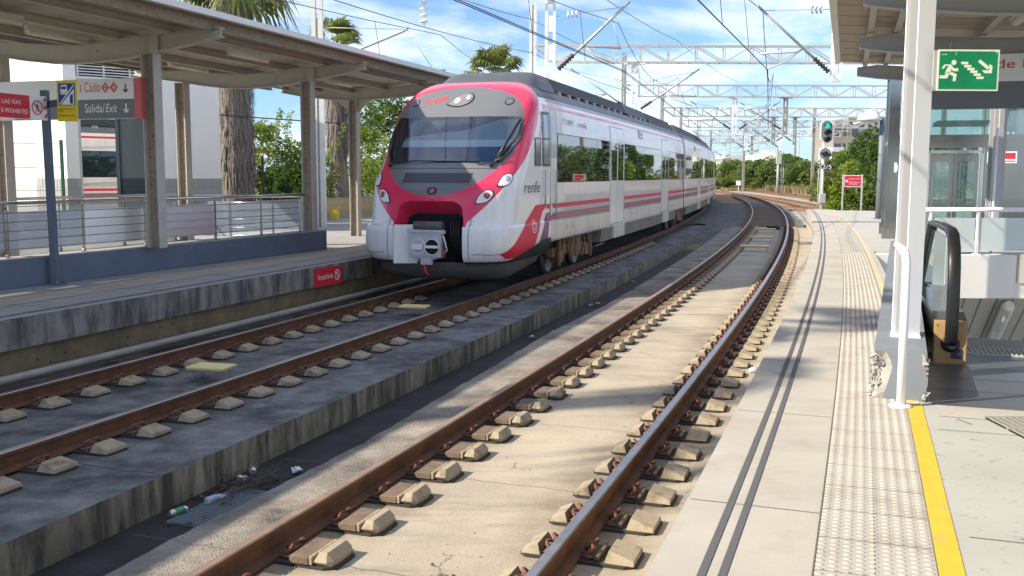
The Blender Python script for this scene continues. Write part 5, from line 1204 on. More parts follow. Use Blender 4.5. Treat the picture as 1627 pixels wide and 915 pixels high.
can_l = thing('platform_canopy', CF(-4, -1.5, .36), 'weathered grey steel canopy with gull wing beams over the left platform stairs', 'canopy')
GB = [(1.37, 3.77, 3.92), (.75, 3.66, 3.88), (.0, 3.55, 3.85), (-.5, 3.48, 3.81), (-1.0, 3.445, 3.76), (-1.5, 3.43, 3.74), (-2.0, 3.45, 3.76), (-2.6, 3.52, 3.82), (-3.1, 3.60, 3.86), (-4.4, 3.79, 3.94)]
for t in (-10.2, -5.1, 0, 5.1):
    mb = MB(); gull_beam(mb, t, GB)
    for nn_ in (.0, -.12, .12, .28): pass
    for a in (-.085, .085): mb.bar(CF(t + a * .99, .13, 3.55), CF(t + a * .99, .13, 3.84), .15, .012)
    obj('canopy_beam', mb, M['colsteel'], parent=can_l)
    for n_ in (0, -3.15):
        mb = MB(); hcol(mb, t, n_, .36 if n_ == 0 else PL_Z, 3.56 if n_ == 0 else 3.60, m=0, m2=1); obj('canopy_column', mb, [M['colsteel'], M['colrust']], parent=can_l)
mb = MB(); gull_beam(mb, 10.18, [(.87, 3.69, 3.95), (0, 3.60, 3.90), (-.9, 3.55, 3.86), (-1.5, 3.545, 3.85), (-2.1, 3.56, 3.87), (-3, 3.66, 3.95), (-3.66, 3.78, 4.02)]); 
for sg in (-1, 1): mb.prism([(0, 3.2), (0, 3.56), (.62, 3.60), (.35, 3.50)], lambda a, b, d, sg=sg: CF(10.18 + d, -1.5 + sg * (.1 + a), b), -.02, .02)
obj('canopy_beam', mb, M['colsteel'], parent=can_l)
mb = MB(); hcol(mb, 10.18, -1.5, PL_Z, 3.56, .20, .24, 0, 1); obj('canopy_column', mb, [M['colsteel'], M['colrust']], parent=can_l)
def slab4(mb, t0, t1, n0, z0, n1, z1, th, m=0, nt=1):
    for i in range(nt):
        a = t0 + (t1 - t0) * i / nt; b = t0 + (t1 - t0) * (i + 1) / nt
        mb.hexa([CF(a, n0, z0), CF(a, n1, z1), CF(b, n1, z1), CF(b, n0, z0), CF(a, n0, z0 + th), CF(a, n1, z1 + th), CF(b, n1, z1 + th), CF(b, n0, z0 + th)], m)
TE = 10.55
mb = MB(); slab4(mb, -16, TE, 1.40, 4.055, -1.5, 3.86, .05); slab4(mb, -16, TE, -1.5, 3.86, -4.45, 4.055, .05)
for k in range(26):
    t = -15.5 + k
    for n0, z0, n1, z1 in ((1.38, 4.055, -1.48, 3.862), (-1.52, 3.862, -4.4, 4.055)): mb.hexa([CF(t, n0, z0 - .006), CF(t, n1, z1 - .006), CF(t + .03, n1, z1 - .006), CF(t + .03, n0, z0 - .006), CF(t, n0, z0 - .001), CF(t, n1, z1 - .001), CF(t + .03, n1, z1 - .001), CF(t + .03, n0, z0 - .001)])
obj('canopy_roof', mb, M['roofunder'], parent=can_l)
mb = MB(); mb.hexa([CF(-16, 1.40, 4.03), CF(-16, 1.50, 4.03), CF(TE + .05, 1.50, 4.03), CF(TE + .05, 1.40, 4.03), CF(-16, 1.40, 4.125), CF(-16, 1.50, 4.125), CF(TE + .05, 1.50, 4.125), CF(TE + .05, 1.40, 4.125)])
mb.hexa([CF(TE, -4.4, 4.10), CF(TE, 1.4, 4.10), CF(TE + .05, 1.4, 4.10), CF(TE + .05, -4.4, 4.10), CF(TE, -4.4, 4.125), CF(TE, 1.4, 4.125), CF(TE + .05, 1.4, 4.125), CF(TE + .05, -4.4, 4.125)])
obj('roof_fascia', mb, M['roofwhite'], parent=can_l)
for n_, zz, dp, mm in ((1.22, 4.04, .16, 'colrust'), (.45, 3.99, .10, 'colsteel'), (-.55, 3.92, .11, 'colsteel'), (-1.5, 3.855, .11, 'colsteel'), (-2.5, 3.92, .11, 'colsteel'), (-3.5, 3.98, .11, 'colsteel'), (-4.2, 4.03, .13, 'colrust')):
    mb = MB(); 
    for (na, nb, za, zb) in ((n_ - .006, n_ + .006, zz - dp, zz), (n_ - .04, n_ + .04, zz - dp - .012, zz - dp), (n_ - .04, n_ + .04, zz - .012, zz)):
        mb.hexa([CF(-16, na, za), CF(-16, nb, za), CF(TE - .02, nb, za), CF(TE - .02, na, za), CF(-16, na, zb), CF(-16, nb, zb), CF(TE - .02, nb, zb), CF(TE - .02, na, zb)])
    obj('purlin', mb, M[mm], parent=can_l)
M['tube'] = mat('unlit_lamp_tube', (0.72, 0.66, 0.55), 0.4)
for t, n_ in ((-3.6, -.4), (-1.55, -1.05), (1.7, .35), (3.0, -1.9), (7.0, -.6), (6.6, -2.3)):
    lf = thing('strip_light', CF(t, n_, 3.78), {(-3.6): 'unlit tube light nearest the left edge of the picture under the left canopy', (-1.55): 'unlit tube light between the two nearest beams of the left canopy, close to its centre', 1.7: 'unlit tube light just right of the nearest front column under the left canopy', 3.0: 'unlit tube light deep under the left canopy above the direction sign', 7.0: 'unlit tube light near the far end of the left canopy', 6.6: 'unlit tube light hidden farther back near the far end of the left canopy'}[t], 'lamp', 'tube lights under the left canopy')
    mb = MB(); mb.hexa([CF(t, n_ - .05, 3.77), CF(t, n_ + .05, 3.77), CF(t + 1.3, n_ + .05, 3.77), CF(t + 1.3, n_ - .05, 3.77), CF(t, n_ - .03, 3.84), CF(t, n_ + .03, 3.84), CF(t + 1.3, n_ + .03, 3.84), CF(t + 1.3, n_ - .03, 3.84)]); obj('lamp_housing', mb, M['whitedull'], parent=lf)
    mb = MB(); mb.tube([CF(t + .02, n_, 3.75), CF(t + 1.28, n_, 3.75)], .05, 10); obj('lamp_cover', mb, M['tube'], parent=lf)
# --- low blue-grey wall with balustrade
wA = Vector((-7.26, 14.02, 0)); wB = Vector((-4.08, 21.89, 0)); wd = wB - wA; wn = Vector((wd.y, -wd.x, 0)).normalized()
def WF(k, n, z): p = wA + wd * k + wn * n; return Vector((p.x, p.y, z))
mb = MB(); 
def whex(k0, k1, n0, n1, z0, z1, m=0): mb.hexa([WF(k0, n0, z0), WF(k0, n1, z0), WF(k1, n1, z0), WF(k1, n0, z0), WF(k0, n0, z1), WF(k0, n1, z1), WF(k1, n1, z1), WF(k1, n0, z1)], m)
whex(-1.6, 1.0, -.34, 0, PL_Z, .355)
obj('low_wall', mb, M['bluewall'], label='chipped blue-grey low wall with a balustrade around the left platform stairs', cat='wall', bevel=.01)
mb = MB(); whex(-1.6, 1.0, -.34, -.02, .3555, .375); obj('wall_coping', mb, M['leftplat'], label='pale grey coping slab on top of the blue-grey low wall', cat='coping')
def balustrade(name, PF, ks, h0, h1, label, bars=5, group=None, nstep=0):
    root = thing(name, PF(ks[0], h0), label, 'balustrade', group)
    mb = MB(); mb.tube([PF(ks[0] - .02, h1), PF(ks[-1] + .02, h1)], .028, 10); obj('handrail', mb, M['inox'], parent=root)
    for a in ks:
        mb = MB(); mb.bar(PF(a, h0), PF(a, h1 - .09), .045, .012); mb.tube([PF(a, h1 - .1), PF(a, h1)], .010, 6); mb.tube([PF(a, h0), PF(a, h0 + .05)], .03, 8); obj('post', mb, M['inoxbrushed'], parent=root)
    for j in range(bars):
        z = h0 + .12 + (h1 - h0 - .26) * j / (bars - 1); mb = MB(); mb.tube([PF(ks[0], z), PF(ks[-1], z)], .007, 6); obj('rail_bar', mb, M['inoxbrushed'], parent=root)
    for a, b in zip(ks, ks[1:]):
        mb = MB(); d = (b - a) * .03; mb.quad(PF(a + d, h0 + .10), PF(b - d, h0 + .10), PF(b - d, h1 - .12), PF(a + d, h1 - .12)); obj('mesh_panel', mb, M['meshpanel'], parent=root)
    return root
balustrade('balustrade', lambda k, z: WF(k, -.12, z), [-.48, -.31, -.14, .031, .199, .36], .375, 1.16, 'steel balustrade with grey mesh panels left of the nearest canopy column')
balustrade('balustrade', lambda k, z: WF(k, -.12, z), [.41, .575, .741, .90], .375, 1.16, 'steel balustrade with mesh panels between the two front canopy columns')
balustrade('balustrade', lambda k, z: CF(k, -3.3, z), [-5.5, -3.8, -2.1, -.3, 1.4, 3.2, 4.9], .10, 1.13, 'rear steel balustrade in front of the white building on the left platform')
balustrade('balustrade', lambda k, z: CF(5.25, k, z), [-3.2, -2.1, -1.0, -.25], .10, 1.10, 'steel balustrade closing the far end of the left stair opening')
mb = MB(); 
def cbox(t0, t1, n0, n1, z0, z1, m=0): mb.hexa([CF(t0, n0, z0), CF(t0, n1, z0), CF(t1, n1, z0), CF(t1, n0, z0), CF(t0, n0, z1), CF(t0, n1, z1), CF(t1, n1, z1), CF(t1, n0, z1)], m)
cbox(-9, 5.4, -3.50, -3.36, PL_Z, .10); cbox(5.32, 5.45, -3.36, -.2, PL_Z, .10); obj('stair_kerb', mb, M['whitedull'], label='pale kerb at the back and far end of the left stair opening', cat='kerb')
mb = MB(); cbox(-9, 5.6, -4.0, -3.85, PL_Z, .85); obj('stair_back_wall', mb, M['renderwhite'], label='low white rendered wall behind the rear balustrade', cat='wall')
# escalator rail going down inside the left opening
er = thing('escalator_handrail', CF(-4.5, -1.2, 1.1), 'dark escalator handrail and glass descending at the left edge of the picture', 'escalator')
mb = MB(); mb.tube([CF(-7, -1.2, 1.05), CF(-5, -1.2, 1.05), CF(-3.8, -1.2, .8), CF(1.5, -1.2, -1.6)], .05, 8); obj('handrail', mb, M['black'], parent=er)
mb = MB(); mb.hexa([CF(-7, -1.21, .1), CF(-7, -1.19, .1), CF(1.5, -1.19, -2.6), CF(1.5, -1.21, -2.6), CF(-7, -1.21, 1.0), CF(-7, -1.19, 1.0), CF(-3.8, -1.19, .76), CF(-3.8, -1.21, .76)]); obj('glass_panel', mb, M['frost'], parent=er)
# --- signs on the left
MT = {k: M[k] for k in M}
sp = thing('warning_sign_post', (-6.82, 14.79, PL_Z), 'grey post carrying a red no-crossing sign and a yellow sign on the left platform', 'sign')
p0 = Vector((-6.82, 14.79, 0))
mb = MB(); mb.bar(p0 + Vector((0, 0, PL_Z)), p0 + Vector((-.03, .0, 2.80)), .10, .10); mb.bar(p0 + Vector((0, 0, PL_Z)), p0 + Vector((0, 0, PL_Z + .02)), .24, .24); obj('post', mb, M['bluewall'], parent=sp, bevel=.005)
mb = MB(); mb.bar(p0 + Vector((.03, 0, 2.60)), p0 + Vector((.36, -.35, 2.60)), .03, .10); obj('arm', mb, M['bluewall'], parent=sp)
L = 1.95; q0 = p0 - cT * (L + .04) + cN * .03; fnb = plane_fn(q0 + Vector((0, 0, 2.36)), cT, (0, 0, 1)); fo = lambda d: (lambda x, y: fnb(x, y) + cN * d)
mb = MB(); mb.prism([(0, 0), (L, 0), (L, .345), (0, .345)], lambda a, b, d: fnb(a, b) + cN * d, -.03, 0.0); obj('sign_panel', mb, M['signwhite'], parent=sp)
mb = MB(); f1 = fo(.003); rect(mb, f1, .25, L - .33, .008, .337, 0); obj('red_field', mb, M['red'], parent=sp, recalc=False)
mb = MB(); f2 = fo(.006); add_text(mb, 'NO CRUZAR LAS V\u00cdAS', f2, L - 1.36, .20, width=.86, height=.075); add_text(mb, 'CROSSING THE TRACK IS PROHIBITED', f2, L - 1.66, .075, width=1.29, height=.06); obj('lettering', mb, M['signtext'], parent=sp, recalc=False)
mb = MB(); cxs, cys = L - .19, .175
for k in range(30): pass
disc(mb, fo(.004), cxs, cys, .105, m=0, r0=.088); shape(mb, fo(.006), [(cxs - .075, cys + .058), (cxs - .062, cys + .07), (cxs + .075, cys - .058), (cxs + .062, cys - .07)], 0); 
for k in range(3): shape(mb, fo(.004), [(L - .06, .02 + .12 * k), (L - .01, .05 + .12 * k), (L - .01, .10 + .12 * k), (L - .06, .07 + .12 * k)], 0)
obj('prohibition_ring', mb, M['red'], parent=sp, recalc=False)
def walker(mb, fn, cx, cy, s, m=0):
    disc(mb, fn, cx, cy + .80 * s, .13 * s, n=12, m=m); shape(mb, fn, [(cx - .14*s, cy + .62*s), (cx + .14*s, cy + .62*s), (cx + .10*s, cy + .05*s), (cx - .10*s, cy + .05*s)], m)
    shape(mb, fn, [(cx - .10*s, cy + .1*s), (cx + .04*s, cy + .1*s), (cx - .18*s, cy - .75*s), (cx - .32*s, cy - .72*s)], m); shape(mb, fn, [(cx - .04*s, cy + .1*s), (cx + .10*s, cy + .1*s), (cx + .34*s, cy - .70*s), (cx + .20*s, cy - .76*s)], m)
    shape(mb, fn, [(cx - .14*s, cy + .60*s), (cx - .08*s, cy + .45*s), (cx - .36*s, cy + .02*s), (cx - .42*s, cy + .12*s)], m); shape(mb, fn, [(cx + .10*s, cy + .58*s), (cx + .12*s, cy + .42*s), (cx + .42*s, cy + .10*s), (cx + .44*s, cy + .24*s)], m)
mb = MB(); walker(mb, fo(.005), cxs, cys - .005, .072); obj('walking_figure', mb, M['black'], parent=sp, recalc=False)
yo = p0 + Vector((.335, -.40, 2.33)); yx = Vector((.99, -.12, 0)).normalized(); fy = plane_fn(yo, yx, (.01, 0, 1)); yn = yx.cross(Vector((0, 0, 1))); fyo = lambda d: (lambda x, y: fy(x, y) + yn * d)
mb = MB(); mb.prism([(-.01, 0), (.29, 0), (.29, .575), (-.01, .575)], lambda a, b, d: fy(a, b) + yn * d, -.02, 0); obj('yellow_panel', mb, M['yellowsign'], parent=sp)
mb = MB(); rect(mb, fyo(.003), .015, .265, .225, .535); obj('blue_field', mb, M['bluesign'], parent=sp, recalc=False)
mb = MB(); f = fyo(.006); shape(mb, f, [(.045, .41), (.055, .51), (.145, .515), (.155, .41), (.145, .38), (.055, .38)]); shape(mb, f, [(.02, .24), (.04, .24), (.25, .50), (.25, .525)]); shape(mb, f, [(.05, .235), (.25, .235), (.25, .46)]); obj('train_pictogram', mb, M['signtext'], parent=sp, recalc=False)
mb = MB(); f = fyo(.009); rect(mb, f, .062, .138, .45, .49); disc(mb, f, .075, .405, .01, n=8); disc(mb, f, .125, .405, .01, n=8); shape(mb, f, [(.19, .25), (.235, .25), (.235, .40), (.19, .36)]); obj('pictogram_details', mb, M['bluesign'], parent=sp, recalc=False)
mb = MB(); f = fyo(.004); add_text(mb, 'ESPERE DETR\u00c1S DE LA', f, .01, .165, width=.25, height=.022); add_text(mb, 'L\u00cdNEA', f, .01, .133, width=.07, height=.022); add_text(mb, 'KEEP BEHIND THE LINE', f, .01, .072, width=.25, height=.02); obj('small_lettering', mb, M['black'], parent=sp, recalc=False)
# direction board under the first beam
db = thing('direction_sign', CF(-.16, -1.6, 2.50), 'long white and grey direction board reading Salida/Exit under the left canopy', 'sign')
fd0 = plane_fn(CF(-.16, -3.07, 2.50), cN, (0, 0, 1)); fd = lambda d: (lambda x, y: fd0(x, y) - cT * d)
WD = 2.97; HD = .655
mb = MB(); mb.prism([(0, 0), (WD, 0), (WD, HD), (0, HD)], lambda a, b, d: fd0(a, b) - cT * d, -.10, 0); obj('board_body', mb, M['whitedull'], parent=db)
mb = MB(); rect(mb, fd(.003), .05, WD - .13, HD * .49, HD - .005); obj('white_field', mb, M['signwhite'], parent=db, recalc=False)
mb = MB(); rect(mb, fd(.003), .05, WD - .13, .005, HD * .485); obj('grey_field', mb, M['signgrey'], parent=db, recalc=False)
mb = MB(); mb.prism([(WD - .125, -.004), (WD + .01, -.004), (WD + .01, HD + .004), (WD - .125, HD + .004)], lambda a, b, d: fd0(a, b) - cT * d, -.11, .006); obj('coral_end', mb, M['coral'], parent=db); mb = MB(); mb.prism([(-.06, -.004), (.045, -.004), (.045, HD + .004), (-.06, HD + .004)], lambda a, b, d: fd0(a, b) - cT * d, -.11, .006); obj('coral_end', mb, M['coral'], parent=db)
sc_ = 2.97 / 235
mb = MB(); add_text(mb, '1', fd(.006), 139.5 * sc_, .445, height=.125); add_text(mb, 'C\u00e1diz', fd(.006), 146.5 * sc_, .445, width=26 * sc_, height=.16)
for px, ch in ((180, '2'), (193.5, '4')): x = px * sc_; shape(mb, fd(.006), [(x - .085, .51), (x, .42), (x + .085, .51), (x, .60)])
obj('red_lettering', mb, M['coral'], parent=db, recalc=False)
def arrow_dn(mb, fn, x, y0, y1, w_=.012, hw=.05, m=0):
    rect(mb, fn, x - w_, x + w_, y0 + .02, y1, m); shape(mb, fn, [(x, y0), (x + .015, y0 + .006), (x + hw, y0 + .055), (x + hw - .022, y0 + .065), (x, y0 + .035)], m); shape(mb, fn, [(x, y0), (x, y0 + .035), (x - hw + .022, y0 + .065), (x - hw, y0 + .055), (x - .015, y0 + .006)], m)
mb = MB(); 
for px, ch in ((180, '2'), (193.5, '4')): add_text(mb, ch, fd(.009), px * sc_ - .022, .475, height=.075)
add_text(mb, 'Salida/', fd(.006), 146 * sc_, .105, width=32 * sc_, height=.145); add_text(mb, 'Exit', fd(.006), 179.5 * sc_, .105, width=18.5 * sc_, height=.14, shear=.25); arrow_dn(mb, fd(.006), 212 * sc_, .09, .245, .014, .06); obj('white_lettering', mb, M['signtext'], parent=db, recalc=False)
mb = MB(); arrow_dn(mb, fd(.006), 212 * sc_, .42, .57, .012, .055); obj('grey_arrow', mb, M['signgreytext'], parent=db, recalc=False)
# red plate on the platform wall
s_a, s_b = 5.95, 6.95; pw = thing('no_crossing_plate', W(6.4, -6.62, -.44), 'small red plate reading No cruzar las vias fixed to the stained left platform wall', 'sign')
fw = lambda d: (lambda x, y: W(s_a + x, -6.625 + d, y)); WW = s_b - s_a
mb = MB(); mb.prism([(0, -.43), (WW, -.43), (WW, -.10), (0, -.10)], lambda a, b, d: W(s_a + a, -6.625 + d, b), 0, .02); obj('red_panel', mb, M['red'], parent=pw)
mb = MB(); add_text(mb, 'No cruzar las v\u00edas', fw(.024), .10, -.31, width=.55, height=.10); disc(mb, fw(.024), .83, -.265, .10, m=0, r0=.082); walker(mb, fw(.024), .83, -.27, .07); shape(mb, fw(.025), [(.76, -.21), (.775, -.195), (.90, -.32), (.885, -.335)]); obj('lettering', mb, M['signtext'], parent=pw, recalc=False)
# --- white lift building behind the platform
b0 = Vector((-12.0, 27.0, 0)); bd_ = Vector((.77, .64, 0)).normalized(); bn = Vector((bd_.y, -bd_.x, 0))
def BF(a, d, z): p = b0 + bd_ * a + bn * d; return Vector((p.x, p.y, z))
lb = thing('lift_building', BF(2, -1.5, PL_Z), 'white lift building with dark louvres and teal glass behind the left platform', 'building')
mb = MB()
def bbox_(a0, a1, d0, d1, z0, z1, m=0): mb.hexa([BF(a0, d0, z0), BF(a0, d1, z0), BF(a1, d1, z0), BF(a1, d0, z0), BF(a0, d0, z1), BF(a0, d1, z1), BF(a1, d1, z1), BF(a1, d0, z1)], m)
bbox_(0, .33, -3, 0, PL_Z, 5.6); bbox_(2.55, 4.35, -3, 0, 1.45, 5.6); bbox_(.33, 2.55, -3, -.02, 4.9, 5.6); obj('wall', mb, M['renderwhite'], parent=lb)
mb = MB(); bbox_(2.55, 4.36, -3.02, .012, PL_Z, 1.45); bbox_(-.01, .34, -3, .012, PL_Z, 1.45); obj('stone_base', mb, M['gblock'], parent=lb)
mb = MB(); mb.hexa([BF(a, d, z) for z in (PL_Z, 4.05) for a, d in ((.36, -.13), (2.52, -1.0), (2.52, -.95), (.36, -.08))]); obj('glass_front', mb, M['tealglass'], parent=lb)
mb = MB(); bbox_(.33, 2.55, -2.9, -2.8, PL_Z, 4.9); obj('shaft_back', mb, M['dark'], parent=lb)
mb = MB(); bbox_(.33, .40, -.10, .0, PL_Z, 4.1); bbox_(2.48, 2.55, -.10, 0, PL_Z, 4.1); bbox_(.33, 2.55, -.1, 0, 4.05, 4.14); obj('steel_frame', mb, M['galv'], parent=lb)
mb = MB(); 
for k in range(9): bbox_(.36, 2.52, -.10 + .0, .0, 4.24 + .075 * k, 4.24 + .075 * k + .028)
for a in (.36, 1.05, 1.75, 2.48): bbox_(a, a + .04, -.02, .012, 4.17, 4.9)
bbox_(.33, 2.55, -.02, .012, 4.14, 4.2); obj('louvre', mb, M['whitedull'], parent=lb)
mb = MB(); bbox_(.36, 2.52, -.3, -.2, 4.14, 4.9); obj('louvre_void', mb, M['dark'], parent=lb)
wb = MB(); g0 = Vector((-22, 35.5, 0)); g1 = Vector((-13.0, 32.6, 0)); gd = (g1 - g0).normalized(); gn = Vector((gd.y, -gd.x, 0))
def wallbox(mb, a, b, th, z0, z1, m=0):
    a = Vector(a); b = Vector(b); d = (b - a).normalized(); n = Vector((-d.y, d.x, 0)) * th
    mb.hexa([Vector((p.x, p.y, z)) for z in (z0, z1) for p in (a, b, b + n, a + n)], m)
wallbox(wb, g0, g1, 1.0, PL_Z, 5.6); ow = obj('white_building', wb, M['renderwhite'], label='sunlit white rendered building behind the fence at the left edge', cat='building')
# --- green mesh fences
def mesh_fence(name, pts, z0, z1, label, group=None, sp_=.10):
    root = thing(name, (pts[0][0], pts[0][1], z0), label, 'fence', group)
    P = [Vector((p[0], p[1], 0)) for p in pts]
    for p in P:
        mb = MB(); mb.bar(p + Vector((0, 0, z0)), p + Vector((0, 0, z1 + .05)), .07, .07); obj('post', mb, M['fencegreen'], parent=root)
    mb = MB()
    for a, b in zip(P, P[1:]):
        L = (b - a).length; n = int(L / sp_)
        for k in range(1, n): p = a + (b - a) * (k / n); mb.bar(p + Vector((0, 0, z0 + .05)), p + Vector((0, 0, z1)), .005, .005)
        for z in (z0 + .08, z0 + .6, z0 + 1.2, z0 + 1.8, z1 - .05): mb.bar(a + Vector((0, 0, z)), b + Vector((0, 0, z)), .008, .012)
    obj('mesh', mb, M['fencegreen'], parent=root); return root
mesh_fence('mesh_fence', [(-15.6, 25.6), (-13.6, 26.2), (-11.95, 26.6)], PL_Z, 2.42, 'green wire mesh fence in front of the sunlit white building', sp_=.07)
mesh_fence('mesh_fence', [(-8.45, 33.9), (-7.9, 37), (-7.45, 41), (-7.1, 45.5), (-6.6, 47.5), (-6.55, 51)], PL_Z, 2.15, 'green wire mesh fence in front of the bushes beyond the canopy')
mb = MB(); wallbox(mb, (-8.3, 33.2, 0), (-5.55, 40.6, 0), .2, PL_Z, .62); obj('yellow_block_wall', mb, M['yblock'], label='low wall of yellow blocks at the back of the left platform', cat='wall')
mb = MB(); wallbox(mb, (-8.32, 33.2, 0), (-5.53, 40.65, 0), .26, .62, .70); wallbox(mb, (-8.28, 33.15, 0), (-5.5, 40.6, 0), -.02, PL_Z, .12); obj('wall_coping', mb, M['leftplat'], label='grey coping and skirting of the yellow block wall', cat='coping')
mb = MB(); x, y = -6.5, 36.6; mb.hexa([(x-.12,y-.12,PL_Z),(x+.12,y-.12,PL_Z),(x+.12,y+.12,PL_Z),(x-.12,y+.12,PL_Z),(x-.14,y-.12,.28),(x+.14,y-.12,.28),(x+.1,y+.1,.30),(x-.1,y+.1,.30)]); mb.box(x-.06,x+.06,y-.14,y-.10,.02,.2)
obj('yellow_box', mb, M['yellowsign'], label='small yellow box on the ground before the yellow block wall', cat='box', bevel=.01)
# farther canopy seen between the first canopy and the train roof
fc = thing('far_canopy', (-4, 38, PL_Z), 'second flat white canopy farther along the left platform behind the train', 'canopy')
fu = Vector((.36, .93, 0)).normalized(); fr_ = Vector((fu.y, -fu.x, 0)); f0 = Vector((-.55, 36.0, 0))
def FF(t, n, z): p = f0 + fu * t + fr_ * n; return Vector((p.x, p.y, z))
mb = MB(); mb.hexa([FF(0, -6, 5.05), FF(0, .0, 5.05), FF(16, .0, 5.05), FF(16, -6, 5.05), FF(0, -6, 5.17), FF(0, .0, 5.17), FF(16, .0, 5.17), FF(16, -6, 5.17)]); obj('roof', mb, M['roofwhite'], parent=fc)
mb = MB()
for t, z in ((.35, 4.86), (1.6, 4.86)): mb.bar(FF(t, -5.8, z), FF(t, -.2, z), .15, .30)
for n_ in (-.5, -2, -3.5, -5): mb.bar(FF(.2, n_, 4.98), FF(15, n_, 4.98), .08, .12)
obj('roof_beam', mb, M['colsteel'], parent=fc)
mb = MB(); mb.bar(FF(.1, -6, 4.80), FF(.1, -.6, 4.80), .04, .12); obj('fascia', mb, M['roofwhite'], parent=fc)
for t in (1.0, 8.0):
    mb = MB(); mb.bar(FF(t, -3.6, PL_Z), FF(t, -3.6, 4.9), .20, .20); obj('column', mb, M['white'], parent=fc)
# vegetation on the left
palm((-9.25, 33.6, -.1), 8.0, 1.5, .52, 'thick palm with a shaggy dead-frond trunk behind the white lift building', 3, 3.4, 60, fl=1.35)
palm((-7.0, 40.2, -.1), 6.25, 1.05, .36, 'palm with hanging dead fronds behind the second and third canopy columns', 8, 1.7, 40)
palm((-1.0, 61, -.1), 7.3, 1.55, .35, 'far palm whose green crown shows above the train roof', 5, 1.2, 46)
for i, (x, y, h, r, m, lab) in enumerate(((-9.4, 37.5, 3.9, 1.6, 'leaf', 'wispy bright green shrub directly right of the thick palm trunk'), (-8.0, 39, 3.3, 1.5, 'leaf', 'bright green bush between the thick palm and the second canopy column'), (-10.4, 38, 2.5, 1.4, 'leaf', 'low yellow-green bush at the foot of the thick palm'), (-6.6, 43.5, 4.0, 1.7, 'leaf', 'leafy green bush behind the yellow block wall'), (-7.9, 36.5, 2.2, .9, 'leafd', 'dark low shrub behind the grey mast on the left platform'), (-5.6, 49, 6.0, 2.4, 'leafd', 'tall dark green tree just left of the train face'), (-3.9, 53, 6.3, 2.3, 'leafd', 'dark tree partly hidden behind the train face'), (-4.9, 46.5, 3.0, 1.3, 'leafd', 'dark green bush behind the mesh fence next to the train'))):
    tree('bush' if h < 4.5 else 'leafy_tree', (x, y, -.2), h, r, lab, 'bush' if h < 4.5 else 'tree', m, clumps=30 if h < 5 else 46, per=190, leaf=.075 if h < 5 else .10, seed=20 + i, trunk=.12 if h < 5 else .3, low=.08, wispy=14 if i == 0 else (6 if i in (1, 3) else 0))
# ================================================================== right station
rO = Vector((2.61, 7.08, 0)); ha = R(18.5); rD = Vector((math.sin(ha), math.cos(ha), 0)); rN = Vector((rD.y, -rD.x, 0))
def RF(k, n, z): p = rO + rD * k + rN * n; return Vector((p.x, p.y, z))
pa = R(21.2); pD = Vector((math.sin(pa), math.cos(pa), 0)); pN = Vector((pD.y, -pD.x, 0))
def PF(k, n, z): p = rO + pD * k + pN * n; return Vector((p.x, p.y, z))
def fbox(mb, F, k0, k1, n0, n1, z0, z1, m=0): mb.hexa([F(k0, n0, z0), F(k0, n1, z0), F(k1, n1, z0), F(k1, n0, z0), F(k0, n0, z1), F(k0, n1, z1), F(k1, n1, z1), F(k1, n0, z1)], m)
# plinth with its broken corner
rr = random.Random(4)
mb = MB(); n0s = []
levels = [0.0, .06, .12, .18, .24, .29, .345]
cut = [.0, .018, .035, .05, .06, .045, .015]
ring = []
for z, c in zip(levels, cut):
    j = lambda: rr.uniform(-.008, .008)
    ring.append([PF(0.0 + c * 1.2 + j(), c + j(), z), PF(0, c + .07, z), PF(0, .30, z), PF(0, .37 - (.012 if z < .1 or z > .25 else 0), z), PF(4, .37, z), PF(13.2, .37, z), PF(13.2, 0, z), PF(4, 0, z), PF(.30, 0, z), PF(.14 + c + j(), 0 + c * .25, z)])
b = len(mb.v); nR = 10
mb.add([p for r_ in ring for p in r_], [])
for i in range(len(ring) - 1):
    for k in range(nR):
        k2 = (k + 1) % nR; mb.f.append([b + i*nR + k, b + i*nR + k2, b + (i+1)*nR + k2, b + (i+1)*nR + k]); mb.m.append(1 if k in (0, 9) and i < 6 else 0); mb.sm.append(False)
mb.f.append([b + (len(ring)-1)*nR + k for k in range(nR)]); mb.m.append(0); mb.sm.append(False)
pl = obj('plinth_wall', mb, [M['plinth'], M['rubble']], label='grey painted plinth with a broken corner carrying the white column on the right platform', cat='wall')
mb = MB()
for k in range(60):   # crumbled render at the corner and chips along the right edge
    if k < 40: c = PF(rr.uniform(.0, .16), rr.uniform(-.02, .05), rr.uniform(0, .31))
    else: c = PF(rr.uniform(-.012, .01), .355 + rr.uniform(-.02, .015), rr.choice((rr.uniform(.0, .08), rr.uniform(.2, .34))))
    q = rr.uniform(.012, .034); vs_ = [c + Vector((rr.uniform(-1, 1), rr.uniform(-1, 1), rr.uniform(-1, 1))) * q for _ in range(6)]
    mb.add(vs_, [(0, 1, 2), (0, 2, 3), (0, 3, 4), (0, 4, 1), (5, 2, 1), (5, 3, 2), (5, 4, 3), (5, 1, 4)])
obj('broken_concrete', mb, M['rubble'], label='crumbling broken concrete at the left corner of the grey plinth', cat='rubble', kind='stuff')
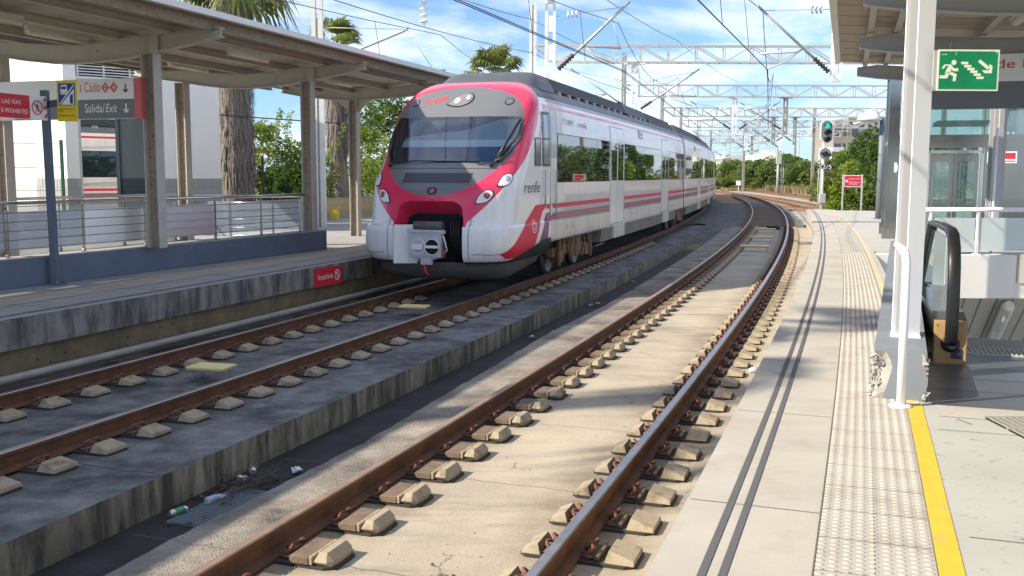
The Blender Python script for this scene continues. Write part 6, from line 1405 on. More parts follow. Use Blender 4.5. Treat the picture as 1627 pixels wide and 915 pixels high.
# canopy
can_r = thing('platform_canopy', RF(6, 2.3, 0), 'grey steel canopy on white columns over the right platform stairs', 'canopy')
GBR = [(-.13, 3.56, 3.72), (.24, 3.50, 3.76), (1.2, 3.40, 3.68), (2.0, 3.36, 3.64), (2.8, 3.38, 3.66), (3.6, 3.46, 3.72), (4.9, 3.60, 3.78)]
rk = [-7.5, -3.36, .84, 5.0, 9.15, 13.65]
def hcolr(mb, k, n, z0, z1, rot, fl=.20, dp=.20):
    c = PF(k, n, 0); a = ha - rot; u = Vector((math.cos(a), -math.sin(a), 0)); v = Vector((math.sin(a), math.cos(a), 0))
    def b_(u0, u1, v0, v1): mb.hexa([Vector((p.x, p.y, z)) for z in (z0, z1) for p in (c + u*u0 + v*v0, c + u*u1 + v*v0, c + u*u1 + v*v1, c + u*u0 + v*v1)])
    b_(-fl/2, fl/2, -dp/2, -dp/2 + .014); b_(-fl/2, fl/2, dp/2 - .014, dp/2)
    n0 = len(mb.f); b_(-fl * .30, fl * .30, -dp/2 + .014, dp/2 - .014)
    for q in range(n0, len(mb.f)): mb.m[q] = 1
for i, k in enumerate(rk):
    mb = MB(); gull_beam(mb, k, GBR, .16, F=RF); obj('canopy_beam', mb, mat('beam_grey_r%d' % i, (0.42, 0.42, 0.42), 0.55, var=.05, scale=3) if i == 0 else bpy.data.materials['beam_grey_r0'], parent=can_r)
    if k > 0:
        mb = MB(); hcolr(mb, k, .215, .34 if k > 0 else 0, 3.52, R(26), .135, .19); obj('canopy_column', mb, [M['white'], mat('column_web_shade', (0.24, 0.24, 0.24), .6) if i == 2 else bpy.data.materials['column_web_shade']], parent=can_r)  # web coloured grey for the shade in the recess between the flanges
mb = MB(); mb.hexa([PF(.84 + a, .215 + b, z) for z in (.345, .357) for a, b in ((-.12, -.11), (-.12, .11), (.14, .11), (.14, -.11))]); obj('base_plate', mb, M['white'], parent=can_r)
mb = MB()
def rslab(mb, k0, k1, n0, z0, n1, z1, th): mb.hexa([RF(k0, n0, z0), RF(k0, n1, z1), RF(k1, n1, z1), RF(k1, n0, z0), RF(k0, n0, z0 + th), RF(k0, n1, z1 + th), RF(k1, n1, z1 + th), RF(k1, n0, z0 + th)])
rslab(mb, -9, 14.9, -.46, 3.97, 2.2, 3.79, .05); rslab(mb, -9, 14.9, 2.2, 3.79, 5.1, 3.97, .05)
for k in range(24):
    t = -8.6 + k; rslab(mb, t, t + .03, -.44, 3.962, 2.2, 3.782, .005)
obj('canopy_roof', mb, M['roofunder'], parent=can_r)
mb = MB(); rslab(mb, -9, 14.95, -.56, 3.955, -.46, 3.955, .11); obj('roof_fascia', mb, M['roofwhite'], parent=can_r)
for n_, zz in ((.02, 3.92), (.40, 3.90), (1.62, 3.82), (2.75, 3.81), (3.9, 3.88)):
    mb = MB(); rslab(mb, -9, 14.8, n_ - .045, zz - .125, n_ + .045, zz - .125, .012); rslab(mb, -9, 14.8, n_ - .006, zz - .113, n_ + .006, zz - .113, .12); rslab(mb, -9, 14.8, n_ - .045, zz, n_ + .045, zz, .01); obj('purlin', mb, M['colsteel'], parent=can_r)
lf = thing('strip_light', RF(6.3, 1.85, 3.7), 'grey strip light between two beams under the right canopy', 'lamp')
mb = MB(); rslab(mb, 6.1, 7.7, 1.76, 3.70, 1.94, 3.70, .05); obj('lamp_housing', mb, M['whitedull'], parent=lf)
mb = MB(); mb.tube([RF(6.12, 1.85, 3.67), RF(7.68, 1.85, 3.67)], .06, 10); obj('lamp_cover', mb, M['tube'], parent=lf)
# emergency exit sign
ex = thing('exit_sign', (3.42, 7.62, 2.23), 'green running-man stair exit sign on the white column', 'sign')
fe0 = plane_fn((3.195, 7.62, 2.238), (1, 0.02, 0), (0, 0, 1)); fe = lambda d: (lambda x, y: fe0(x, y) + Vector((0.02, -1, 0)) * d)
mb = MB(); mb.prism([(0, 0), (.465, 0), (.465, .305), (0, .305)], lambda a, b, d: fe0(a, b) + Vector((0.02, -1, 0)) * d, -.006, 0); obj('sign_panel', mb, M['glow'], parent=ex)
mb = MB(); mb.prism([(-.03, .0), (.005, .0), (.005, .30), (-.03, .30)], lambda a, b, d: fe0(a, b) + Vector((0.02, -1, 0)) * d, -.02, -.007); obj('bracket', mb, M['galv'], parent=ex)
mb = MB(); rect(mb, fe(.002), .010, .450, .013, .292); obj('green_field', mb, M['green'], parent=ex, recalc=False)
gx = lambda x: (x - 128) / (560 - 128) * .44 + .008; gy = lambda y: .295 - (y - 70) / (355 - 70) * .283
mb = MB(); f = fe(.004); P = lambda *q: [(gx(a), gy(b)) for a, b in q]
disc(mb, f, gx(237), gy(157), .0195, n=20)
shape(mb, f, P((165, 172), (213, 170), (195, 182), (178, 182), (163, 206), (146, 200))); shape(mb, f, P((213, 170), (226, 180), (215, 232), (185, 240), (172, 250), (178, 222), (192, 190)))
shape(mb, f, P((222, 180), (240, 200), (272, 200), (272, 222), (236, 222), (222, 212))); shape(mb, f, P((185, 228), (212, 230), (192, 276), (134, 276), (134, 254), (176, 252)))
shape(mb, f, P((196, 230), (215, 224), (262, 243), (256, 296), (234, 296), (236, 258), (204, 244)))
obj('running_man', mb, M['glow'], parent=ex, recalc=False); mb = MB()
for x, y in ((290, 151), (314, 174), (338, 195), (362, 215), (388, 237), (410, 260)): shape(mb, f, P((x, y), (x + 54, y), (x + 54, y + 19), (x, y + 19)))
obj('stairs_symbol', mb, M['glow'], parent=ex, recalc=False); mb = MB()
shape(mb, f, P((432, 132), (504, 190), (490, 210), (415, 150))); shape(mb, f, P((502, 165), (526, 182), (524, 236), (468, 236), (448, 213), (502, 213)))
obj('arrow_symbol', mb, M['glow'], parent=ex, recalc=False); mb = MB(); add_text(mb, 'renfe', f, gx(140), gy(103), width=.045, height=.012); rect(mb, f, gx(248), gx(252), gy(103), gy(80)); rect(mb, f, gx(546), gx(556), gy(84), gy(74))
obj('small_lettering', mb, M['glow'], parent=ex, recalc=False)
# direction board
rb = thing('direction_sign', RF(9.0, 2.5, 2.6), 'large white and dark grey direction board with red writing under the right canopy', 'sign')
fr0 = plane_fn(RF(8.98, .86, 2.60), rN, (0, 0, 1)); frd = lambda d: (lambda x, y: fr0(x, y) - rD * d)
mb = MB(); mb.prism([(0, 0), (3.4, 0), (3.4, .80), (0, .80)], lambda a, b, d: fr0(a, b) - rD * d, -.1, 0); obj('board_body', mb, M['signgrey'], parent=rb)
mb = MB(); rect(mb, frd(.004), .05, 3.36, .395, .795); obj('white_field', mb, M['signwhite'], parent=rb, recalc=False)
mb = MB(); mb.prism([(-.03, -.004), (.03, -.004), (.03, .80), (-.03, .80)], lambda a, b, d: fr0(a, b) - rD * d, -.105, .006); obj('coral_end', mb, M['coral'], parent=rb)
mb = MB(); add_text(mb, 'Jerez de la Frontera', frd(.008), .26, .545, width=2.27, height=.17); obj('red_lettering', mb, M['signredtext'], parent=rb, recalc=False)
mb = MB(); 
for k in (.3, 1.7, 3.1): mb.bar(fr0(k, .8) + rD * .05, fr0(k, 1.0) + rD * .05, .03, .03)
obj('hanger', mb, M['galv'], parent=rb)
# bent white handrail post
hp = thing('bent_handrail', (2.71, 6.80, 0), 'white bent tube handrail standing in front of the grey plinth', 'handrail')
mb = MB(); P = [Vector((2.71, 6.80, 0)), Vector((2.712, 6.81, .6)), Vector((2.713, 6.82, 1.00)), Vector((2.716, 6.85, 1.055)), Vector((2.725, 6.92, 1.085)), Vector((2.80, 7.22, 1.10))]
mb.tube(P, .029, 14); obj('tube', mb, M['white'], parent=hp)
mb = MB(); mb.tube([Vector((2.71, 6.80, 0.0)), Vector((2.71, 6.80, .012)), Vector((2.71, 6.80, .02))], [.078, .078, .05], 20); obj('base_flange', mb, M['white'], parent=hp)
# stair opening: floor plate, escalator top, pit walls, far parapet, soffit
mb = MB(); fbox(mb, RF, -.10, 2.15, .40, 3.6, -.3, .004)
obj('escalator_floor_plate', mb, mat('steel_floor_plate', (0.20, 0.21, 0.22), 0.38, metal=.7, var=.12, scale=2, rvar=.08), label='dark ribbed steel landing plate at the top of the right escalator', cat='floor plate')
mb = MB()
for k in (.45, .95, 1.45, 1.95): groove(mb, [(RF(k, .4, 0).x, RF(k, .4, 0).y), (RF(k, 3.6, 0).x, RF(k, 3.6, 0).y)], .01, .0075)
obj('plate_seams', mb, M['black'], label='thin dark seams across the steel landing plate', cat='seam', kind='structure')
mb = MB(); mb.quad(RF(-.45, .42, .003), RF(-.45, 4, .003), RF(-.1, 4, .003), RF(-.1, .42, .003)); obj('threshold_strip', mb, M['platform'], kind='structure')
esc = thing('escalator', RF(1.1, .6, 0), 'escalator top with a black looped handrail, green glass and brown end box', 'escalator')
mb = MB(); fbox(mb, RF, 2.15, 2.5, .80, 3.0, -.05, .012)
for k in range(54): n_ = .82 + .04 * k; fbox(mb, RF, 2.16, 2.5, n_, n_ + .012, .012, .022)
obj('comb_plate', mb, M['galv'], parent=esc)
EO = .66
mb = MB(); fbox(mb, RF, 1.60, 1.70, .53, .79, .0, .365); obj('end_box', mb, mat('brown_panel', (0.40, 0.25, 0.10), 0.55, var=.12, scale=6), parent=esc, bevel=.004)
mb = MB(); fbox(mb, RF, 1.594, 1.60, .64, .785, .02, .17)
for a_, b_ in ((.545, .03), (.545, .34), (.775, .34), (.775, .15), (.65, .03), (.775, .03)): mb.tube([RF(1.60, a_, b_), RF(1.588, a_, b_)], .006, 6)
obj('end_plate', mb, bpy.data.materials['brown_panel'], parent=esc)
mb = MB(); fbox(mb, RF, 1.586, 1.595, .67, .755, .05, .135); obj('dark_panel', mb, mat('dark_blue_panel', (.02, .025, .04), .3), parent=esc)
mb = MB(); prof = [(1.69, .0), (1.69, .37), (1.95, .41), (4.0, .41), (9.4, -2.7), (9.4, -3.3), (3.9, -.1)]
mb.prism(prof, lambda a, b, d: RF(a, EO + d, b), -.13, .13); obj('deck', mb, M['inoxbrushed'], parent=esc)
mb = MB()
mb.prism([(1.90, .40), (1.70, .62), (1.74, .86), (1.92, 1.04), (4.0, 1.04), (9.4, -2.12), (9.4, -2.7), (4.0, .40)], lambda a, b, d: RF(a, EO + d, b), -.006, .006); obj('glass_panel', mb, M['escglass'], parent=esc)
hr = [(1.60, .15), (1.57, .22), (1.56, .36), (1.56, .62), (1.60, .84), (1.68, .99), (1.84, 1.09), (2.05, 1.12), (2.9, 1.12), (4.0, 1.10), (9.5, -2.08)]
mb = MB(); n_ = len(hr); out = []
for i, (a, b) in enumerate(hr):
    pa_ = hr[max(0, i-1)]; pb_ = hr[min(n_-1, i+1)]; d = Vector((pb_[0]-pa_[0], pb_[1]-pa_[1])).normalized(); q = Vector((-d.y, d.x))
    for (x, y) in ((-.050, -.012), (-.050, .016), (-.037, .028), (.037, .028), (.050, .016), (.050, -.012)): out.append(RF(a + q.x * y, EO + x, b + q.y * y))
mb.add(out, [(i*6+k, i*6+(k+1) % 6, (i+1)*6+(k+1) % 6, (i+1)*6+k) for i in range(n_-1) for k in range(6)] + [tuple(range(6)), tuple((n_-1)*6+k for k in range(6))], 0, True)
obj('handrail', mb, M['black'], parent=esc)
mb = MB(); mb.tube([RF(1.63, EO, .175), RF(1.60, EO, .18), RF(1.575, EO, .19)], [.078, .078, .06], 14); obj('handrail_inlet', mb, M['black'], parent=esc)
for i in range(16):
    if i == 0:
        stp = MB()
    fbox(stp, RF, 2.5 + .4 * i, 2.9 + .4 * i, .82, 1.9, -.25 - .2 * max(0, i - 1), -.02 - .2 * max(0, i - 1))
obj('steps', stp, M['galvdark'], parent=esc)
# pit walls
mb = MB(); mb.quad(PF(0, .372, -6), PF(13.3, .372, -6), PF(13.3, .372, .1), PF(0, .372, .1)); mb.quad(RF(-.1, 6.4, -6), RF(14.5, 6.4, -6), RF(14.5, 6.4, 0), RF(-.1, 6.4, 0)); mb.quad(RF(2.15, .4, -6), RF(2.15, 6.4, -6), RF(2.15, 6.4, -.05), RF(2.15, .4, -.05))
mb.quad(RF(0, .3, -6), RF(0, 6.5, -6), RF(20, 6.5, -6), RF(20, .3, -6))
obj('stair_pit', mb, M['renderwhite'], kind='structure')
par = thing('stair_parapet', (10, 20.5, -.9), 'white concrete parapet edge across the far side of the right stair opening', 'wall')
mb = MB(); mb.box(7.2, 14.5, 20.5, 20.85, -.92, -.02); obj('parapet', mb, M['renderwhite'], parent=par)
mb = MB(); sl = math.tan(R(30)); mb.hexa([(7.0, 20.55, -.93), (15, 20.55, -.93), (15, 27.5, -.93 - 6.95 * sl), (7.0, 27.5, -.93 - 6.95 * sl), (7.0, 20.85, -.90), (15, 20.85, -.90), (15, 27.6, -.75 - 6.95 * sl), (7, 27.6, -.75 - 6.95 * sl)]); obj('ribbed_soffit', mb, M['soffit'], parent=par)
mb = MB(); mb.quad((7.0, 20.86, -.05), (15, 20.86, -.05), (15, 22.3, -.05), (7.0, 22.3, -.05)); obj('landing', mb, M['platgrey'], parent=par)
tl = thing('tube_lamp', (10.4, 20.7, -1.1), 'grey cylindrical lamp hanging under the ribbed soffit of the right stairs', 'lamp')
mb = MB(); mb.tube([Vector((10.36, 20.62, -1.12)), Vector((11.0, 22.6, -2.30))], .13, 16); obj('housing', mb, M['galv'], parent=tl)
mb = MB(); mb.tube([Vector((10.355, 20.54, -1.05)), Vector((10.362, 20.63, -1.12))], [.09, .14], 16); obj('end_cap', mb, M['tube'], parent=tl)
bal = thing('balustrade', (8.6, 20.65, 0), 'white tube balustrade with frosted glass on the far side of the right stairs', 'balustrade')
mb = MB(); mb.tube([Vector((8.2, 20.62, .91)), Vector((14, 20.62, .91))], .045, 12); obj('handrail', mb, M['white'], parent=bal)
for x in (8.65, 9.63, 11.2): mb = MB(); mb.bar((x, 20.62, -.02), (x, 20.62, .9), .05, .05); mb.bar((x, 20.62, -.02), (x, 20.62, .0), .16, .12); obj('post', mb, M['white'], parent=bal)
for a, b in ((8.72, 9.58), (9.68, 11.15), (11.25, 13)): mb = MB(); mb.box(a, b, 20.615, 20.625, .06, .74); obj('glass_panel', mb, M['frost'], parent=bal)
mb = MB(); mb.bar((10.42, 21.6, -.05), (10.42, 21.6, 3.6), .10, .30); mb.bar((10.42, 21.5, -.05), (10.42, 21.5, 3.6), .27, .02); mb.bar((10.42, 21.7, -.05), (10.42, 21.7, 3.6), .27, .02); obj('steel_column', mb, bpy.data.materials['beam_grey_r0'], label='grey steel column rising behind the frosted balustrade before the lift', cat='column')
mb = MB(); mb.tube([Vector((10.12, 21.0, -.05)), Vector((10.12, 21.0, 2.6))], .025, 8); obj('thin_pole', mb, M['white'], label='thin white pole just left of the grey column before the lift', cat='pole')
# glass lift
lt = thing('lift', (9.52, 25.5, 0), 'stainless steel and glass lift shaft with glazed doors on the right platform', 'lift')
X0, X1, Y0, Y1, ZT = 9.52, 13.0, 25.5, 27.9, 4.25
for (x, y) in ((X0, Y0), (X1 - .26, Y0), (X0, Y1 - .2), (X1 - .26, Y1 - .2)):
    mb = MB(); mb.box(x, x + .26, y, y + .2, 0, ZT); 
    for q in (.06, .16): mb.box(x + q, x + q + .015, y - .006, y, .1, ZT)
    mb.box(x - .05, x + .31, y - .05, y + .25, 0, .30); obj('corner_post', mb, M['inoxbrushed'], parent=lt)
mb = MB(); mb.box(X0 + .26, X1 - .26, Y0 + .02, Y0 + .16, 2.30, 2.62); mb.box(X0 + .26, X1 - .26, Y0, Y0 + .02, 2.44, 2.48); mb.box(X0 + .26, X1 - .26, Y0 + .02, Y0 + .16, ZT - .12, ZT); mb.box(X0 + .26, X1 - .26, Y1 - .16, Y1 - .04, 2.4, 2.5); mb.box(X0 + .02, X0 + .1, Y0 + .2, Y1 - .2, 2.4, 2.5)
mb.box(X1 - .1, X1 - .02, Y0 + .2, Y1 - .2, 2.4, 2.5); mb.box(X0, X1, Y0, Y1, ZT, ZT + .08); obj('transom', mb, M['inoxbrushed'], parent=lt)
for (a, b, z0, z1) in ((X0 + .26, X1 - .26, 2.62, ZT - .12),): mb = MB(); mb.box(a, b, Y0 + .07, Y0 + .09, z0, z1); obj('upper_glass', mb, M['clearglass'], parent=lt)
mb = MB(); mb.box(X0 + .04, X0 + .06, Y0 + .2, Y1 - .2, .1, ZT - .1); mb.box(X0 + .26, X1 - .26, Y1 - .1, Y1 - .08, .1, ZT - .1); obj('side_glass', mb, M['clearglass'], parent=lt)
mb = MB(); mb.box(11.78, 12.74, Y0 + .04, Y0 + .10, 0, 2.30); obj('steel_panel', mb, M['inoxbrushed'], parent=lt); mb = MB(); mb.box(9.78, 10.48, Y0 + .04, Y0 + .10, 0, 2.30); obj('steel_panel', mb, M['inoxbrushed'], parent=lt)
for a, b in ((10.56, 11.08), (11.10, 11.66)):
    d = MB(); d.box(a, a + .09, Y0 + .02, Y0 + .07, .02, 2.14); d.box(b - .09, b, Y0 + .02, Y0 + .07, .02, 2.14); d.box(a + .09, b - .09, Y0 + .02, Y0 + .07, 1.96, 2.14); d.box(a + .09, b - .09, Y0 + .02, Y0 + .07, .02, .35); o_ = obj('lift_door', d, M['inoxbrushed'], parent=lt)
    g = MB(); g.box(a + .09, b - .09, Y0 + .04, Y0 + .05, .35, 1.96); obj('door_glass', g, M['clearglass'], parent=lt)
mb = MB(); mb.box(10.48, 10.54, Y0, Y0 + .1, 0, 2.22); mb.box(11.70, 11.76, Y0, Y0 + .1, 0, 2.22); mb.box(10.48, 11.76, Y0, Y0 + .1, 2.16, 2.24); obj('door_frame', mb, M['inox'], parent=lt)
mb = MB(); mb.box(11.94, 12.08, Y0 + .02, Y0 + .04, 1.0, 1.42); mb.tube([Vector((12.0, Y0 + .04, .72)), Vector((12.0, Y0 + .02, .72))], .04, 12); obj('call_panel', mb, M['black'], parent=lt)
mb = MB(); mb.box(11.84, 12.5, Y0 + .02, Y0 + .04, 1.92, 2.2); obj('notice_panel', mb, M['signwhite'], parent=lt)
mb = MB(); fn_ = plane_fn((11.84, Y0 + .016, 1.92), (1, 0, 0), (0, 0, 1)); rect(mb, fn_, .03, .63, .10, .25); rect(mb, fn_, .03, .63, .03, .06); obj('notice_red', mb, M['red'], parent=lt, recalc=False)
mb = MB(); mb.box(10.7, 12.3, Y0 + .6, Y1 - .4, 2.9, 3.0); mb.tube([Vector((12.4, Y0 + .5, 2.6)), Vector((12.4, Y0 + .5, 4.1))], .03, 6); mb.box(12.25, 12.5, Y0 + .4, Y0 + .6, 2.7, 4.1); obj('shaft_gear', mb, M['galv'], parent=lt)
mb = MB(); disc(mb, plane_fn((9.70, Y0 - .004, 1.78), (1, 0, 0), (0, 0, 1)), .03, .03, .05, .13, n=12); obj('white_sticker', mb, M['signwhite'], parent=lt, recalc=False)
mb = MB(); mb.box(3.20, 3.85, 5.85, 6.47, .0, .006)
grt = MB()
for i in range(16): grt.box(3.16 + .045 * i, 3.16 + .045 * i + .02, 5.85, 6.48, .004, .014)
for j in range(3): grt.box(3.14, 3.9, 5.84 + .31 * j, 5.87 + .31 * j, .004, .012)
g_ = obj('floor_grate', grt, M['galvdark'], label='rusty drain grate set in the pale floor at the right edge', cat='grating'); 
mb = MB(); mb.quad((3.14, 5.84, .003), (3.9, 5.84, .003), (3.9, 6.5, .003), (3.14, 6.5, .003)); obj('grate_pit', mb, M['dark'], kind='structure')
lt.rotation_euler = (0, 0, -ha)
# lamp post, red sign and signal at the end of the platform
lp = thing('lamp_post', (13.6, 37.0, 0), 'grey lamp post with a bell lamp near the end of the right platform', 'street lamp')
mb = MB(); mb.tube([Vector((13.6, 37, 0)), Vector((13.6, 37, 3.75))], [.13, .11], 12); mb.tube([Vector((13.6, 37, 0)), Vector((13.6, 37, .03))], .2, 12); obj('pole', mb, mat('lamp_post_bluegrey', (.16, .18, .21), .5), parent=lp)
mb = MB(); mb.tube([Vector((14.0, 37, 3.70)), Vector((12.5, 37, 3.50))], .03, 6); mb.tube([Vector((13.5, 37, 3.72)), Vector((13.35, 37, 4.0)), Vector((13.2, 37, 4.02)), Vector((13.1, 37, 3.95))], .025, 6); obj('arm', mb, M['whitedull'], parent=lp)
mb = MB(); mb.tube([Vector((13.1, 37, 3.62)), Vector((13.1, 37, 3.66)), Vector((13.1, 37, 3.80)), Vector((13.1, 37, 3.92)), Vector((13.1, 37, 3.98))], [.44, .44, .36, .15, .08], 20); obj('bell_shade', mb, M['whitedull'], parent=lp)
rs = thing('warning_sign', (15.8, 46.3, 0), 'red warning sign on two grey posts at the end of the right platform', 'sign')
for x in (15.30, 16.18): mb = MB(); mb.bar((x, 46.3, 0), (x, 46.3, 1.66), .06, .05); obj('post', mb, M['galv'], parent=rs)
mb = MB(); mb.box(15.33, 16.15, 46.28, 46.30, 1.08, 1.62); obj('frame_panel', mb, M['signwhite'], parent=rs)
mb = MB(); fn_ = plane_fn((15.36, 46.276, 1.11), (1, 0, 0), (0, 0, 1)); rect(mb, fn_, 0, .76, 0, .48); obj('red_field', mb, M['red'], parent=rs, recalc=False)
mb = MB(); fn_ = plane_fn((15.36, 46.272, 1.11), (1, 0, 0), (0, 0, 1)); disc(mb, fn_, .10, .24, .06, m=0, r0=.03); add_text(mb, 'NO CRUZAR LAS V\u00cdAS', fn_, .2, .32, width=.5, height=.06); add_text(mb, 'CROSSING THE TRACK', fn_, .2, .16, width=.5, height=.05); add_text(mb, 'IS PROHIBITED', fn_, .2, .08, width=.4, height=.045); obj('lettering', mb, M['signtext'], parent=rs, recalc=False)
sg = thing('railway_signal', (15.3, 49.0, -.8), 'railway signal on a white post showing green at the end of the right platform', 'signal')
k = 49.0 / 1581
def SGp(px, py): return 813.5, 0
sx = lambda px: (px - 813.5) * 48.55 / 1581; sz = lambda py: 1.6 - (py - 279.0) * 49.1 / 1581
mb = MB(); mb.tube([Vector((sx(1307.5), 49, -.8)), Vector((sx(1307.5), 49, sz(228)))], .07, 12); obj('post', mb, M['whitedull'], parent=sg)
mb = MB(); fs_ = lambda px, py: Vector((sx(px), 48.86, sz(py)))
out = [(1310.3 + 10.2 * math.cos(a), 202.5 - 10.5 * math.sin(a)) for a in [PI * q / 12 for q in range(13)]] + [(1310.3 + 10.2 * math.cos(a), 218 - 10.5 * math.sin(a)) for a in [PI + PI * q / 12 for q in range(13)]]
mb.prism(out, lambda a, b, d: fs_(a, b) + Vector((0, d, 0)), 0, .06); obj('signal_board_rim', mb, M['signwhite'], parent=sg)
mb = MB(); out2 = [(1310.3 + (a - 1310.3) * .84, 210.2 + (b - 210.2) * .92) for a, b in out]; mb.prism(out2, lambda a, b, d: fs_(a, b) + Vector((0, d, 0)), -.02, .0); obj('signal_board', mb, mat('signal_grey', (.22, .23, .24), .5), parent=sg)
M['sgreen'] = mat('signal_green_lit', (0, .3, .2), .3, emit=(.0, .62, .38), estr=0.7)
for py, mm in ((201.8, 'sgreen'), (212.5, 'black'), (223.5, 'black')):
    mb = MB(); c = fs_(1310.8, py); mb.tube([c + Vector((0, -.03, 0)), c + Vector((0, -.05, 0))], .13, 20); obj('lens', mb, M[mm], parent=sg)
    mb = MB(); vs_ = []
    for q in range(13): a = PI * q / 12 * 1.1 - .15; vs_ += [c + Vector((.155 * math.cos(a), -.02, .155 * math.sin(a))), c + Vector((.155 * math.cos(a), -.25, .155 * math.sin(a) - .02))]
    mb.add(vs_, [(2*q, 2*q+1, 2*q+3, 2*q+2) for q in range(12)], 0, True); obj('hood', mb, M['black'], parent=sg, recalc=False)
mb = MB(); c = fs_(1309.5, 245); mb.tube([c + Vector((0, .03, 0)), c], .28, 24); obj('lower_disc', mb, bpy.data.materials['signal_grey'], parent=sg)
mb = MB(); mb.tube([c, c + Vector((0, -.12, 0))], .12, 14); mb.hexa([c + Vector(p) for p in ((-.2, -.1, -.05), (.25, -.1, -.1), (.25, -.04, -.1), (-.2, -.04, -.05), (-.2, -.1, .06), (.25, -.1, .0), (.25, -.04, 0), (-.2, -.04, .06))]); obj('lower_lamp', mb, M['black'], parent=sg)
mb = MB(); rect(mb, lambda x, y: fs_(x, y) , 1299, 1321, 269, 261.5); obj('number_plate', mb, M['black'], parent=sg, recalc=False)
mb = MB(); add_text(mb, 'S2/5', lambda x, y: Vector((sx(1299.6) + x, 48.84, sz(268.4) + y)), 0, 0, width=.62, height=.19); obj('number', mb, M['signtext'], parent=sg, recalc=False)
mb = MB(); mb.box(sx(1301.8), sx(1311), 48.7, 48.95, sz(322), sz(307)); obj('relay_box', mb, M['galv'], parent=sg, bevel=.01)
mb = MB(); mb.tube([Vector((sx(1301), 49, -.7)), Vector((sx(1301), 49, sz(262)))], .015, 5); mb.tube([Vector((sx(1304), 49, -.7)), Vector((sx(1304), 49, sz(262)))], .015, 5)
for q in range(9): z = -.4 + .3 * q; mb.tube([Vector((sx(1301), 49, z)), Vector((sx(1304), 49, z))], .012, 5)
obj('ladder', mb, M['galv'], parent=sg)
# --- catenary
def mast(mb, x, y, z0, z1, w_=.34, d=.16):
    for sx_ in (-1, 1): mb.bar((x + sx_ * (w_/2 - .075), y, z0), (x + sx_ * (w_/2 - .075), y, z1), .15 if sx_ > 0 else .13, d, up=(0, 1, 0))
    mb.bar((x, y + .05, z0), (x, y + .05, z1), w_ - .18, .01, up=(0, 1, 0)) if False else None
    z = z0 + .5
    while z < z1: mb.bar((x - w_/2 + .09, y, z), (x + w_/2 - .09, y, z), .03, .04); z += .55
def drop_post(mb, x, y, z0, z1, w_=.32):
    for s_ in (-1, 1): mb.bar((x + s_ * (w_/2 - .045), y, z0), (x + s_ * (w_/2 - .045), y, z1), .09, .14, up=(0, 1, 0))
    n = max(2, int((z1 - z0) / .75)); 
    for k in range(n + 1): z = z0 + (z1 - z0) * k / n; mb.bar((x, y, max(z0, z - .25)), (x, y, min(z1, z + .25)), w_ - .17, .13, up=(0, 1, 0))
    mb.bar((x - .5, y, z1), (x + .5, y, z1), .2, .08)
def truss(mb, xa, xb, y, z0, z1, taper=0, dp=.5, step=1.45, r=.035):
    n = max(2, int((xb - xa) / step))
    for yy in (y - dp/2, y + dp/2):
        mb.bar((xa, yy, z1), (xb, yy, z1), r*2, r*2); mb.bar((xa + taper, yy, z0), (xb - taper, yy, z0), r*2, r*2)
        if taper: mb.bar((xa, yy, z1 - .05), (xa + taper, yy, z0), r*2, r*2)
        for k in range(n + 1):
            x = xa + taper + (xb - xa - 2 * taper) * k / n; mb.bar((x, yy, z0), (x, yy, z1), r*1.6, r*1.6)
            if k < n:
                x2 = xa + taper + (xb - xa - 2 * taper) * (k + 1) / n
                a, b = (z0, z1) if k % 2 == 0 else (z1, z0); mb.bar((x, yy, a), (x2, yy, b), r*1.5, r*1.5)
    for k in range(0, n + 1):
        x = xa + (xb - xa) * k / n; mb.bar((x, y - dp/2, z1), (x, y + dp/2, z1), r*1.4, r*1.4); mb.bar((max(xa + taper, x), y - dp/2, z0), (max(xa + taper, x), y + dp/2, z0), r*1.4, r*1.4)
def insulator(mb, a, b, rad, n=6):
    a = Vector(a); b = Vector(b); P = []; Rr = []
    for k in range(n * 4 + 1): t = k / (n * 4); P.append(a + (b - a) * t); Rr.append(rad * (1.0 if k % 4 in (1, 2) else .55))
    mb.tube(P, Rr, 12)
def glassdiscs(mb, a, b, n=3, rad=.13):
    a = Vector(a); b = Vector(b); d = (b - a)
    for k in range(n): c = a + d * ((k + .5) / n); u = d.normalized() * (d.length / n * .3); mb.tube([c - u, c - u * .2, c + u * .5, c + u], [rad * .3, rad, rad * .85, rad * .35], 14)
def cantilever(parent, x0, y, zb, zt, x1, z1, xc=None, zc=None):
    """diagonal tube from the foot of the post (x0, zb) up to the messenger wire at (x1, z1), with a tie from (x0, zt)"""
    c = thing('cantilever', (x0, y, zb), parent=parent); a = Vector((x0, y, zb)); b = Vector((x1, y, z1)); d = (b - a).normalized()
    mb = MB(); mb.tube([a + d * .75, b + d * .25], .045, 8); 
    if xc is not None:
        e = a + (b - a) * .42; s_ = 1 if x1 > x0 else -1
        mb.tube([e, Vector((xc - s_ * .9, y, zc + .55)), Vector((xc + s_ * .2, y, zc + .50))], .028, 6); mb.tube([e, Vector((xc - s_ * .6, y, zc + .25)), Vector((xc, y, zc + .02))], .022, 6); mb.tube([b - d * .5, Vector((xc + s_ * .15, y, zc + .5))], .012, 5)
    mb.tube([Vector((x0, y, zt)), b], .012, 5)
    obj('bracket_tube', mb, M['galv'], parent=c)
    mb = MB(); insulator(mb, a + d * .15, a + d * .80, .085); obj('insulator', mb, M['insdark'], parent=c)
    mb = MB(); t0 = Vector((x0, y, zt)); d2 = (b - t0); glassdiscs(mb, t0 + d2 * .16, t0 + d2 * .34); obj('glass_insulator', mb, M['insul'], parent=c)
ZB, ZTT = 7.15, 7.95
def X(px, Y, z=4.0): return (px - 813.5) / 1581 * (Y * .9936 - (z - 1.6) * .1134 + 0)
def Zp(py, Y): return 1.6 - (py - 277.5) / 1581 * Y
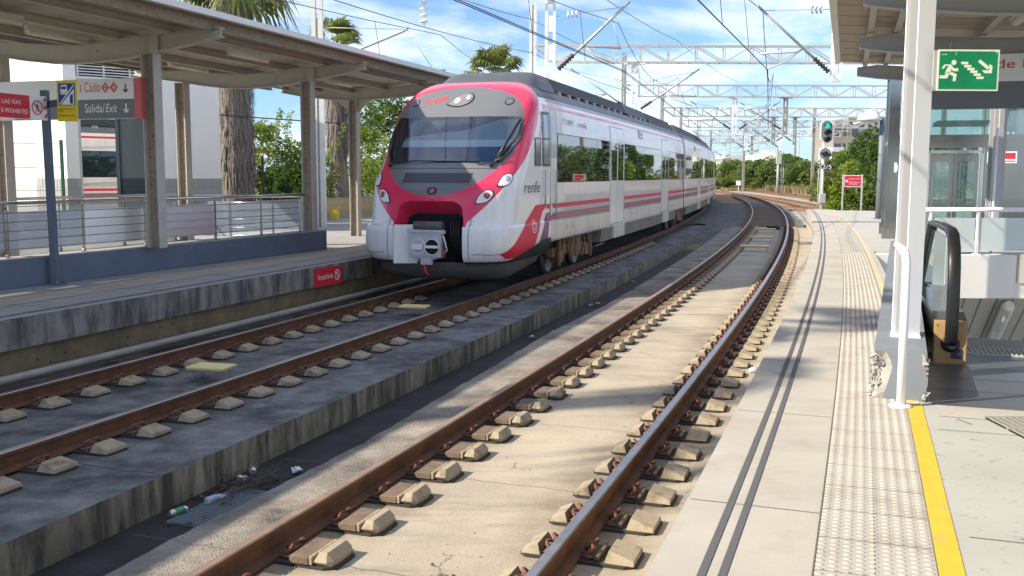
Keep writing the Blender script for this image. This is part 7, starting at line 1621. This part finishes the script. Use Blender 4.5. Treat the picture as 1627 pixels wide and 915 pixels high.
labels = ['nearest overhead wire portal, mostly above the top of the picture', 'second overhead wire portal, whose lattice girder crosses above the train', 'third overhead wire portal, with two short hanging posts', 'fourth overhead wire portal in the distance', 'fifth overhead wire portal in the distance', 'farthest overhead wire portal before the town', 'portal of overhead wires at the far end of the row']
def nearo(Y):   # x of near track centre at that depth
    lo, hi = -10.0, 200.0
    for _ in range(40):
        m_ = (lo + hi) / 2
        if xy(m_, 0)[1] < Y: lo = m_
        else: hi = m_
    return xy(lo, 0)[0], lo
port = [
 dict(Y=31.5, xl=X(585, 31.5, 7), xr=17.5, masts=[(X(505, 31.5), 9.0)], posts=[873, 1330]),
 dict(Y=50.4, xl=X(849, 50.4, 7), xr=24, masts=[(X(845, 50.4), 10.0), (23.6, 7.9)], posts=[1007]),
 dict(Y=72, xl=X(990, 72, 7), xr=31, masts=[(X(989, 72), 10.2), (30.8, 7.9)], posts=[1166.5, 1247]),
 dict(Y=96, xl=X(1052, 96, 7), xr=38, masts=[(X(1050, 96), 9.5), (37.8, 7.9)], posts=[1228, 1262]),
 dict(Y=118, xl=X(1078, 118, 7), xr=44, masts=[(X(1080, 118), 9.5), (X(1291, 118), 9.5)], posts=[1184, 1240]),
 dict(Y=144, xl=X(1100, 144, 7), xr=48, masts=[(X(1181, 144), 9.5), (48, 9)], posts=[1194]),
 dict(Y=176, xl=X(1110, 176, 7), xr=46, masts=[(X(1128, 176), 9.5), (X(1262, 176), 9.5)], posts=[1150])]
for i, p in enumerate(port):
    Y = p['Y']; root = thing('catenary_portal', (p['xl'], Y, -.8), labels[i], 'catenary portal', 'catenary portals')
    mb = MB(); truss(mb, p['xl'], p['xr'], Y, ZB, ZTT, taper=1.1, r=.035 if i < 3 else .045); obj('lattice_girder', mb, M['galv'], parent=root)
    for x, zt in p['masts']:
        mb = MB(); mast(mb, x, Y, PL_Z if i == 0 else -.9, zt, .36 if i < 2 else .34)
        if i < 2: mb.bar((x, Y + .04, PL_Z if i == 0 else -.9), (x, Y + .04, zt - (2.6 if i == 0 else 0)), .12, .01, up=(0, 1, 0))
        obj('mast', mb, M['whitedull'] if i < 2 else M['galvdark'], parent=root)
    for px in p['posts']:
        x = X(px, Y, 6); mb = MB(); drop_post(mb, x, Y, 4.5, ZB - .06, .33); obj('drop_post', mb, M['white'] if px not in (1247, 1228, 1262, 1194) else M['galvdark'], parent=root)
    xn, sn = nearo(Y)
    if i == 0:
        cantilever(root, X(880, Y), Y, 4.75, 6.45, X(990, Y, 6.8), 6.75, X(975, Y), 5.0)
        cantilever(root, X(1320, Y), Y, 4.7, 6.7, xn + .0, 6.65, xn + .15, 4.85)
        mb = MB(); glassdiscs(mb, Vector((X(672, Y, 7), Y, 6.95)), Vector((X(672, Y, 7), Y, 6.2)), 4, .14); mb.tube([Vector((X(672, Y, 7), Y, 7.15)), Vector((X(672, Y, 7), Y, 6.1))], .02, 5); obj('hanging_insulator', mb, M['insul'], parent=root)
        x5 = X(505, Y); c = MB(); c.tube([Vector((x5 + .2, Y, 5.0)), Vector((X(640, Y, 6), Y, 6.0)), Vector((X(648, Y, 6), Y, 6.12))], .045, 8); c.tube([Vector((x5, Y, 6.1)), Vector((X(645, Y, 6), Y, 6.05))], .012, 5); c.tube([Vector((X(645, Y, 6), Y, 6.05)), Vector((X(690, Y, 5), Y, 4.75))], .012, 5); c.tube([Vector((X(680, Y, 5), Y, 4.80)), Vector((X(707, Y, 5), Y, 4.82))], .03, 6); obj('bracket_tube', c, M['galv'], parent=root)
    else:
        for q, px in enumerate(p['posts']):
            x = X(px, Y, 5)
            if q == 0: cantilever(root, x + .2, Y, 4.8, 6.2, x + 3.0, 6.7, x + 2.9, 5.0); cantilever(root, x - .2, Y, 4.8, 6.2, x - 3.0, 6.7, x - 2.9, 5.0)
            else: cantilever(root, x - .2, Y, 4.8, 6.2, x - 3.2, 6.7, x - 2.9, 5.0)
def wire(name, pts, r, label, cat='wire', group=None, sag=0.0):
    r = r * 1.3; P = []; 
    for a, b in zip(pts, pts[1:]):
        a = Vector(a); b = Vector(b); n = 8
        for k in range(n): t = k / n; q = a.lerp(b, t); q.z -= sag * 4 * t * (1 - t); P.append(q)
    P.append(Vector(pts[-1])); mb = MB(); mb.tube(P, r, 5); return obj(name, mb, M['wire'], label=label, cat=cat, group=group)
def catenary_line(o, zc, zm, ss, lab, r=.013, twin=False):
    r = r * 1.25
    root = thing('overhead_line', W(ss[0], o, zc), lab, 'wire')
    mb = MB(); zig = [.2 if k % 2 else -.2 for k in range(len(ss))]
    Pc = [W(s, o + z, zc) for s, z in zip(ss, zig)]; mb.tube(Pc, r, 5)
    if twin: mb.tube([p + Vector((.06, .0, .015)) for p in Pc], r, 5)
    obj('contact_wire', mb, M['wire'], parent=root)
    Pm = []; dr = []
    for (a, b, za, zb_) in zip(ss, ss[1:], zig, zig[1:]):
        L = b - a; n = 10
        for k in range(n): t = k / n; Pm.append(W(a, o, zm).lerp(W(b, o, zm), t) - Vector((0, 0, (zm - zc - .35) * 4 * t * (1 - t) * .8)))
        m_ = max(2, int(L / 5))
        for k in range(1, m_ + 1):
            t = k / (m_ + 1); top = W(a, o, zm).lerp(W(b, o, zm), t) - Vector((0, 0, (zm - zc - .35) * 4 * t * (1 - t) * .8)); bot = W(a, o + za, zc).lerp(W(b, o + zb_, zc), t); dr.append((top, bot))
    Pm.append(W(ss[-1], o, zm)); mb = MB(); mb.tube(Pm, r * .9, 5); obj('messenger_wire', mb, M['wire'], parent=root)
    for a, b in dr[:95]: mb = MB(); mb.tube([a, b], .008, 4); obj('dropper', mb, M['wire'], parent=root)
Ss = [-32] + [nearo(p['Y'])[1] for p in port] + [215]
catenary_line(0.0, 4.85, 6.65, Ss, 'overhead contact and messenger wires above the nearest track', .012)
catenary_line(-4.89, 5.12, 6.75, [s + 2 for s in Ss], 'overhead contact and messenger wires above the train', .010, True)
catenary_line(-10.6, 5.0, 6.3, Ss, 'overhead wires passing above the left platform canopy', .010)
m0 = (X(505, 31.5), 31.5); m1 = (X(845, 50.4), 50.4); m2 = (X(989, 72), 72); m3 = (X(1050, 96), 96)
back = (-13.2, 12.0)
wire('feeder_wire', [(*back, 8.4), (m0[0], m0[1], 7.1), (m1[0], m1[1], 7.6), (m2[0], m2[1], 7.6), (m3[0], m3[1], 7.6)], .012, 'lower feeder wire running along the left row of masts', sag=.15)
wire('feeder_wire', [(*back, 9.3), (m0[0] + .2, m0[1], 8.6), (m1[0], m1[1], 9.2), (m2[0], m2[1], 9.6), (m3[0], m3[1], 9.2)], .012, 'upper feeder wire running along the left row of masts', sag=.2)
wire('feeder_wire', [(-5.2, 17.0, 9.4), (1.15, 31.5, 8.2), (8.2, 50.4, 8.2), (16, 72, 8.2)], .010, 'feeder wire crossing the sky above the portals between the two tracks', sag=.2)
wire('cross_wire', [(-10.3, 28.2, 3.4), (-8.9, 32.9, 3.45), (-5, 46, 3.7)], .018, 'dark sagging cable strung behind the left canopy past the palm trunk')
# ================================================================== beyond the station
yard = [
 ([(5, 215), (20, 205), (38, 180), (55, 120), (58, 85), (42, 60), (38, 52), (37.5, 47)], 'rusty yard track curving across behind the signal'),
 ([(8, 190), (22, 168), (34, 130), (38, 96), (33, 72), (28, 58), (25, 49)], 'rusty yard track nearest the end of the right platform')]
def catmull(P, n=12):
    out = []
    for i in range(len(P) - 1):
        p0 = Vector(P[max(0, i-1)]); p1 = Vector(P[i]); p2 = Vector(P[i+1]); p3 = Vector(P[min(len(P)-1, i+2)])
        for k in range(n): t = k / n; out.append(.5 * ((2*p1) + (-p0+p2)*t + (2*p0-5*p1+4*p2-p3)*t*t + (-p0+3*p1-3*p2+p3)*t**3))
    out.append(Vector(P[-1])); return out
import numpy as np
ypaths = []
def bpz(px, py, z):
    x = (px - 813.5) / 1581; y = -(py - 457.5) / 1581; c, s_ = math.cos(-.00335), math.sin(-.00335); x, y = c*x - s_*y, s_*x + c*y
    Yy = math.cos(.1136) + y * math.sin(.1136); Zz = -math.sin(.1136) + y * math.cos(.1136); t = (z - 1.6) / Zz; return (x * t, Yy * t)
# surveyed centre lines of the two yard tracks (metres)
YA = [(35.0, 205.0), (36.2, 172.0), (35.6, 142.0), (33.2, 118.0), (31.4, 102.0), (29.5, 91.0), (26.6, 78.0), (24.3, 67.5), (22.0, 58.0), (20.8, 52.0)]
YB = [(29.5, 150.0), (28.6, 130.0), (27.0, 110.0), (25.2, 94.0), (23.5, 82.0), (22.0, 72.0), (20.6, 63.0), (18.9, 54.0)]
for P, lab, zt in ((YA, 'far', -.62), (YB, 'near', -.66)):
    C_ = catmull(P)
    for sg in (-1, 1):
        mb = MB(); L_ = []
        for i, p in enumerate(C_):
            d = (C_[min(i+1, len(C_)-1)] - C_[max(i-1, 0)]).normalized(); n = Vector((d.y, -d.x)); L_.append((p, n))
        vs_ = []; pr = [(-.07, zt - .16), (.07, zt - .16), (.036, zt), (-.036, zt)]
        for p, n in L_:
            for a, z in pr: q = p + n * (sg * .87 + a); vs_.append((q.x, q.y, z))
        mb.add(vs_, [(i*4+k, i*4+(k+1) % 4, (i+1)*4+(k+1) % 4, (i+1)*4+k) for i in range(len(L_)-1) for k in range(4)])
        obj('rail', mb, M['railrust'], label='%s rusty rail of the yard track %s' % ({(-1): 'left', 1: 'right'}[sg], 'farthest behind the signal' if lab == 'far' else 'just beyond the platform end'), cat='rail')
    mb = MB(); vs_ = []
    for p, n in L_:
        for a in (-2.1, -1.5, 1.5, 2.1): q = p + n * a; vs_.append((q.x, q.y, -.80 if abs(a) > 2 else -.775))
    mb.add(vs_, [(i*4+k, i*4+k+1, (i+1)*4+k+1, (i+1)*4+k) for i in range(len(L_)-1) for k in range(3)]); obj('yard_track_bed', mb, mat('rusty_ballast_' + lab, (0.24, 0.15, 0.08), .95, var=.3, scale=.5, bump=1, bscale=10, grain=.5, gscale=8), kind='structure')
# small trackside things
for (x, y, h, lab) in ((X(1174, 150), 150, 1.6, 'small white marker post beside the far tracks'),):
    t_ = thing('marker_post', (x, y, -.8), lab, 'marker'); mb = MB(); mb.bar((x, y, -.8), (x, y, .1), .08, .08); obj('post', mb, M['whitedull'], parent=t_); mb = MB(); mb.box(x - .35, x + .35, y - .05, y + .05, .1, .8); obj('plate', mb, M['signwhite'], parent=t_)
lt_ = thing('ladder_signal_mast', (X(1236, 125), 125, -.8), 'slim grey ladder mast standing before the green hedge', 'signal mast')
mb = MB(); x = X(1236, 125); mb.tube([Vector((x, 125, -.8)), Vector((x, 125, 4.1))], .14, 8); obj('post', mb, M['galv'], parent=lt_)
mb = MB(); mb.tube([Vector((x + .4, 125, -.6)), Vector((x + .4, 125, 3.6))], .03, 4); mb.tube([Vector((x + .7, 125, -.6)), Vector((x + .7, 125, 3.6))], .03, 4)
for q in range(12): mb.tube([Vector((x + .4, 125, -.3 + .33 * q)), Vector((x + .7, 125, -.3 + .33 * q))], .03, 4)
mb.tube([Vector((x - .4, 125, 2.2)), Vector((x + .8, 125, 2.2))], .05, 5); obj('ladder', mb, M['galv'], parent=lt_)
mb = MB(); mb.box(x - .25, x + .35, 124.8, 125.1, 3.0, 4.9); obj('signal_head', mb, M['galv'], parent=lt_)
# hedge of big bushes
rr = random.Random(12)
hb = [(1152, 168, 4.2, 'leafo'), (1168, 172, 4.8, 'leafo'), (1188, 165, 4.6, 'leaf'), (1206, 160, 4.9, 'leafd'), (1224, 158, 4.9, 'leaf'), (1246, 155, 5.4, 'leafd'), (1262, 152, 5.0, 'leafd'), (1276, 148, 4.6, 'leafo')]
names = ['leftmost olive bush of the far hedge, next to the train', 'second olive bush from the train in the far hedge', 'light green bush in the left half of the far hedge', 'dark green bush in the middle of the far hedge', 'bright green bush before the white house in the far hedge', 'tallest dark green bush of the far hedge, behind the ladder mast', 'tall dark bush right of the ladder mast', 'rightmost olive bush of the far hedge, before the red building']
for (px, Y, h, m), lab in zip(hb, names):
    tree('hedge_bush', (X(px, Y, 1), Y, -.9), h, 3.1, lab, 'bush', {'leaf': 'hedge1', 'leafo': 'hedge1', 'leafd': 'hedge2'}[m], clumps=44, per=130, leaf=.24, seed=px, low=.0, group='bushes of the far hedge', flat=.85)
for i, (px, Y, h, r, m, lab) in enumerate(((1318, 92, 4.6, 1.9, 'leafo', 'olive bush behind the foot of the railway signal'), (1342, 75, 4.4, 1.8, 'leaf', 'bright green tree behind the red warning sign'), (1380, 70, 6.0, 2.2, 'leafd', 'tall dark green tree behind the lamp post'), (1364, 64, 3.7, 1.8, 'leaf', 'vivid green bush right behind the red warning sign'), (1396, 62, 4.8, 2.0, 'leafd', 'dark green bush between the lamp post and the lift'), (1440, 60, 4.5, 2.4, 'leaf', 'green tree seen through the left of the lift'), (1500, 58, 4.3, 2.6, 'leaf', 'green tree seen through the lift doors'), (1560, 56, 4.5, 2.6, 'leafo', 'olive tree behind the right part of the lift'), (1625, 54, 3.8, 2.2, 'leaf', 'tree at the right edge beyond the lift'))):
    tree('leafy_tree', (X(px, Y, 1), Y, -.9), h, r, lab, 'tree', {'leaf': 'hedge1', 'leafd': 'hedge2'}.get(m, m) if px > 1420 else m, clumps=34, per=170, leaf=.13, seed=50 + i, low=.05 if h < 5 else .12, flat=.8)
# dry grass and weeds along the far tracks
mb = MB()
for k in range(5200):
    px = rr.uniform(1146, 1345); Y = rr.uniform(150, 166) if px < 1215 else rr.uniform(150 - (px - 1215) * .35, 162 - (px - 1215) * .2); x = X(px, Y, 0); h = rr.uniform(.3, 1.2) * (1.1 if px > 1215 else .6); a = rr.uniform(0, PI); dx, dy = math.cos(a) * .12, math.sin(a) * .12
    mb.add([(x - dx, Y - dy, -.95), (x + dx, Y + dy, -.95), (x + rr.uniform(-.2, .2), Y, -.95 + h)], [(0, 1, 2)])
obj('dry_grass', mb, M['drygrass'], label='dry brown weeds along the far tracks', cat='grass', kind='stuff', recalc=False)
# buildings
def building(name, x0, x1, y, d, z1, m, label, rows=0, cols=0, z0=-1, roofm=None, wz=1.3, steps=None):
    root = thing(name, ((x0 + x1)/2, y, z0), label, 'building'); mb = MB(); mb.box(x0, x1, y, y + d, z0, z1)
    if steps:
        for a, b, zt in steps: mb.box(x0 + (x1-x0)*a, x0 + (x1-x0)*b, y + .05, y + d - .05, z1, zt)
    obj('wall', mb, M[m], parent=root)
    if roofm: mb = MB(); mb.box(x0 - .3, x1 + .3, y - .3, y + d + .3, z1 + .005, z1 + .3); obj('roof', mb, M[roofm], parent=root)
    for r_ in range(rows):
        for c_ in range(cols):
            wx = x0 + (x1 - x0) * (c_ + .5) / cols; wz_ = z1 - 1.4 - 3.0 * r_; mb = MB(); mb.box(wx - .6, wx + .6, y - .04, y + .1, wz_ - wz/2, wz_ + wz/2); obj('window', mb, M['winfar'], parent=root)
    return root
building('white_house', X(1196, 300), X(1240, 300), 300, 10, 6.2, 'renderwhite', 'bright white house with a stepped roofline above the hedge', 1, 4, steps=[(0, .14, 7.6), (.4, .55, 8.2), (.55, .78, 9.0), (.78, 1, 8.3)])
building('white_annex', X(1183, 300), X(1199, 300), 296, 8, 4.2, 'renderwhite', 'low white annex left of the stepped white house', 1, 1)
building('warehouse', X(1150, 360), X(1200, 360), 360, 20, 8.6, 'rendergrey', 'long pale grey warehouse behind the far hedge', 0, 0)
building('beige_block', X(1142, 340), X(1156, 340), 335, 12, 7.2, 'renderbeige', 'beige block of flats beside the end of the train', 2, 2)
building('white_shed', X(1128, 320), X(1143, 320), 318, 12, 5.8, 'renderwhite', 'small white shed right behind the end of the train', 0, 0)
building('low_shed', X(1150, 260), X(1172, 260), 258, 10, 2.4, 'rendergrey', 'low grey sloping shed left of the hedge', 0, 0)
building('red_building', X(1279, 230), X(1296, 230), 230, 10, 4.6, 'renderred', 'dark red building right of the far hedge', 0, 2, roofm='rendergrey')
building('ochre_building', X(1266, 240), X(1281, 240), 240, 10, 4.9, 'renderbeige', 'ochre building between the hedge and the dark red building', 0, 0, roofm='rendergrey')
building('beige_house', X(1296, 225), X(1330, 225), 226, 10, 3.6, 'renderbeige', 'low beige house behind the railway signal', 1, 3)
ap = building('apartment_block', X(1322, 200), X(1362, 200), 200, 14, 11.6, 'renderbeige', 'weathered beige apartment block behind the signal and the green trees', 4, 3, wz=1.5, steps=[(0.05, .35, 12.6)])
building('apartment_block', X(1340, 230), X(1392, 230), 228, 14, 14.6, 'renderbeige', 'taller beige apartment block behind the lamp post', 4, 4, wz=1.5)
building('white_block', X(1316, 180), X(1334, 180), 178, 8, 6.6, 'rendergrey', 'pale block with balconies directly behind the railway signal', 3, 2, wz=1.2)
gw = thing('graffiti_wall', (X(1290, 170), 170, -1), 'pale wall with grey graffiti behind the weeds', 'wall'); mb = MB(); mb.box(X(1276, 170), X(1330, 170), 170, 170.3, -1, 2.0); obj('wall', mb, M['rendergrey'], parent=gw)
mb = MB(); fn_ = plane_fn((X(1278, 170), 169.98, -.5), (1, 0, 0), (0, 0, 1))
for q in range(7):
    cx_ = .6 + q * .75; disc(mb, fn_, cx_, 1.1 + .2 * math.sin(q * 2), .35, .45, n=12, r0=.24)
obj('graffiti', mb, M['signgrey'], parent=gw, recalc=False)
mb = MB(); rect(mb, fn_, .5, 1.6, .1, .7); obj('yellow_patch', mb, M['yellowsign'], parent=gw, recalc=False)
# tall floodlight poles above the town
for px, Y, z in ((1160, 330, 21), (1205, 330, 22), (1153, 380, 14), (1190, 420, 12), (1270, 300, 16), (1232, 380, 16)):
    x = X(px, Y, z); t_ = thing('floodlight_pole', (x, Y, -1), {1160: 'slender floodlight pole above the grey warehouse', 1205: 'slender floodlight pole just left of the white house roof', 1153: 'shorter floodlight pole beside the end of the train', 1190: 'low distant floodlight pole left of the white house', 1270: 'slender floodlight pole above the ochre building', 1232: 'slender floodlight pole behind the white house'}[px], 'street lamp')
    mb = MB(); mb.tube([Vector((x, Y, -1)), Vector((x, Y, z))], .12, 6); obj('pole', mb, M['galvdark'], parent=t_); mb = MB(); mb.tube([Vector((x - 2, Y, z)), Vector((x + 2, Y, z))], .12, 5); mb.box(x - 2.3, x - 1.3, Y - .3, Y + .3, z - .2, z + .15); mb.box(x + 1.3, x + 2.3, Y - .3, Y + .3, z - .2, z + .15); obj('lamp_bar', mb, M['galvdark'], parent=t_)
# brown hill and town on the right, seen in the train windows
mb = MB(); vs_ = []; n = 60; rr2 = random.Random(2)
for i in range(n + 1):
    t = i / n; a = R(28.5 + 30 * t); h = 8 * (math.sin(PI * t) ** .35) * (1 + .12 * math.sin(t * 23) + .06 * math.sin(t * 51))
    for (d, hh) in ((250, -1), (275, h * .45), (310, h * .85), (350, h), (460, -1)): vs_.append((math.sin(a) * d, math.cos(a) * d, max(-1, hh if d != 460 else -1)))
mb.add(vs_, [(i*5+k, i*5+k+1, (i+1)*5+k+1, (i+1)*5+k) for i in range(n) for k in range(4)], 0, True); obj('hill', mb, M['hill'], kind='structure')
# unseen palm, added off to the left to cast frond shadows on the slab
palm((-15.9, 4.9, -1.1), 13.2, 1.7, .25, 'unseen palm past the left edge, added so its fronds shade the near track', 31, .4, 5, fl=1.7)
